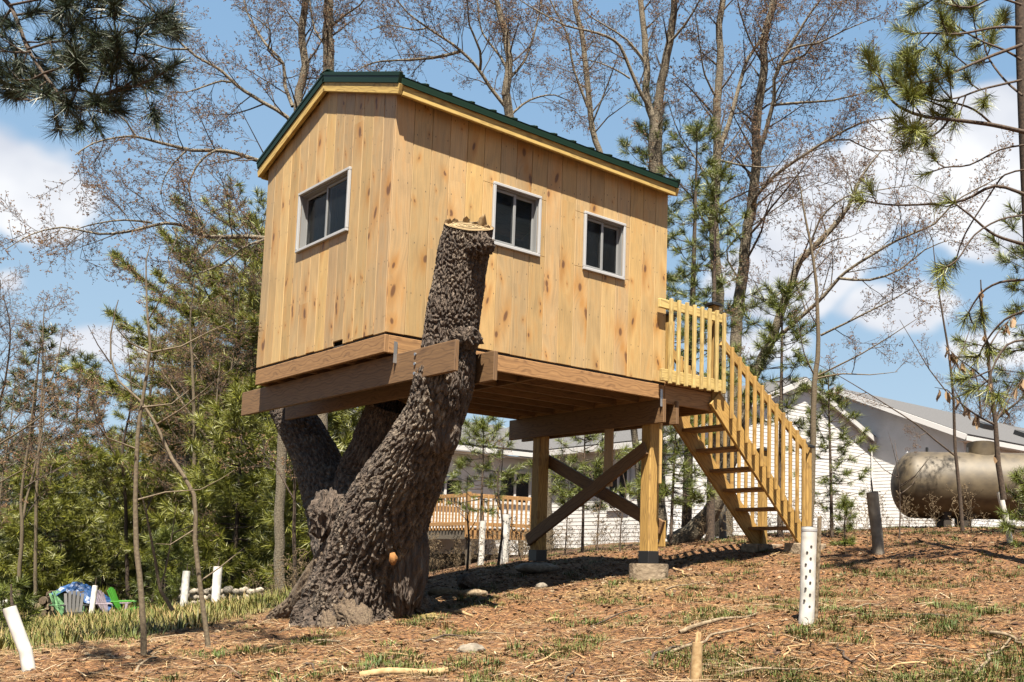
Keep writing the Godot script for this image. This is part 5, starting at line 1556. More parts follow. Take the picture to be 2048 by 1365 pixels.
	for i in 46:
		var b: PackedVector3Array = bl[rng.randi_range(0, 4)][0]
		var k := rng.randi_range(1, b.size() - 2)
		var trunk0: PackedVector3Array = bl[0][0]
		var o := b[k].lerp(b[k + 1], rng.randf()) - trunk0[0]
		var m := MB.new()
		var w := rr(0.022, 0.034)
		var l := rr(0.09, 0.14)
		var tw := rr(-0.5, 0.5)
		m.col = Color(0.25, 0.15, 0.075).lerp(Color(0.36, 0.245, 0.14), rng.randf())
		var pr := [0.15, 0.7, 1.0, 0.75, 0.1]
		for s in 4:
			for h in [-1.0, 1.0]:
				var a := Vector3(0, -l * s / 4.0, 0.012 * sin(s * 1.5))
				var e := Vector3(0, -l * (s + 1) / 4.0, 0.012 * sin((s + 1) * 1.5))
				var a2: Vector3 = a + Vector3(h * w * pr[s], 0, w * pr[s] * 0.5)
				var e2: Vector3 = e + Vector3(h * w * pr[s + 1], 0, w * pr[s + 1] * 0.5 + tw * 0.01)
				m.quad(a, e, e2, a2, Vector3(-h * 0.45, 0, 0.9).normalized())
		var lf := put(beech, "leaf", m, M.dry_leaf, o + Vector3(0, -0.01, 0))
		lf.rotation = Vector3(rr(-0.3, 0.3), rr(0, TAU), rr(-0.3, 0.3))
	rng.seed = 513
	tree("sapling", "tall straight sapling on the bank beside the big tree, branches held up like a candelabra", gs, [
		[PackedVector3Array([Vector3(-1.639, -2.419, 0.079), Vector3(-1.678, -2.06, 0.084), Vector3(-1.727, -1.74, 0.072), Vector3(-1.761, -1.418, 0.077), Vector3(-1.785, -0.998, 0.107), Vector3(-1.779, -0.77, 0.135), Vector3(-1.774, -0.412, 0.183), Vector3(-1.798, -0.248, 0.173), Vector3(-1.811, -0.116, 0.166), Vector3(-1.835, 0.146, 0.172), Vector3(-1.822, 0.247, 0.186)]), 0.0194, 0.0049, 0.97],
		[PackedVector3Array([Vector3(-1.792, -0.472, 0.241), Vector3(-1.91, -0.427, 0.226), Vector3(-1.993, -0.36, 0.25), Vector3(-2.03, -0.337, 0.311)]), 0.0065, 0.0031, 0.9], [PackedVector3Array([Vector3(-1.787, -0.472, 0.246), Vector3(-1.616, -0.41, 0.284), Vector3(-1.456, -0.288, 0.32), Vector3(-1.324, -0.201, 0.323)]), 0.0065, 0.0034, 0.85], [PackedVector3Array([Vector3(-1.794, -0.825, 0.183), Vector3(-1.626, -0.786, 0.214), Vector3(-1.519, -0.68, 0.195)]), 0.0065, 0.0033, 0.9],
		[PackedVector3Array([Vector3(-1.804, -1.089, 0.13), Vector3(-1.969, -1.036, 0.117), Vector3(-2.045, -0.967, 0.195), Vector3(-2.081, -0.954, 0.302)]), 0.0065, 0.0031, 0.9], [PackedVector3Array([Vector3(-1.81, -0.704, 0.187), Vector3(-1.954, -0.637, 0.196), Vector3(-2.036, -0.608, 0.261)]), 0.0048, 0.0031, 0.9], [PackedVector3Array([Vector3(-1.759, -1.419, 0.121), Vector3(-1.602, -1.362, 0.144), Vector3(-1.404, -1.336, 0.203), Vector3(-1.211, -1.192, 0.275)]), 0.0065, 0.0034, 0.9], [PackedVector3Array([Vector3(-1.818, -0.264, 0.249), Vector3(-1.808, -0.159, 0.417), Vector3(-1.827, -0.058, 0.557)]), 0.0048, 0.0031, 0.9]], M.sapling_bark, 0.5, 0.35, "sapling")
	rng.seed = 514
	tree("sapling", "crooked sapling on the bank, its stem bending over in a wide arc", gs, [
		[PackedVector3Array([Vector3(-1.186, -2.411, -0.038), Vector3(-1.265, -2.004, -0.051), Vector3(-1.321, -1.665, -0.051), Vector3(-1.357, -1.359, -0.037), Vector3(-1.486, -1.117, -0.127), Vector3(-1.542, -0.989, -0.161), Vector3(-1.583, -0.887, -0.185), Vector3(-1.67, -0.733, -0.247), Vector3(-1.795, -0.593, -0.348), Vector3(-1.846, -0.437, -0.373), Vector3(-1.861, -0.281, -0.362), Vector3(-1.854, -0.113, -0.329), Vector3(-1.846, -0.042, -0.309)]), 0.0171, 0.0051, 0.97],
		[PackedVector3Array([Vector3(-1.583, -0.887, -0.185), Vector3(-1.495, -0.788, 0.012), Vector3(-1.417, -0.665, 0.204), Vector3(-1.358, -0.551, 0.375)]), 0.0068, 0.0033, 0.9], [PackedVector3Array([Vector3(-1.842, -0.478, -0.376), Vector3(-1.947, -0.37, -0.32), Vector3(-2.035, -0.262, -0.249)]), 0.0051, 0.0033, 0.9], [PackedVector3Array([Vector3(-1.275, -1.953, -0.052), Vector3(-1.142, -1.851, -0.046), Vector3(-0.991, -1.709, -0.015)]), 0.0068, 0.0035, 0.9], [PackedVector3Array([Vector3(-1.332, -1.597, -0.052), Vector3(-1.475, -1.702, -0.069), Vector3(-1.583, -1.698, -0.033)]), 0.0051, 0.0033, 0.9]], M.sapling_bark, 0.5, 0.35, "sapling")
	rng.seed = 515
	tree("sapling", "thin grey sapling between the chairs and the sawn-off tree", gs, [
		[PackedVector3Array([Vector3(-0.648, -2.267, -2.315), Vector3(-0.743, -2.085, -2.379), Vector3(-0.798, -1.824, -2.392), Vector3(-0.87, -1.519, -2.414), Vector3(-0.925, -1.301, -2.433), Vector3(-1.063, -0.998, -2.52)]), 0.0176, 0.0066, 0.6], [PackedVector3Array([Vector3(-0.743, -2.085, -2.379), Vector3(-0.696, -1.823, -2.385), Vector3(-0.665, -1.556, -2.406), Vector3(-0.639, -1.331, -2.439)]), 0.0088, 0.0045, 0.3]], M.sapling_bark, 0.3, 0.5, "sapling")
	for k in [["dark thin sapling rising in front of the reddish deck railing", Vector3(3.997, -1.866, -4.003), 1.55, 0.02, 601], ["forked dark sapling near the corner of the reddish deck", Vector3(3.423, -1.943, -3.865), 1.2, 0.018, 602], ["dark sapling seen between the two crossed braces", Vector3(5.254, -1.674, -3.464), 1.5, 0.014, 603], ["leafless sapling in the shade just behind the far stilt post", Vector3(5.256, -1.714, -4.17), 1.3, 0.012, 604], ["bare sapling at the foot of the stairs on the house side", Vector3(4.933, -1.681, -2.648), 1.2, 0.012, 605], ["thin twiggy sapling in front of the round end of the gas tank", Vector3(6.976, -1.425, 0.232), 1.3, 0.011, 606]]:
		rng.seed = k[4]
		var b: Vector3 = k[1]
		var h: float = k[2]
		var ls := [[PackedVector3Array([b, b + Vector3(rr(-0.04, 0.04), h * 0.35, rr(-0.04, 0.04)), b + Vector3(rr(-0.08, 0.08), h * 0.7, rr(-0.08, 0.08)), b + Vector3(rr(-0.1, 0.1), h, rr(-0.1, 0.1))]), k[3], k[3] * 0.35, 0.9]]
		for i in 5:
			var f := rr(0.35, 0.9)
			var o := b + Vector3(0, h * f, 0)
			var az := rr(0, TAU)
			ls.append([PackedVector3Array([o, o + Vector3(cos(az) * 0.22, 0.12, sin(az) * 0.22), o + Vector3(cos(az) * 0.42, 0.34, sin(az) * 0.42)]), 0.007, 0.004, 0.9])
		tree("sapling", k[0], gs, ls, M.brown_bark, 0.4, 0.4, "sapling")
	# ---- pines
	rng.seed = 520
	var p0 := Vector3(4.112, 3.858, 3.384)
	var pt := thing("pine_tree", "tall pine with sunlit yellow-green needle tufts whose branches hang over the gas tank", "pine tree", p0, "pines near the tree house")
	var tr := MB.new()
	needles(pt, [
		[PackedVector3Array([Vector3(5.274, -1.503, 2.818), Vector3(5.029, 0.735, 2.937), Vector3(4.826, 2.412, 3.007), Vector3(4.728, 3.251, 3.046), Vector3(4.631, 4.23, 3.107)]), 0.061, 0.0563, 0.99],
		[PackedVector3Array([Vector3(4.742, 2.258, 3.04), Vector3(4.413, 2.263, 2.898), Vector3(4.076, 2.243, 2.744), Vector3(3.73, 2.222, 2.58), Vector3(3.474, 2.242, 2.511), Vector3(3.287, 2.282, 2.516), Vector3(3.113, 2.375, 2.541), Vector3(2.95, 2.371, 2.56)]), 0.0209, 0.0063, 0.42],
		[PackedVector3Array([Vector3(4.651, 3.061, 3.08), Vector3(4.373, 2.907, 2.957), Vector3(4.095, 2.737, 2.832), Vector3(3.825, 2.562, 2.714), Vector3(3.567, 2.451, 2.617)]), 0.0163, 0.0066, 0.45],
		[PackedVector3Array([Vector3(4.632, 3.222, 3.088), Vector3(4.394, 3.179, 2.952), Vector3(4.097, 3.075, 2.746), Vector3(3.844, 3.041, 2.598), Vector3(3.677, 2.991, 2.53)]), 0.0139, 0.0067, 0.5],
		[PackedVector3Array([Vector3(4.697, 2.595, 3.051), Vector3(4.685, 2.803, 2.883), Vector3(4.668, 3.095, 2.725), Vector3(4.729, 3.401, 2.646)]), 0.0116, 0.0073, 0.5],
		[PackedVector3Array([Vector3(4.616, 3.43, 3.106), Vector3(4.461, 3.513, 2.918), Vector3(4.334, 3.435, 2.732), Vector3(4.158, 3.495, 2.521)]), 0.0116, 0.007, 0.55],
		[PackedVector3Array([Vector3(4.067, 2.28, 2.659), Vector3(3.926, 2.128, 2.638), Vector3(3.753, 2.004, 2.588), Vector3(3.548, 1.916, 2.512)]), 0.0114, 0.0066, 0.5],
		[PackedVector3Array([Vector3(3.802, 2.259, 2.536), Vector3(3.636, 2.114, 2.56), Vector3(3.42, 2.013, 2.543)]), 0.009, 0.0065, 0.4],
		[PackedVector3Array([Vector3(4.806, 1.677, 3.01), Vector3(4.648, 1.777, 2.785), Vector3(4.514, 1.664, 2.549), Vector3(4.369, 1.643, 2.317), Vector3(4.117, 1.647, 1.984), Vector3(3.958, 1.711, 1.752)]), 0.0163, 0.0072, 0.85],
		[PackedVector3Array([Vector3(4.528, 2.318, 2.839), Vector3(4.309, 2.409, 2.778), Vector3(4.069, 2.43, 2.686), Vector3(3.869, 2.404, 2.625), Vector3(3.685, 2.401, 2.584)]), 0.0116, 0.0067, 0.3],
		[PackedVector3Array([Vector3(4.213, 2.311, 2.667), Vector3(4.025, 2.383, 2.634), Vector3(3.805, 2.403, 2.562), Vector3(3.586, 2.443, 2.493), Vector3(3.432, 2.483, 2.489)]), 0.0115, 0.0066, 0.3],
		[PackedVector3Array([Vector3(4.663, 2.922, 3.07), Vector3(4.588, 3.037, 2.943), Vector3(4.493, 3.129, 2.793), Vector3(4.375, 3.268, 2.628), Vector3(4.326, 3.386, 2.528)]), 0.0116, 0.0071, 0.35],
		[PackedVector3Array([Vector3(4.681, 2.738, 3.057), Vector3(4.473, 2.653, 2.944), Vector3(4.28, 2.57, 2.846), Vector3(4.091, 2.465, 2.749), Vector3(3.933, 2.406, 2.689)]), 0.0116, 0.0067, 0.4],
		[PackedVector3Array([Vector3(4.756, 2.138, 3.035), Vector3(4.663, 2.119, 2.834), Vector3(4.543, 2.003, 2.59), Vector3(4.443, 2.005, 2.385), Vector3(4.378, 1.959, 2.208)]), 0.0093, 0.0072, 0.75],
		[PackedVector3Array([Vector3(4.823, 1.493, 2.997), Vector3(4.61, 1.426, 2.847), Vector3(4.415, 1.268, 2.698), Vector3(4.278, 1.022, 2.594), Vector3(4.129, 0.914, 2.5)]), 0.0093, 0.0068, 0.8],
		[PackedVector3Array([Vector3(4.778, 1.908, 3.019), Vector3(4.718, 1.887, 2.851), Vector3(4.703, 1.725, 2.704), Vector3(4.637, 1.37, 2.475), Vector3(4.662, 1.107, 2.351)]), 0.0093, 0.0072, 0.85],
		[PackedVector3Array([Vector3(4.59, 3.568, 3.102), Vector3(4.359, 3.591, 2.924), Vector3(4.142, 3.476, 2.738), Vector3(3.881, 3.497, 2.53)]), 0.0116, 0.0069, 0.5],
		[PackedVector3Array([Vector3(5.011, 0.641, 2.904), Vector3(4.958, 0.568, 2.699), Vector3(4.949, 0.398, 2.52), Vector3(4.989, 0.226, 2.391)]), 0.0117, 0.0073, 0.6],
		[PackedVector3Array([Vector3(5.044, 0.361, 2.891), Vector3(4.874, 0.304, 2.761), Vector3(4.765, 0.063, 2.662), Vector3(4.723, -0.175, 2.629)]), 0.0117, 0.007, 0.6],
		[PackedVector3Array([Vector3(4.852, 1.216, 2.981), Vector3(4.605, 1.292, 2.797), Vector3(4.395, 1.461, 2.663), Vector3(4.222, 1.584, 2.559)]), 0.0163, 0.0069, 0.8],
		[PackedVector3Array([Vector3(4.982, 0.921, 2.92), Vector3(4.892, 0.92, 2.69), Vector3(4.858, 0.826, 2.5), Vector3(4.868, 0.609, 2.332)]), 0.0141, 0.0073, 0.6]], p0, "near", 0.62, 0.62, M.brown_bark, tr)
	put(pt, "branches", tr, M.brown_bark)
	rng.seed = 521
	var p1 := Vector3(-2.534, 3.099, -2.182)
	var pu := thing("pine_tree", "shaded pine bough with long dark needles hanging in above the gable side", "pine tree", p1, "pines near the tree house")
	var tu := MB.new()
	needles(pu, [
		[PackedVector3Array([Vector3(-2.339, -2.685, -2.923), Vector3(-2.544, -0.175, -2.72), Vector3(-2.775, 2.614, -2.498), Vector3(-2.82, 3.411, -2.414)]), 0.0802, 0.0722, 0.99],
		[PackedVector3Array([Vector3(-2.797, 2.853, -2.481), Vector3(-2.58, 2.771, -2.159), Vector3(-2.382, 2.533, -1.88), Vector3(-2.321, 2.334, -1.73), Vector3(-2.258, 2.071, -1.589), Vector3(-2.176, 1.846, -1.423), Vector3(-2.105, 1.666, -1.261), Vector3(-2.084, 1.518, -1.142)]), 0.0221, 0.0074, 0.5],
		[PackedVector3Array([Vector3(-2.333, 2.351, -1.679), Vector3(-2.196, 2.335, -1.44), Vector3(-2.019, 2.244, -1.173), Vector3(-1.829, 2.247, -0.878), Vector3(-1.688, 2.175, -0.644)]), 0.0097, 0.0037, 0.2],
		[PackedVector3Array([Vector3(-2.396, 2.374, -1.596), Vector3(-2.181, 2.383, -1.24), Vector3(-1.965, 2.317, -0.896), Vector3(-1.759, 2.287, -0.555)]), 0.0095, 0.0037, 0.2],
		[PackedVector3Array([Vector3(-2.271, 2.043, -1.525), Vector3(-2.177, 2.046, -1.29), Vector3(-2.07, 2.018, -1.047), Vector3(-1.945, 2.038, -0.779), Vector3(-1.764, 1.964, -0.47)]), 0.0095, 0.0036, 0.25],
		[PackedVector3Array([Vector3(-2.192, 1.813, -1.343), Vector3(-2.079, 1.833, -1.086), Vector3(-1.951, 1.826, -0.819), Vector3(-1.855, 1.836, -0.581), Vector3(-1.753, 1.755, -0.352)]), 0.0094, 0.0036, 0.2],
		[PackedVector3Array([Vector3(-2.126, 1.628, -1.166), Vector3(-2.035, 1.605, -0.938), Vector3(-1.955, 1.527, -0.729), Vector3(-1.861, 1.55, -0.492), Vector3(-1.763, 1.487, -0.263)]), 0.0093, 0.0035, 0.15],
		[PackedVector3Array([Vector3(-2.101, 1.555, -1.153), Vector3(-2.049, 1.477, -0.973), Vector3(-1.97, 1.411, -0.763), Vector3(-1.901, 1.431, -0.55)]), 0.0074, 0.0036, 0.15],
		[PackedVector3Array([Vector3(-2.255, 2.017, -1.514), Vector3(-2.329, 2.031, -1.632), Vector3(-2.404, 2.053, -1.75), Vector3(-2.477, 2.04, -1.872)]), 0.0095, 0.0039, 0.2],
		[PackedVector3Array([Vector3(-2.192, 1.813, -1.343), Vector3(-2.25, 1.778, -1.453), Vector3(-2.295, 1.773, -1.545), Vector3(-2.353, 1.767, -1.652)]), 0.0075, 0.0038, 0.2],
		[PackedVector3Array([Vector3(-2.115, 1.672, -1.29), Vector3(-2.157, 1.648, -1.382), Vector3(-2.229, 1.642, -1.501), Vector3(-2.292, 1.693, -1.603)]), 0.0075, 0.0038, 0.2],
		[PackedVector3Array([Vector3(-2.373, 2.388, -1.712), Vector3(-2.407, 2.297, -1.831), Vector3(-2.445, 2.244, -1.949)]), 0.0097, 0.0039, 0.2],
		[PackedVector3Array([Vector3(-2.76, 2.6, -2.5), Vector3(-3.2, 3.4, -0.5), Vector3(-3.6, 3.6, 1.2), Vector3(-3.7, 3.3, 2.6)]), 0.03, 0.008, 0.55],
		[PackedVector3Array([Vector3(-2.8, 3.0, -2.45), Vector3(-2.6, 4.0, -0.2), Vector3(-2.7, 4.3, 1.6), Vector3(-2.9, 4.1, 3.0)]), 0.03, 0.008, 0.55]], p1, "dark", 1.0, 0.62, M.brown_bark, tu)
	put(pu, "branches", tu, M.brown_bark)
	var gp := "pines at the edge of the woods"
	pine("large pine with spreading layered boughs at the woods' edge, just past the gable wall", gp, Vector3(5.951, -3.35, -18.369), 10.0, 4.3, "far", 61, 0.15, 1.6)
	pine("bright green pine rising close behind the gable wall", gp, Vector3(5.524, -2.898, -14.539), 8.2, 2.0, "far", 62, 0.1, 1.6)
	pine("tall full pine whose top shows just beside the cabin wall", gp, Vector3(6.934, -3.416, -18.811), 10.4, 2.6, "far", 59, 0.15, 1.6)
	pine("rust-tinged pine with browning needles beside the large layered pine", gp, Vector3(6.136, -3.503, -21.022), 9.0, 1.9, "rust", 63, 0.2, 1.4)
	pine("pine with a lopsided reaching bough against the pale cloud", gp, Vector3(5.778, -3.616, -24.214), 8.6, 1.7, "far", 64, 0.15, 1.5)
	pine("dark compact pine whose round top stands alone against the sky", gp, Vector3(7.088, -3.982, -35.674), 9.6, 1.9, "wood", 65, 0.2, 1.2, 1.2)
	pine("tall dark pine behind the reddish budding twigs", gp, Vector3(4.804, -3.904, -32.271), 9.6, 1.8, "wood", 66, 0.1, 1.2, 1.1)
	pine("young bright pine seen through the fork of the sawn-off tree", gp, Vector3(6.258, -2.473, -12.392), 4.6, 1.5, "far", 67, 0.05, 1.6)
	pine("broad low green pine behind the crooked sapling", gp, Vector3(4.176, -2.815, -13.043), 4.2, 1.6, "far", 68, 0.03, 1.6)
	pine("soft green young pine behind the tarp-covered woodpile", gp, Vector3(4.591, -3.512, -22.557), 4.6, 1.8, "far", 69, 0.03, 1.6)
	pine("young pine filling the gap between the dark trunks and the woodpile", gp, Vector3(2.641, -3.351, -20.24), 3.6, 1.6, "far", 70, 0.02, 1.6)
	pine("small yellow-green pine behind the lime green chair", gp, Vector3(2.338, -2.833, -11.323), 1.35, 0.55, "mid", 71, 0.05, 1.2)
	pine("bushy young pine at the edge of the lawn beside the woodpile", gp, Vector3(2.266, -3.354, -20.612), 1.9, 1.0, "mid", 72, 0.02, 1.3)
	pine("small bushy pine in the grass behind the tilted guard tube", gp, Vector3(-0.726, -2.874, -7.985), 0.6, 0.5, "mid", 73, 0.02, 1.3)
	pine("green pine just behind the fork trunk, below the floor", gp, Vector3(4.267, -2.485, -10.116), 3.4, 1.1, "far", 74, 0.03, 1.3)
	pine("tall pine in the gap beneath the low beam end", gp, Vector3(6.096, -3.197, -16.808), 6.0, 1.9, "far", 75, 0.05, 1.2)
	var gn := "young pines round the white house"
	pine("slim young pine growing behind the far cabin corner and roof end", gn, Vector3(6.834, -1.491, -3.313), 6.3, 1.0, "mid", 81, 0.3, 1.0, 1.0)
	pine("young white pine reaching above the roof edge in front of the forked tree", gn, Vector3(6.807, -1.536, -4.049), 7.1, 0.9, "mid", 82, 0.5, 1.0, 1.0)
	pine("young pine behind the landing railing with feathery blue-green needles", gn, Vector3(6.347, -1.497, -2.378), 5.2, 0.8, "mid", 83, 0.35, 1.0, 1.0)
	pine("feathery young pine beside the handrail in front of the white gable", gn, Vector3(6.634, -1.439, -1.384), 3.4, 0.75, "mid", 84, 0.45, 0.9, 0.9)
	pine("sparse young pine behind the newel post", gn, Vector3(6.715, -1.431, -0.595), 2.1, 0.6, "mid", 85, 0.2, 0.7, 0.7)
	pine("low bright pine seedling between the guard tubes", gn, Vector3(5.997, -1.542, 0.111), 0.55, 0.22, "mid", 86, 0.05, 1.0, 0.6)
	pine("young pine in the shade between the stilt posts", gn, Vector3(5.432, -1.683, -3.996), 1.9, 0.8, "mid", 87, 0.35, 1.0, 0.9)
	pine("young pine just behind the near stilt post", gn, Vector3(5.675, -1.578, -2.479), 2.0, 0.8, "mid", 88, 0.3, 1.0, 0.9)
	pine("young pine in front of the dark deck window", gn, Vector3(4.978, -1.894, -5.865), 2.2, 0.75, "mid", 89, 0.4, 1.0, 0.9)
	pine("dense dark pine leaning in beside the gas tank", gn, Vector3(7.377, -1.424, 2.19), 3.9, 1.15, "mid", 90, 0.42, 1.2, 0.9)
	pine("bushy low pine growing against the side of the gas tank", gn, Vector3(6.203, -1.564, 2.3), 0.75, 0.42, "mid", 91, 0.02, 1.4, 0.7)
	# ---- the wood itself: rows of pines, most of each hidden by the next
	rng.seed = 530
	var gw := "dark pines deep in the wood"
	var spots := [[-120, 40, 8.5], [-40, 46, 9.5], [35, 43, 7.0], [100, 44, 6.8], [185, 46, 6.8], [230, 42, 5.4], [300, 45, 8.5], [365, 42, 9.0], [430, 40, 8.0], [500, 43, 9.5], [570, 40, 9.0], [640, 38, 7.5], [710, 36, 7.0], [780, 39, 7.5], [850, 38, 7.5], [-190, 35, 9.0], [20, 33, 5.0], [120, 31, 3.6], [250, 33, 4.4], [330, 33, 5.2], [600, 31, 5.5], [680, 30, 5.5]]
	var at := [Vector3(4.132, -4.151, -41.447), Vector3(6.623, -4.271, -47.481), Vector3(7.051, -4.155, -42.801), Vector3(8.3, -4.143, -42.979), Vector3(10.214, -4.136, -43.914), Vector3(9.636, -4.022, -38.816), Vector3(11.701, -4.034, -41.019), Vector3(11.603, -3.936, -36.862), Vector3(11.764, -3.862, -33.867), Vector3(13.988, -3.844, -35.912), Vector3(13.706, -3.759, -31.937), Vector3(13.745, -3.66, -29.062), Vector3(13.687, -3.511, -26.284), Vector3(16.106, -3.464, -28.136), Vector3(16.514, -3.284, -26.313), Vector3(2.27, -4.029, -36.207), Vector3(4.317, -3.875, -31.337), Vector3(4.891, -3.754, -27.931), Vector3(6.95, -3.784, -28.721), Vector3(7.866, -3.751, -27.812), Vector3(10.052, -3.585, -22.804), Vector3(10.433, -3.545, -21.008)]
	var proto := []
	for i in 3:
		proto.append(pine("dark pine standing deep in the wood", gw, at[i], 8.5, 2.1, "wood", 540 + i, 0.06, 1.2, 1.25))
	rng.seed = 531
	for i in at.size():
		var o: Node3D = proto[i % 3]
		if i >= 3:
			o = o.duplicate()
			o.name = numbered("pine_tree")
			add_child(o)
		o.position = at[i]
		var s: float = spots[i][2] / 8.5
		o.scale = Vector3(0.5 + 0.5 * s, s, 0.5 + 0.5 * s)
		o.rotation.y = rr(0, TAU)
	# ---- bare brush in and before the wood
	var gb := "bare brush at the edge of the wood"
	var br := [["grey forked trunk with peeling bark beside the low lawn pines", [[PackedVector3Array([Vector3(0.981, -2.651, -14.925), Vector3(0.956, -2.235, -14.883), Vector3(0.914, -1.357, -14.783), Vector3(0.847, -0.85, -14.767), Vector3(0.853, 0.075, -14.611), Vector3(0.848, 0.63, -14.527), Vector3(0.832, 1.369, -14.423)]), 0.0418, 0.0186, 0.3], [PackedVector3Array([Vector3(0.903, -1.311, -14.786), Vector3(0.939, -0.845, -14.782), Vector3(1.017, -0.187, -14.704), Vector3(1.067, 0.568, -14.639), Vector3(0.989, 1.984, -14.593)]), 0.0279, 0.0142, 0.3]], 0.5], ["pair of pale bare stems in front of the layered pine", [[PackedVector3Array([Vector3(4.033, -2.328, -14.685), Vector3(3.879, -0.676, -14.57), Vector3(3.749, 0.732, -14.472), Vector3(3.62, 1.884, -14.414), Vector3(3.482, 2.975, -14.374), Vector3(3.479, 3.792, -14.245)]), 0.0513, 0.0205, 0.3], [PackedVector3Array([Vector3(4.084, -2.327, -14.635), Vector3(4.024, -0.691, -14.5), Vector3(4.094, 0.34, -14.335), Vector3(4.08, 1.261, -14.272), Vector3(4.071, 2.206, -14.199)]), 0.0462, 0.0207, 0.3]], 0.9], ["bare brownish tree mingled with the large layered pine", [[PackedVector3Array([Vector3(4.816, -2.4, -15.338), Vector3(4.535, -0.618, -15.328), Vector3(4.461, 0.43, -15.232), Vector3(4.53, 1.502, -14.991), Vector3(4.573, 2.681, -14.758), Vector3(4.52, 4.072, -14.585)]), 0.043, 0.0161, 0.2], [PackedVector3Array([Vector3(4.461, 0.43, -15.232), Vector3(4.781, 1.098, -15.02), Vector3(5.187, 1.559, -14.756)]), 0.0269, 0.0164, 0.1], [PackedVector3Array([Vector3(4.473, 1.287, -15.082), Vector3(4.22, 2.162, -15.403), Vector3(3.916, 2.723, -15.826)]), 0.0269, 0.0164, 0.1], [PackedVector3Array([Vector3(4.476, 0.43, -15.217), Vector3(3.896, 1.508, -15.83), Vector3(3.482, 2.387, -16.31)]), 0.0323, 0.0164, 0.1], [PackedVector3Array([Vector3(4.572, -0.103, -15.209), Vector3(4.898, 0.669, -14.974), Vector3(5.069, 1.991, -14.803)]), 0.0323, 0.0164, 0.1]], 2.2], ["feathery bare crown rising above the lone round pine top", [[PackedVector3Array([Vector3(1.473, -2.644, -15.853), Vector3(1.315, -0.798, -15.711), Vector3(1.235, 0.66, -15.555), Vector3(1.189, 1.535, -15.459), Vector3(1.117, 2.313, -15.405), Vector3(1.074, 2.993, -15.337)]), 0.0342, 0.0147, 0.3], [PackedVector3Array([Vector3(1.204, 1.146, -15.507), Vector3(1.371, 1.751, -15.386), Vector3(1.429, 2.556, -15.34)]), 0.0196, 0.0099, 0.1]], 0.8], ["grey bare bush arching in from beside the lawn", [[PackedVector3Array([Vector3(-1.385, -0.781, -7.052), Vector3(-1.187, -0.542, -6.641), Vector3(-0.974, -0.309, -6.215), Vector3(-0.843, -0.117, -5.878), Vector3(-0.726, 0.054, -5.558)]), 0.0147, 0.0056, 0.05], [PackedVector3Array([Vector3(-1.347, -1.189, -7.081), Vector3(-1.148, -0.987, -6.662), Vector3(-0.954, -0.79, -6.25), Vector3(-0.813, -0.515, -5.877)]), 0.0117, 0.0057, 0.05], [PackedVector3Array([Vector3(-1.056, -2.525, -7.008), Vector3(-1.085, -1.767, -6.914), Vector3(-1.104, -0.891, -6.792), Vector3(-1.095, -0.306, -6.689), Vector3(-1.103, 0.219, -6.611)]), 0.0147, 0.0059, 0.2]], 0.45], ["reddish budding maple twigs in front of the tall dark pine", [[PackedVector3Array([Vector3(1.772, -3.311, -21.329), Vector3(1.564, -0.629, -21.101), Vector3(1.472, 1.706, -20.815), Vector3(1.406, 2.872, -20.693), Vector3(1.296, 4.506, -20.538)]), 0.0469, 0.0176, 0.3], [PackedVector3Array([Vector3(1.485, 1.122, -20.897), Vector3(1.595, 2.176, -20.617), Vector3(1.57, 3.344, -20.454), Vector3(1.37, 4.157, -20.521)]), 0.0293, 0.0176, 0.1]], 1.3], ["bare grey tree between the woodpile and the pines", [[PackedVector3Array([Vector3(3.765, -2.745, -17.85), Vector3(3.528, -0.623, -17.742), Vector3(3.384, 0.493, -17.704), Vector3(3.416, 1.614, -17.491), Vector3(3.256, 2.73, -17.469)]), 0.045, 0.0169, 0.3], [PackedVector3Array([Vector3(3.476, -0.064, -17.703), Vector3(3.124, 0.711, -17.926), Vector3(2.841, 1.6, -18.062)]), 0.0281, 0.0112, 0.1]], 1.0], ["thin bare trunk close behind the dark outward-leaning limb", [[PackedVector3Array([Vector3(2.366, -2.313, -6.42), Vector3(2.268, -1.361, -6.363), Vector3(2.193, -0.341, -6.273), Vector3(2.168, 0.34, -6.187)]), 0.0308, 0.0171, 0.5], [PackedVector3Array([Vector3(2.237, -1.021, -6.34), Vector3(2.069, -0.685, -6.451), Vector3(1.879, -0.212, -6.563)]), 0.0137, 0.0068, 0.2]], 0.5], ["bare grey tree seen above the far shingle roof", [[PackedVector3Array([Vector3(32.885, -0.202, -12.699), Vector3(32.684, 2.714, -12.427), Vector3(32.434, 4.656, -12.361), Vector3(32.187, 5.818, -12.418)]), 0.0782, 0.0293, 0.2], [PackedVector3Array([Vector3(32.684, 2.714, -12.427), Vector3(33.025, 4.28, -11.837), Vector3(33.333, 5.456, -11.342)]), 0.0587, 0.0293, 0.1], [PackedVector3Array([Vector3(32.923, 3.888, -12.002), Vector3(33.544, 4.682, -11.258), Vector3(33.768, 5.271, -10.942)]), 0.0587, 0.0293, 0.1], [PackedVector3Array([Vector3(32.606, 3.102, -12.442), Vector3(32.054, 4.257, -12.801), Vector3(31.704, 5.028, -13.023)]), 0.0587, 0.0293, 0.1]], 1.6]]
	for i in br.size():
		rng.seed = 560 + i
		var big := 1.6 if i == 8 else 1.0
		tree("bare_brush", br[i][0], gb, br[i][1], M.sapling_bark if i < 5 else M.brown_bark, br[i][2], big, "tree")


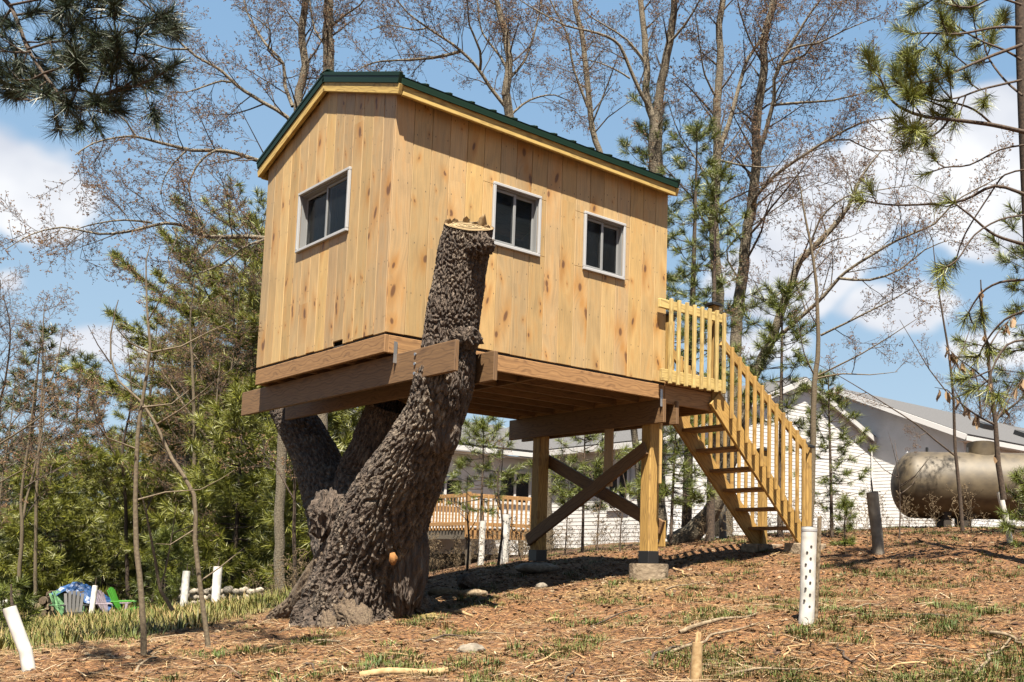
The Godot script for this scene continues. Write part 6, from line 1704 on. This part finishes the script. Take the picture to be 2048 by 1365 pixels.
# ---------------------------------------------------------------- small things
func guard_tube(label: String, foot: Vector3, top: Vector3, r: float, mat: Material, stake := false, holes := false) -> Node3D:
	var t := thing("guard_tube", label, "tree guard", foot, "tree guard tubes")
	var e := top - foot
	var m := MB.new()
	var dir := e.normalized()
	# outer and inner skin, joined at the rim
	var p := PackedVector3Array([Vector3(0, -0.06, 0), e * 0.3 + Vector3(0.004, 0, 0.003), e * 0.65, e, e + dir * 0.004, e, e * 0.6])
	m.tube(p, PackedFloat32Array([r * 1.02, r * 0.97, r, r * 1.01, r * 0.98, r * 0.93, r * 0.9]), 22)
	put(t, "tube", m, mat)
	if holes:
		for i in 11:
			var f := 0.18 + 0.062 * i
			var a := 0.75 + (0.32 if i % 2 else -0.25) + rr(-0.1, 0.1)
			var d := Vector3(-sin(a - 0.75) * 0.707 - cos(a - 0.75) * 0.707, 0, cos(a - 0.75) * 0.707 - sin(a - 0.75) * 0.707)
			var h := MB.new()
			var c := e * f + d * (r * 0.985)
			h.tube(PackedVector3Array([c, c + d * 0.0035]), PackedFloat32Array([0.008, 0.008]), 8, true)
			put(t, "vent_hole", h, M.dark)
		var band := MB.new()
		band.tube(PackedVector3Array([e * 0.965, e * 0.985]), PackedFloat32Array([r * 1.04, r * 1.04]), 22)
		put(t, "tie_band", band, M.white)
	if stake:
		var s := MB.new()
		var right := Vector3(0.709, 0, 0.704) * (r + 0.012) + Vector3(0.7, 0, -0.71) * 0.012
		s.beam(right + Vector3(0, -0.05, 0), e + right + Vector3(0.01, 0.075, 0), Vector3.RIGHT, 0.024, 0.024, 0.003)
		put(t, "stake", s, M.dead_wood)
	else:
		var s := MB.new()
		s.tube(PackedVector3Array([e * 0.7, e + Vector3(rr(-0.01, 0.01), 0.05, 0), e + Vector3(rr(-0.03, 0.03), rr(0.1, 0.2), rr(-0.03, 0.03))]), PackedFloat32Array([0.012, 0.009, 0.004]), 6)
		put(t, "stem", s, M.brown_bark)
	return t

func stick(called: String, label: String, a: Vector3, b: Vector3, r0: float, r1: float, mat: Material, bend := 0.05, group := "", category := "stick") -> Node3D:
	var o := on_ground(a)
	var t := thing(called, label, category, o, group)
	var p := PackedVector3Array()
	var q := PackedFloat32Array()
	for i in 7:
		var f := i / 6.0
		var w := on_ground(a.lerp(b, f)) - o
		p.append(w + Vector3(rr(-1, 1) * bend * 0.5, lerpf(r0, r1, f) * 0.75 + absf(sin(f * 4.0)) * bend * 0.4, rr(-1, 1) * bend * 0.5))
		q.append(lerpf(r0, r1, f) * rr(0.9, 1.1))
	var sm := smooth(p, q, 0.05)
	var m := MB.new()
	m.tube(sm[0], sm[1], 8, true)
	put(t, "wood", m, mat)
	return t

func lump_thing(called: String, label: String, category: String, foot: Vector3, s: Vector3, mat: Material, rough := 0.3, turn := 0.0, group := "") -> Node3D:
	var t := thing(called, label, category, foot, group, turn)
	var m := MB.new()
	blob(m, Vector3.ZERO, s, rough, 1.6, 28)
	put(t, "body", m, mat)
	return t

func chair(label: String, at: Vector3, turn: float, mat: Material, s: float) -> void:
	var t := thing("garden_chair", label, "chair", at, "garden chairs on the lawn", turn)
	var put_bar := func(called: String, a: Vector3, b: Vector3, side: Vector3, w: float, th: float) -> void:
		var m := MB.new()
		m.beam(a * s, b * s, side, w * s, th * s, 0.006)
		put(t, called, m, mat)
	for x in [-0.26, 0.26]:
		put_bar.call("front_leg", Vector3(x, -0.1, 0.42), Vector3(x, 0.56, 0.42), Vector3.RIGHT, 0.035, 0.09)
		put_bar.call("back_leg", Vector3(x, -0.05, -0.42), Vector3(x, 0.36, 0.42), Vector3.UP, 0.11, 0.035)
		put_bar.call("arm", Vector3(x * 1.15, 0.575, 0.5), Vector3(x * 1.15, 0.555, -0.28), Vector3.RIGHT, 0.12, 0.028)
	for i in 5:
		var f := i / 4.0
		put_bar.call("seat_slat", Vector3(-0.24, lerpf(0.37, 0.25, f), lerpf(0.42, -0.1, f)), Vector3(0.24, lerpf(0.37, 0.25, f), lerpf(0.42, -0.1, f)), Vector3.BACK, 0.11, 0.022)
	for i in 5:
		var x := -0.2 + 0.1 * i
		var top := 0.98 - 0.9 * x * x * 2.2
		put_bar.call("back_slat", Vector3(x * 0.9, 0.24, -0.12), Vector3(x * 1.15, top, -0.42), Vector3.RIGHT, 0.09, 0.022)
	put_bar.call("back_rail", Vector3(-0.27, 0.54, -0.27), Vector3(0.27, 0.54, -0.27), Vector3.UP, 0.07, 0.025)

func make_small_things() -> void:
	rng.seed = 700
	# footings
	var fr := Vector3(3.17, -1.79, -0.255)
	var pier := thing("concrete_pier", "round concrete pier carrying the sunlit stilt post", "footing", Vector3(fr.x, -2.15, fr.z))
	var m := MB.new()
	m.tube(PackedVector3Array([Vector3(0, 0, 0), Vector3(0, 0.345, 0), Vector3(0, 0.36, 0), Vector3(0, 0.3605, 0)]), PackedFloat32Array([0.198, 0.198, 0.19, 0.001]), 40)
	put(pier, "pier", m, M.concrete)
	var wire := MB.new()
	wire.tube(PackedVector3Array([Vector3(-0.18, 0.16, 0.1), Vector3(-0.02, 0.2, 0.203), Vector3(0.12, 0.26, 0.165), Vector3(0.35, 0.34, 0.2)]), PackedFloat32Array([0.003, 0.003, 0.003, 0.003]), 5)
	put(pier, "wire", wire, M.black)
	lump_thing("footing_stone", "flat shaded stone slab under the stilt post at the back", "footing", Vector3(3.17, -1.868, -2.08), Vector3(0.27, 0.066, 0.2), M.stone, 0.12)
	var pad := thing("stair_pad", "pale concrete block at the foot of the near stair stringer", "footing", on_ground(Vector3(5.4, 0, 0.0)))
	solid(pad, "block", Vector3(-0.24, -0.1, -0.13), Vector3(0.22, 0.075, 0.13), M.concrete, 0.01)
	var pad2 := thing("stair_pad", "shaded concrete block under the far stair stringer", "footing", on_ground(Vector3(5.4, 0, -0.65)))
	solid(pad2, "block", Vector3(-0.24, -0.1, -0.13), Vector3(0.24, 0.055, 0.13), M.concrete, 0.01)
	# guard tubes round planted saplings
	guard_tube("tall white guard tube with vent holes and a wooden stake, nearest to the stairs", Vector3(1.505, -2.151, 3.006), Vector3(1.463, -1.517, 3.067), 0.052, M.tube, true, true)
	guard_tube("grey-beige guard tube leaning in front of the white house corner", Vector3(5.63, -1.644, 0.826), Vector3(5.517, -0.974, 0.822), 0.066, M.beige_tube)
	guard_tube("thin leaning guard tube at the foot of the leafy sapling beside the gas tank", Vector3(6.483, -1.514, 1.945), Vector3(6.344, -0.963, 1.896), 0.033, M.tube)
	guard_tube("shorter of the two white guard tubes in front of the deck railing", Vector3(4.411, -1.884, -5.01), Vector3(4.388, -1.253, -4.957), 0.044, M.tube)
	guard_tube("taller of the two white guard tubes in front of the deck railing", Vector3(4.351, -1.84, -4.361), Vector3(4.32, -1.176, -4.304), 0.055, M.tube)
	guard_tube("big white guard tube tilted on the near edge of the bank", Vector3(-2.212, -2.492, -0.16), Vector3(-2.345, -2.112, -0.23), 0.038, M.tube)
	guard_tube("white guard tube by the stone row, next to the crooked sapling", Vector3(2.382, -2.767, -10.57), Vector3(2.408, -2.078, -10.589), 0.06, M.tube)
	guard_tube("pale grey guard tube in front of the stone row", Vector3(2.517, -2.669, -9.586), Vector3(2.534, -1.986, -9.599), 0.068, M.tube)
	guard_tube("short white guard tube in front of the blue tarp", Vector3(2.233, -3.159, -14.972), Vector3(2.289, -2.45, -15.014), 0.05, M.tube)
	guard_tube("grey guard tube in front of the white siding, seen under the stairs", Vector3(7.219, -1.435, -2.93), Vector3(7.129, -0.864, -2.89), 0.055, M.beige_tube)
	guard_tube("small guard tube out on the lawn beyond the tilted tube", Vector3(1.495, -3.325, -18.542), Vector3(1.584, -2.852, -18.609), 0.055, M.tube)
	# things lying on the bank
	var gs := "sticks lying on the bank"
	stick("fallen_branch", "long pale bare branch lying in front of the tall guard tube", Vector3(0.933, -2.237, 2.426), Vector3(1.592, -2.133, 2.5), 0.016, 0.007, M.dead_wood, 0.05, gs)
	stick("fallen_branch", "thin grey branch just below the long pale one", Vector3(0.495, -2.317, 2.773), Vector3(1.336, -2.168, 2.722), 0.011, 0.005, M.dead_wood, 0.06, gs)
	stick("peeled_log", "pale peeled pole lying at the lower rim of the view", Vector3(-1.051, -2.454, 1.816), Vector3(-0.6, -2.421, 2.012), 0.024, 0.02, M.cut_wood, 0.01, gs)
	stick("fallen_branch", "curved stick climbing to the right in the grass near the tall guard tube", Vector3(1.149, -2.345, 4.406), Vector3(1.903, -2.216, 4.238), 0.011, 0.006, M.dead_wood, 0.05, gs)
	stick("fallen_branch", "short knobbly branch crossing the curved stick", Vector3(1.969, -2.194, 4.081), Vector3(1.888, -2.229, 4.334), 0.013, 0.007, M.dead_wood, 0.05, gs)
	stick("fallen_branch", "long thin twig stretched across the grass below the tall guard tube", Vector3(0.328, -2.386, 3.361), Vector3(0.777, -2.344, 3.727), 0.008, 0.004, M.dead_wood, 0.05, gs)
	stick("fallen_branch", "dark forked twigs beside the cut stake", Vector3(0.263, -2.359, 2.819), Vector3(0.794, -2.264, 2.652), 0.009, 0.004, M.brown_bark, 0.07, gs)
	stick("fallen_branch", "thin arching twig in the middle of the bare bank", Vector3(0.969, -2.245, 1.469), Vector3(1.855, -2.148, 1.087), 0.007, 0.003, M.brown_bark, 0.06, gs)
	stick("fallen_branch", "pale twig below the crooked sapling", Vector3(-1.848, -2.482, 0.626), Vector3(-1.518, -2.418, 0), 0.009, 0.004, M.dead_wood, 0.06, gs)
	stick("fallen_branch", "stick propped on the root flare of the sawn-off tree", Vector3(0.732, -2.325, -3.083), Vector3(1.189, -2.264, -3.273), 0.022, 0.018, M.dead_wood, 0.02, gs)
	stick("fallen_branch", "pale split stick near the rotten root chunk", Vector3(0.775, -2.224, -0.022), Vector3(0.725, -2.246, 0.292), 0.014, 0.01, M.cut_wood, 0.02, gs)
	stick("fallen_branch", "straw-coloured stick on the slope beside the pale rock", Vector3(0.898, -2.251, 1.001), Vector3(1.168, -2.219, 0.905), 0.012, 0.008, M.cut_wood, 0.02, gs)
	stick("fallen_branch", "thin stick across the needles below the sandy heap", Vector3(2.684, -2.067, 0.476), Vector3(3.295, -1.989, 0.47), 0.008, 0.004, M.dead_wood, 0.04, gs)
	stick("fallen_branch", "bleached twig lying where the shade of the stairs ends", Vector3(3.895, -1.866, -0.644), Vector3(3.509, -1.945, -0.02), 0.014, 0.008, M.cut_wood, 0.04, gs)
	for i in 16:
		var px := [Vector3(-1.471, -2.445, 0.75), Vector3(-0.988, -2.394, 0.33), Vector3(-1.043, -2.424, 1.12), Vector3(-0.511, -2.369, 0.523), Vector3(-0.556, -2.386, 1.155), Vector3(-0.126, -2.354, 0.991), Vector3(0.461, -2.302, 1.099), Vector3(-0.15, -2.386, 2.209), Vector3(-0.111, -2.399, 2.585), Vector3(0.55, -2.298, 2.236), Vector3(0.77, -2.313, 3.385), Vector3(0.927, -2.319, 3.766), Vector3(1.412, -2.231, 3.75), Vector3(1.193, -2.308, 4.087), Vector3(2.306, -2.116, 3.605), Vector3(2.156, -2.079, 2.897)]
		var a: Vector3 = px[i]
		var az := rr(0, TAU)
		stick("twig", "loose dead twig among the needles on the bank", a, a + Vector3(cos(az), 0, sin(az)) * rr(0.18, 0.5), rr(0.005, 0.011), 0.003, [M.dead_wood, M.cut_wood, M.brown_bark][i % 3], 0.05, "loose twigs on the bank", "twig")
	var stake := thing("cut_stake", "snapped pale stake standing upright out of the ground at the lower rim of the view", "stake", Vector3(0.166, -2.406, 3.283) + Vector3(0, -0.15, 0))
	var sm := MB.new()
	sm.tube(PackedVector3Array([Vector3.ZERO, Vector3(0.005, 0.2, 0), Vector3(0.012, 0.36, 0.0)]), PackedFloat32Array([0.036, 0.034, 0.03]), 9, true)
	sm.beam(Vector3(0.0, 0.34, 0.01), Vector3(0.026, 0.415, -0.004), Vector3.RIGHT, 0.03, 0.016, 0.003)
	put(stake, "stake", sm, M.cut_wood)
	lump_thing("pale_rock", "flat pale cracked rock sunk in the bank below the sawn-off tree", "rock", Vector3(-0.084, -2.36, 1.485), Vector3(0.1, 0.045, 0.07), M.stone, 0.25)
	lump_thing("log_chunk", "split grey wedge of wood resting on a log at the edge of the shade", "wood chunk", Vector3(1.764, -2.073, -1.342) + Vector3(0, 0.08, 0), Vector3(0.15, 0.075, 0.1), M.chunk, 0.3, 0.6)
	lump_thing("short_log", "short pale round log beside the trunk base, half in shade", "log", Vector3(1.347, -2.118, -1.11) + Vector3(0, 0.03, 0), Vector3(0.15, 0.045, 0.05), M.dead_wood, 0.15, -0.75)
	lump_thing("log_chunk", "lower pale log lying under the split grey wedge", "log", Vector3(1.444, -2.107, -0.786) + Vector3(0, 0.02, 0), Vector3(0.14, 0.04, 0.05), M.dead_wood, 0.15, -0.7)
	lump_thing("root_chunk", "rotten dark root chunk broken off in front of the trunk base", "wood chunk", Vector3(0.69, -2.224, -0.389) + Vector3(0, 0.05, 0), Vector3(0.09, 0.085, 0.08), M.chunk, 0.5, 0.3)
	lump_thing("root_chunk", "small yellowish root piece just below the rotten dark one", "wood chunk", Vector3(0.513, -2.262, 0.024) + Vector3(0, 0.02, 0), Vector3(0.08, 0.035, 0.045), M.lichen_wood, 0.5, -0.5)
	lump_thing("lichen_chunk", "slab of wood covered in yellow lichen leaning against the roots", "wood chunk", Vector3(0.764, -2.211, -0.993) + Vector3(0, 0.14, 0.0), Vector3(0.19, 0.11, 0.1), M.lichen_wood, 0.4, -0.9)
	lump_thing("small_stone", "small rounded stone in the shade under the floor", "rock", Vector3(2.208, -2.048, -0.756) + Vector3(0, 0.02, 0), Vector3(0.07, 0.04, 0.05), M.stone, 0.15)
	# the row of pale field stones at the edge of the lawn
	var row := thing("stone_row", "low wall of loose pale rounded stones at the edge of the wood", "stone wall", Vector3(3.067, -2.693, -10.599))
	var sb := []
	for k in 4:
		var b := MB.new()
		blob(b, Vector3(k * 0.37, 0, 0), Vector3(0.1, 0.075, 0.09), 0.35, 1.3, 12)
		for i in b.v.size():
			b.v[i] -= Vector3(k * 0.37, 0, 0)
		sb.append(b.mesh())
	for j in 3:
		for i in 13 - j:
			var o := Vector3(0.709, 0, 0.704) * (-0.78 + 0.125 * i + 0.05 * j + rr(-0.02, 0.02)) + Vector3(0, 0.05 + 0.115 * j + rr(-0.02, 0.02), rr(-0.04, 0.04))
			var s: MeshInstance3D = put(row, "stone", sb[rng.randi_range(0, 3)], M.pale_stone, o)
			s.rotation = Vector3(rr(-0.3, 0.3), rr(0, TAU), rr(-0.3, 0.3))
			s.scale = Vector3.ONE * rr(0.65, 0.95)
	# woodpile under its tarp
	var pile_at := Vector3(2.361, -3.235, -16.263)
	var pile := thing("woodpile", "heap of brown split firewood partly covered at the edge of the lawn", "woodpile", pile_at)
	for j in 5:
		for i in 9 - j:
			var l := MB.new()
			var o := Vector3(0.709, 0, 0.704) * (-0.85 + 0.17 * i + 0.09 * j) + Vector3(0, 0.07 + 0.125 * j, 0) + Vector3(0.706, 0, -0.7) * rr(-0.05, 0.05)
			var d := Vector3(0.706, 0, -0.7) * 0.25
			l.tube(PackedVector3Array([o - d, o + d]), PackedFloat32Array([rr(0.06, 0.085), rr(0.06, 0.085)]), 8, true)
			put(pile, "log", l, M.dead_wood if rng.randf() < 0.35 else M.root)
	var tarp := thing("blue_tarp", "crumpled blue tarp draped over the woodpile", "tarp", pile_at)
	var tm := MB.new()
	var tn := 26
	var w := FastNoiseLite.new()
	w.seed = 12
	w.frequency = 2.4
	var grid := []
	for i in tn + 1:
		for j in tn + 1:
			var a := -0.45 + 1.25 * i / tn
			var b := -0.42 + 0.8 * j / tn
			var hgt := 0.80 - 0.55 * maxf(0.0, a - 0.05) - 0.35 * maxf(0.0, -0.1 - a)
			hgt -= 0.75 * pow(absf(b), 1.5)
			hgt += w.get_noise_2d(a * 1.3, b * 1.3) * 0.09 + 0.025 * sin(a * 19.0 + b * 8.0 + 3.0 * w.get_noise_2d(a, b))
			grid.append(Vector3(0.709, 0, 0.704) * a + Vector3(-0.706, 0, 0.7) * b + Vector3(0, maxf(0.03, hgt), 0))
	for i in tn:
		for j in tn:
			var q: Vector3 = grid[i * (tn + 1) + j]
			var r: Vector3 = grid[(i + 1) * (tn + 1) + j]
			var s: Vector3 = grid[(i + 1) * (tn + 1) + j + 1]
			var u: Vector3 = grid[i * (tn + 1) + j + 1]
			var nn := (u - q).cross(r - q).normalized()
			tm.quad(q, r, s, u, nn if nn.y > 0 else -nn)
	put(tarp, "sheet", tm, M.tarp)
	# chairs
	chair("black garden chair standing in front of the mint one on the lawn", Vector3(1.818, -3.146, -14.534), -0.2, M.black, 0.62)
	chair("pale mint garden chair right behind the black one", Vector3(2.069, -3.231, -15.986), 0.5, M.mint, 0.66)
	chair("bright lime green garden chair with a fanned back on the lawn", Vector3(2.551, -3.064, -14.089), 0.9, M.lime, 0.62)
	chair("faded lilac garden chair between the black chair and the lime green one", Vector3(2.676, -3.167, -15.383), 0.7, M.lilac, 0.62)

# ---------------------------------------------------------------- what lies and grows on the ground
func make_ground_cover() -> void:
	rng.seed = 900
	var view := Vector3(0.7034, 0, -0.7108)
	var side := Vector3(0.7108, 0, 0.7034)
	var eye := Vector3(-3.967, 0, 7.230)
	# straw, pine needles and bits of bark
	var straw := MB.new()
	for i in 3:
		var y := Vector3(0, 0.006 * sin(i * 1.1), 0)
		var y2 := Vector3(0, 0.006 * sin((i + 1) * 1.1), 0)
		straw.quad(Vector3(-0.5 + i / 3.0, 0, -0.018) + y, Vector3(-0.5 + (i + 1) / 3.0, 0, -0.018) + y2, Vector3(-0.5 + (i + 1) / 3.0, 0, 0.018) + y2, Vector3(-0.5 + i / 3.0, 0, 0.018) + y, Vector3.UP)
	var leaf := MB.new()
	for i in 4:
		var prof := [0.05, 0.36, 0.46, 0.3, 0.03]
		for h in [-1.0, 1.0]:
			var a := Vector3(-0.5 + i / 4.0, 0.05 * sin(i * 1.3), 0)
			var b := Vector3(-0.5 + (i + 1) / 4.0, 0.05 * sin((i + 1) * 1.3), 0)
			leaf.quad(a, b, b + Vector3(0, 0.16, h * prof[i + 1]), a + Vector3(0, 0.16, h * prof[i]), Vector3(0, 0.9, -h * 0.4).normalized())
	var tuft := MB.new()
	for i in 18:
		var az := rr(0, TAU)
		var d := Vector3(cos(az), 0, sin(az))
		var s := d.cross(Vector3.UP) * 0.012
		var o := d * rr(0.0, 0.75)
		var l := rr(0.5, 1.0)
		var m1 := o + d * 0.10 * l + Vector3(0, 0.55 * l, 0)
		var e := o + d * rr(0.25, 0.5) * l + Vector3(0, l * rr(0.75, 1.0), 0)
		var k := rr(0.75, 1.25)
		tuft.col = Color(k, k, k)
		tuft.quad(o - s * 2.0, o + s * 2.0, m1 + s * 1.6, m1 - s * 1.6, -d * 0.5 + Vector3(0, 0.85, 0))
		tuft.tri(m1 - s * 1.6, m1 + s * 1.6, e, -d * 0.4 + Vector3(0, 0.9, 0))
	var xs1 := []
	var cs1 := PackedColorArray()
	var tan_col := Color(0.29, 0.155, 0.055)
	var dark_col := Color(0.09, 0.042, 0.018)
	var pale_col := Color(0.5, 0.36, 0.18)
	for i in 110000:
		var dist := 4.9 + 9.5 * pow(rng.randf(), 1.7)
		var p := eye + view * dist + side * (dist * rr(-0.70, 0.40))
		if lawn(p.x, p.z) > rng.randf() * 1.4:
			continue
		var l := rr(0.03, 0.1) * (0.7 + dist * 0.05)
		var n := rng.randf()
		if n > 0.985:
			l *= 2.2
		p.y = gh(p.x, p.z) + rr(0.003, 0.014)
		var tilt := Vector3(rr(-0.3, 0.3), 1, rr(-0.3, 0.3))
		xs1.append(Transform3D(facing(tilt, rr(0, TAU), 1.0).scaled_local(Vector3(l, l, l * rr(0.7, 1.6))), p))
		var t := rng.randf()
		cs1.append(dark_col.lerp(tan_col, t * 1.5) if t < 0.66 else tan_col.lerp(pale_col, (t - 0.66) * 2.6))
	# longer bleached straws, bits of twig and bark strips
	for i in 5200:
		var dist := 4.9 + 7.5 * pow(rng.randf(), 1.5)
		var p := eye + view * dist + side * (dist * rr(-0.70, 0.40))
		var l := rr(0.09, 0.3)
		p.y = gh(p.x, p.z) + rr(0.006, 0.02)
		xs1.append(Transform3D(facing(Vector3(rr(-0.12, 0.12), 1, rr(-0.12, 0.12)), rr(0, TAU), 1.0).scaled_local(Vector3(l, l * 0.6, rr(0.08, 0.22))), p))
		cs1.append(Color(0.3, 0.19, 0.09).lerp(Color(0.62, 0.5, 0.33), rng.randf()))
	scatter(self, "needle_litter", straw.mesh(), M.litter, xs1, cs1)
	var xs2 := []
	var cs2 := PackedColorArray()
	for i in 15000:
		var dist := 5.0 + 12.0 * pow(rng.randf(), 1.15)
		var p := eye + view * dist + side * (dist * rr(-0.68, 0.40))
		if lawn(p.x, p.z) > rng.randf() * 0.9:
			continue
		if dist < 9.0 and rng.randf() < 0.55:
			continue
		p.y = gh(p.x, p.z) + 0.004
		var s := rr(0.02, 0.048)
		xs2.append(Transform3D(facing(Vector3(rr(-0.5, 0.5), 1, rr(-0.5, 0.5)), rr(0, TAU), s), p))
		var t := rng.randf()
		cs2.append(Color(0.07, 0.03, 0.015).lerp(Color(0.19, 0.1, 0.045), t) if t < 0.85 else Color(0.3, 0.225, 0.14))
	scatter(self, "dead_leaves", leaf.mesh(), M.litter, xs2, cs2)
	# grass: thin patches on the bank, thick on the lawn
	var xs3 := []
	var cs3 := PackedColorArray()
	for i in 42000:
		var dist := 4.9 + 24.0 * pow(rng.randf(), 1.8)
		var p := eye + view * dist + side * (dist * rr(-0.70, 0.40))
		var far := lawn(p.x, p.z)
		var want := (0.2 + 0.45 * patch.get_noise_2d(p.x * 1.5, p.z * 1.5) + 0.02 * dist) * far
		var s := 0.0
		if far < 0.4:
			var u := side.dot(p - eye)
			var k := patch.get_noise_2d(p.x * 2.3 + 40.0, p.z * 2.3) + 0.14 * smoothstep(-0.5, 1.5, u) - 0.10
			k -= 0.3 * smoothstep(-2.0, -3.5, u)
			if dist > 10.5:
				k -= 0.12
			want = maxf(want, smoothstep(-0.12, 0.3, k) * 0.85)
			s = rr(0.035, 0.085)
		else:
			s = rr(0.06, 0.15) + 0.008 * maxf(0.0, dist - 9.0)
		if rng.randf() > want:
			continue
		p.y = gh(p.x, p.z) - 0.004
		s *= rr(0.6, 1.4)
		var squat := rr(0.55, 0.85) if far < 0.4 else rr(0.7, 1.2)
		xs3.append(Transform3D(facing(Vector3(rr(-0.2, 0.2), 1, rr(-0.2, 0.2)), rr(0, TAU), s).scaled_local(Vector3(1.3, squat, 1.3)), p))
		var t := rng.randf()
		var q := Color(0.05, 0.085, 0.012).lerp(Color(0.11, 0.135, 0.02), t)
		if far > 0.4:
			q = Color(0.085, 0.12, 0.014).lerp(Color(0.21, 0.17, 0.05), t)
		elif rng.randf() < 0.12:
			q = Color(0.22, 0.165, 0.07)
		if far > 0.4 and rng.randf() < 0.18:
			q = Color(0.3, 0.21, 0.085)
		cs3.append(q)
	scatter(self, "grass", tuft.mesh(), M.blade, xs3, cs3)
	# dry weeds and brush stems along the edge of the lawn and beneath the trees
	var xs4 := [[], []]
	for i in 700:
		var dist := rr(9.0, 22.0)
		var u := rr(-0.64, 0.36)
		var p := eye + view * dist + side * (dist * u)
		if absf(p.x - 1.6) < 2.6 and absf(p.z + 1.1) < 1.6:
			continue
		if u > -0.2 and dist < 11.5:
			continue
		if u > -0.08 and rng.randf() < 0.6:
			continue
		if u < -0.4 and (dist < 21.0 or rng.randf() < 0.5):
			continue
		p.y = gh(p.x, p.z) - 0.03
		xs4[i % 2].append(Transform3D(facing(Vector3(rr(-0.25, 0.25), 1, rr(-0.25, 0.25)), rr(0, TAU), rr(0.25, 0.65)), p))
	for i in 2:
		scatter(self, "undergrowth", sprays[i], M.weed, xs4[i])


# ---------------------------------------------------------------- the scene
func _ready() -> void:
	var cam := Camera3D.new()
	cam.name = "camera"
	cam.projection = Camera3D.PROJECTION_FRUSTUM
	cam.near = 0.05
	cam.far = 600.0
	cam.size = 0.033375
	cam.frustum_offset = Vector2(-0.007726, 0.004924)
	cam.transform = Transform3D(Basis(Vector3(0.709396, 0.016915, 0.704607), Vector3(-0.092307, 0.993331, 0.069089), Vector3(-0.698739, -0.114052, 0.706227)), Vector3(-3.9671, -1.7414, 7.2298))
	add_child(cam)
	cam.current = true
	var env := Environment.new()
	env.background_mode = Environment.BG_SKY
	env.sky = Sky.new()
	env.sky.sky_material = sky_material()
	env.tonemap_mode = Environment.TONE_MAPPER_LINEAR
	env.tonemap_exposure = 4.4
	env.sdfgi_enabled = true
	env.ssao_enabled = true
	env.ssil_enabled = true
	var we := WorldEnvironment.new()
	we.name = "world_environment"
	we.environment = env
	add_child(we)
	var sun := DirectionalLight3D.new()
	sun.name = "sun"
	sun.light_color = Color(1.0, 0.955, 0.88)
	sun.light_energy = 1.6
	sun.light_angular_distance = 0.5
	sun.shadow_enabled = true
	add_child(sun)
	sun.look_at_from_position(Vector3.ZERO, Vector3(0.33, -1.0, -0.40), Vector3.UP)
	rng.seed = 12345
	make_materials()
	make_ground()
	make_tree_house()
	make_big_tree()
	make_house()
	make_tank()
	make_deck()
	make_sprays()
	make_trees()
	make_small_things()
	make_ground_cover()
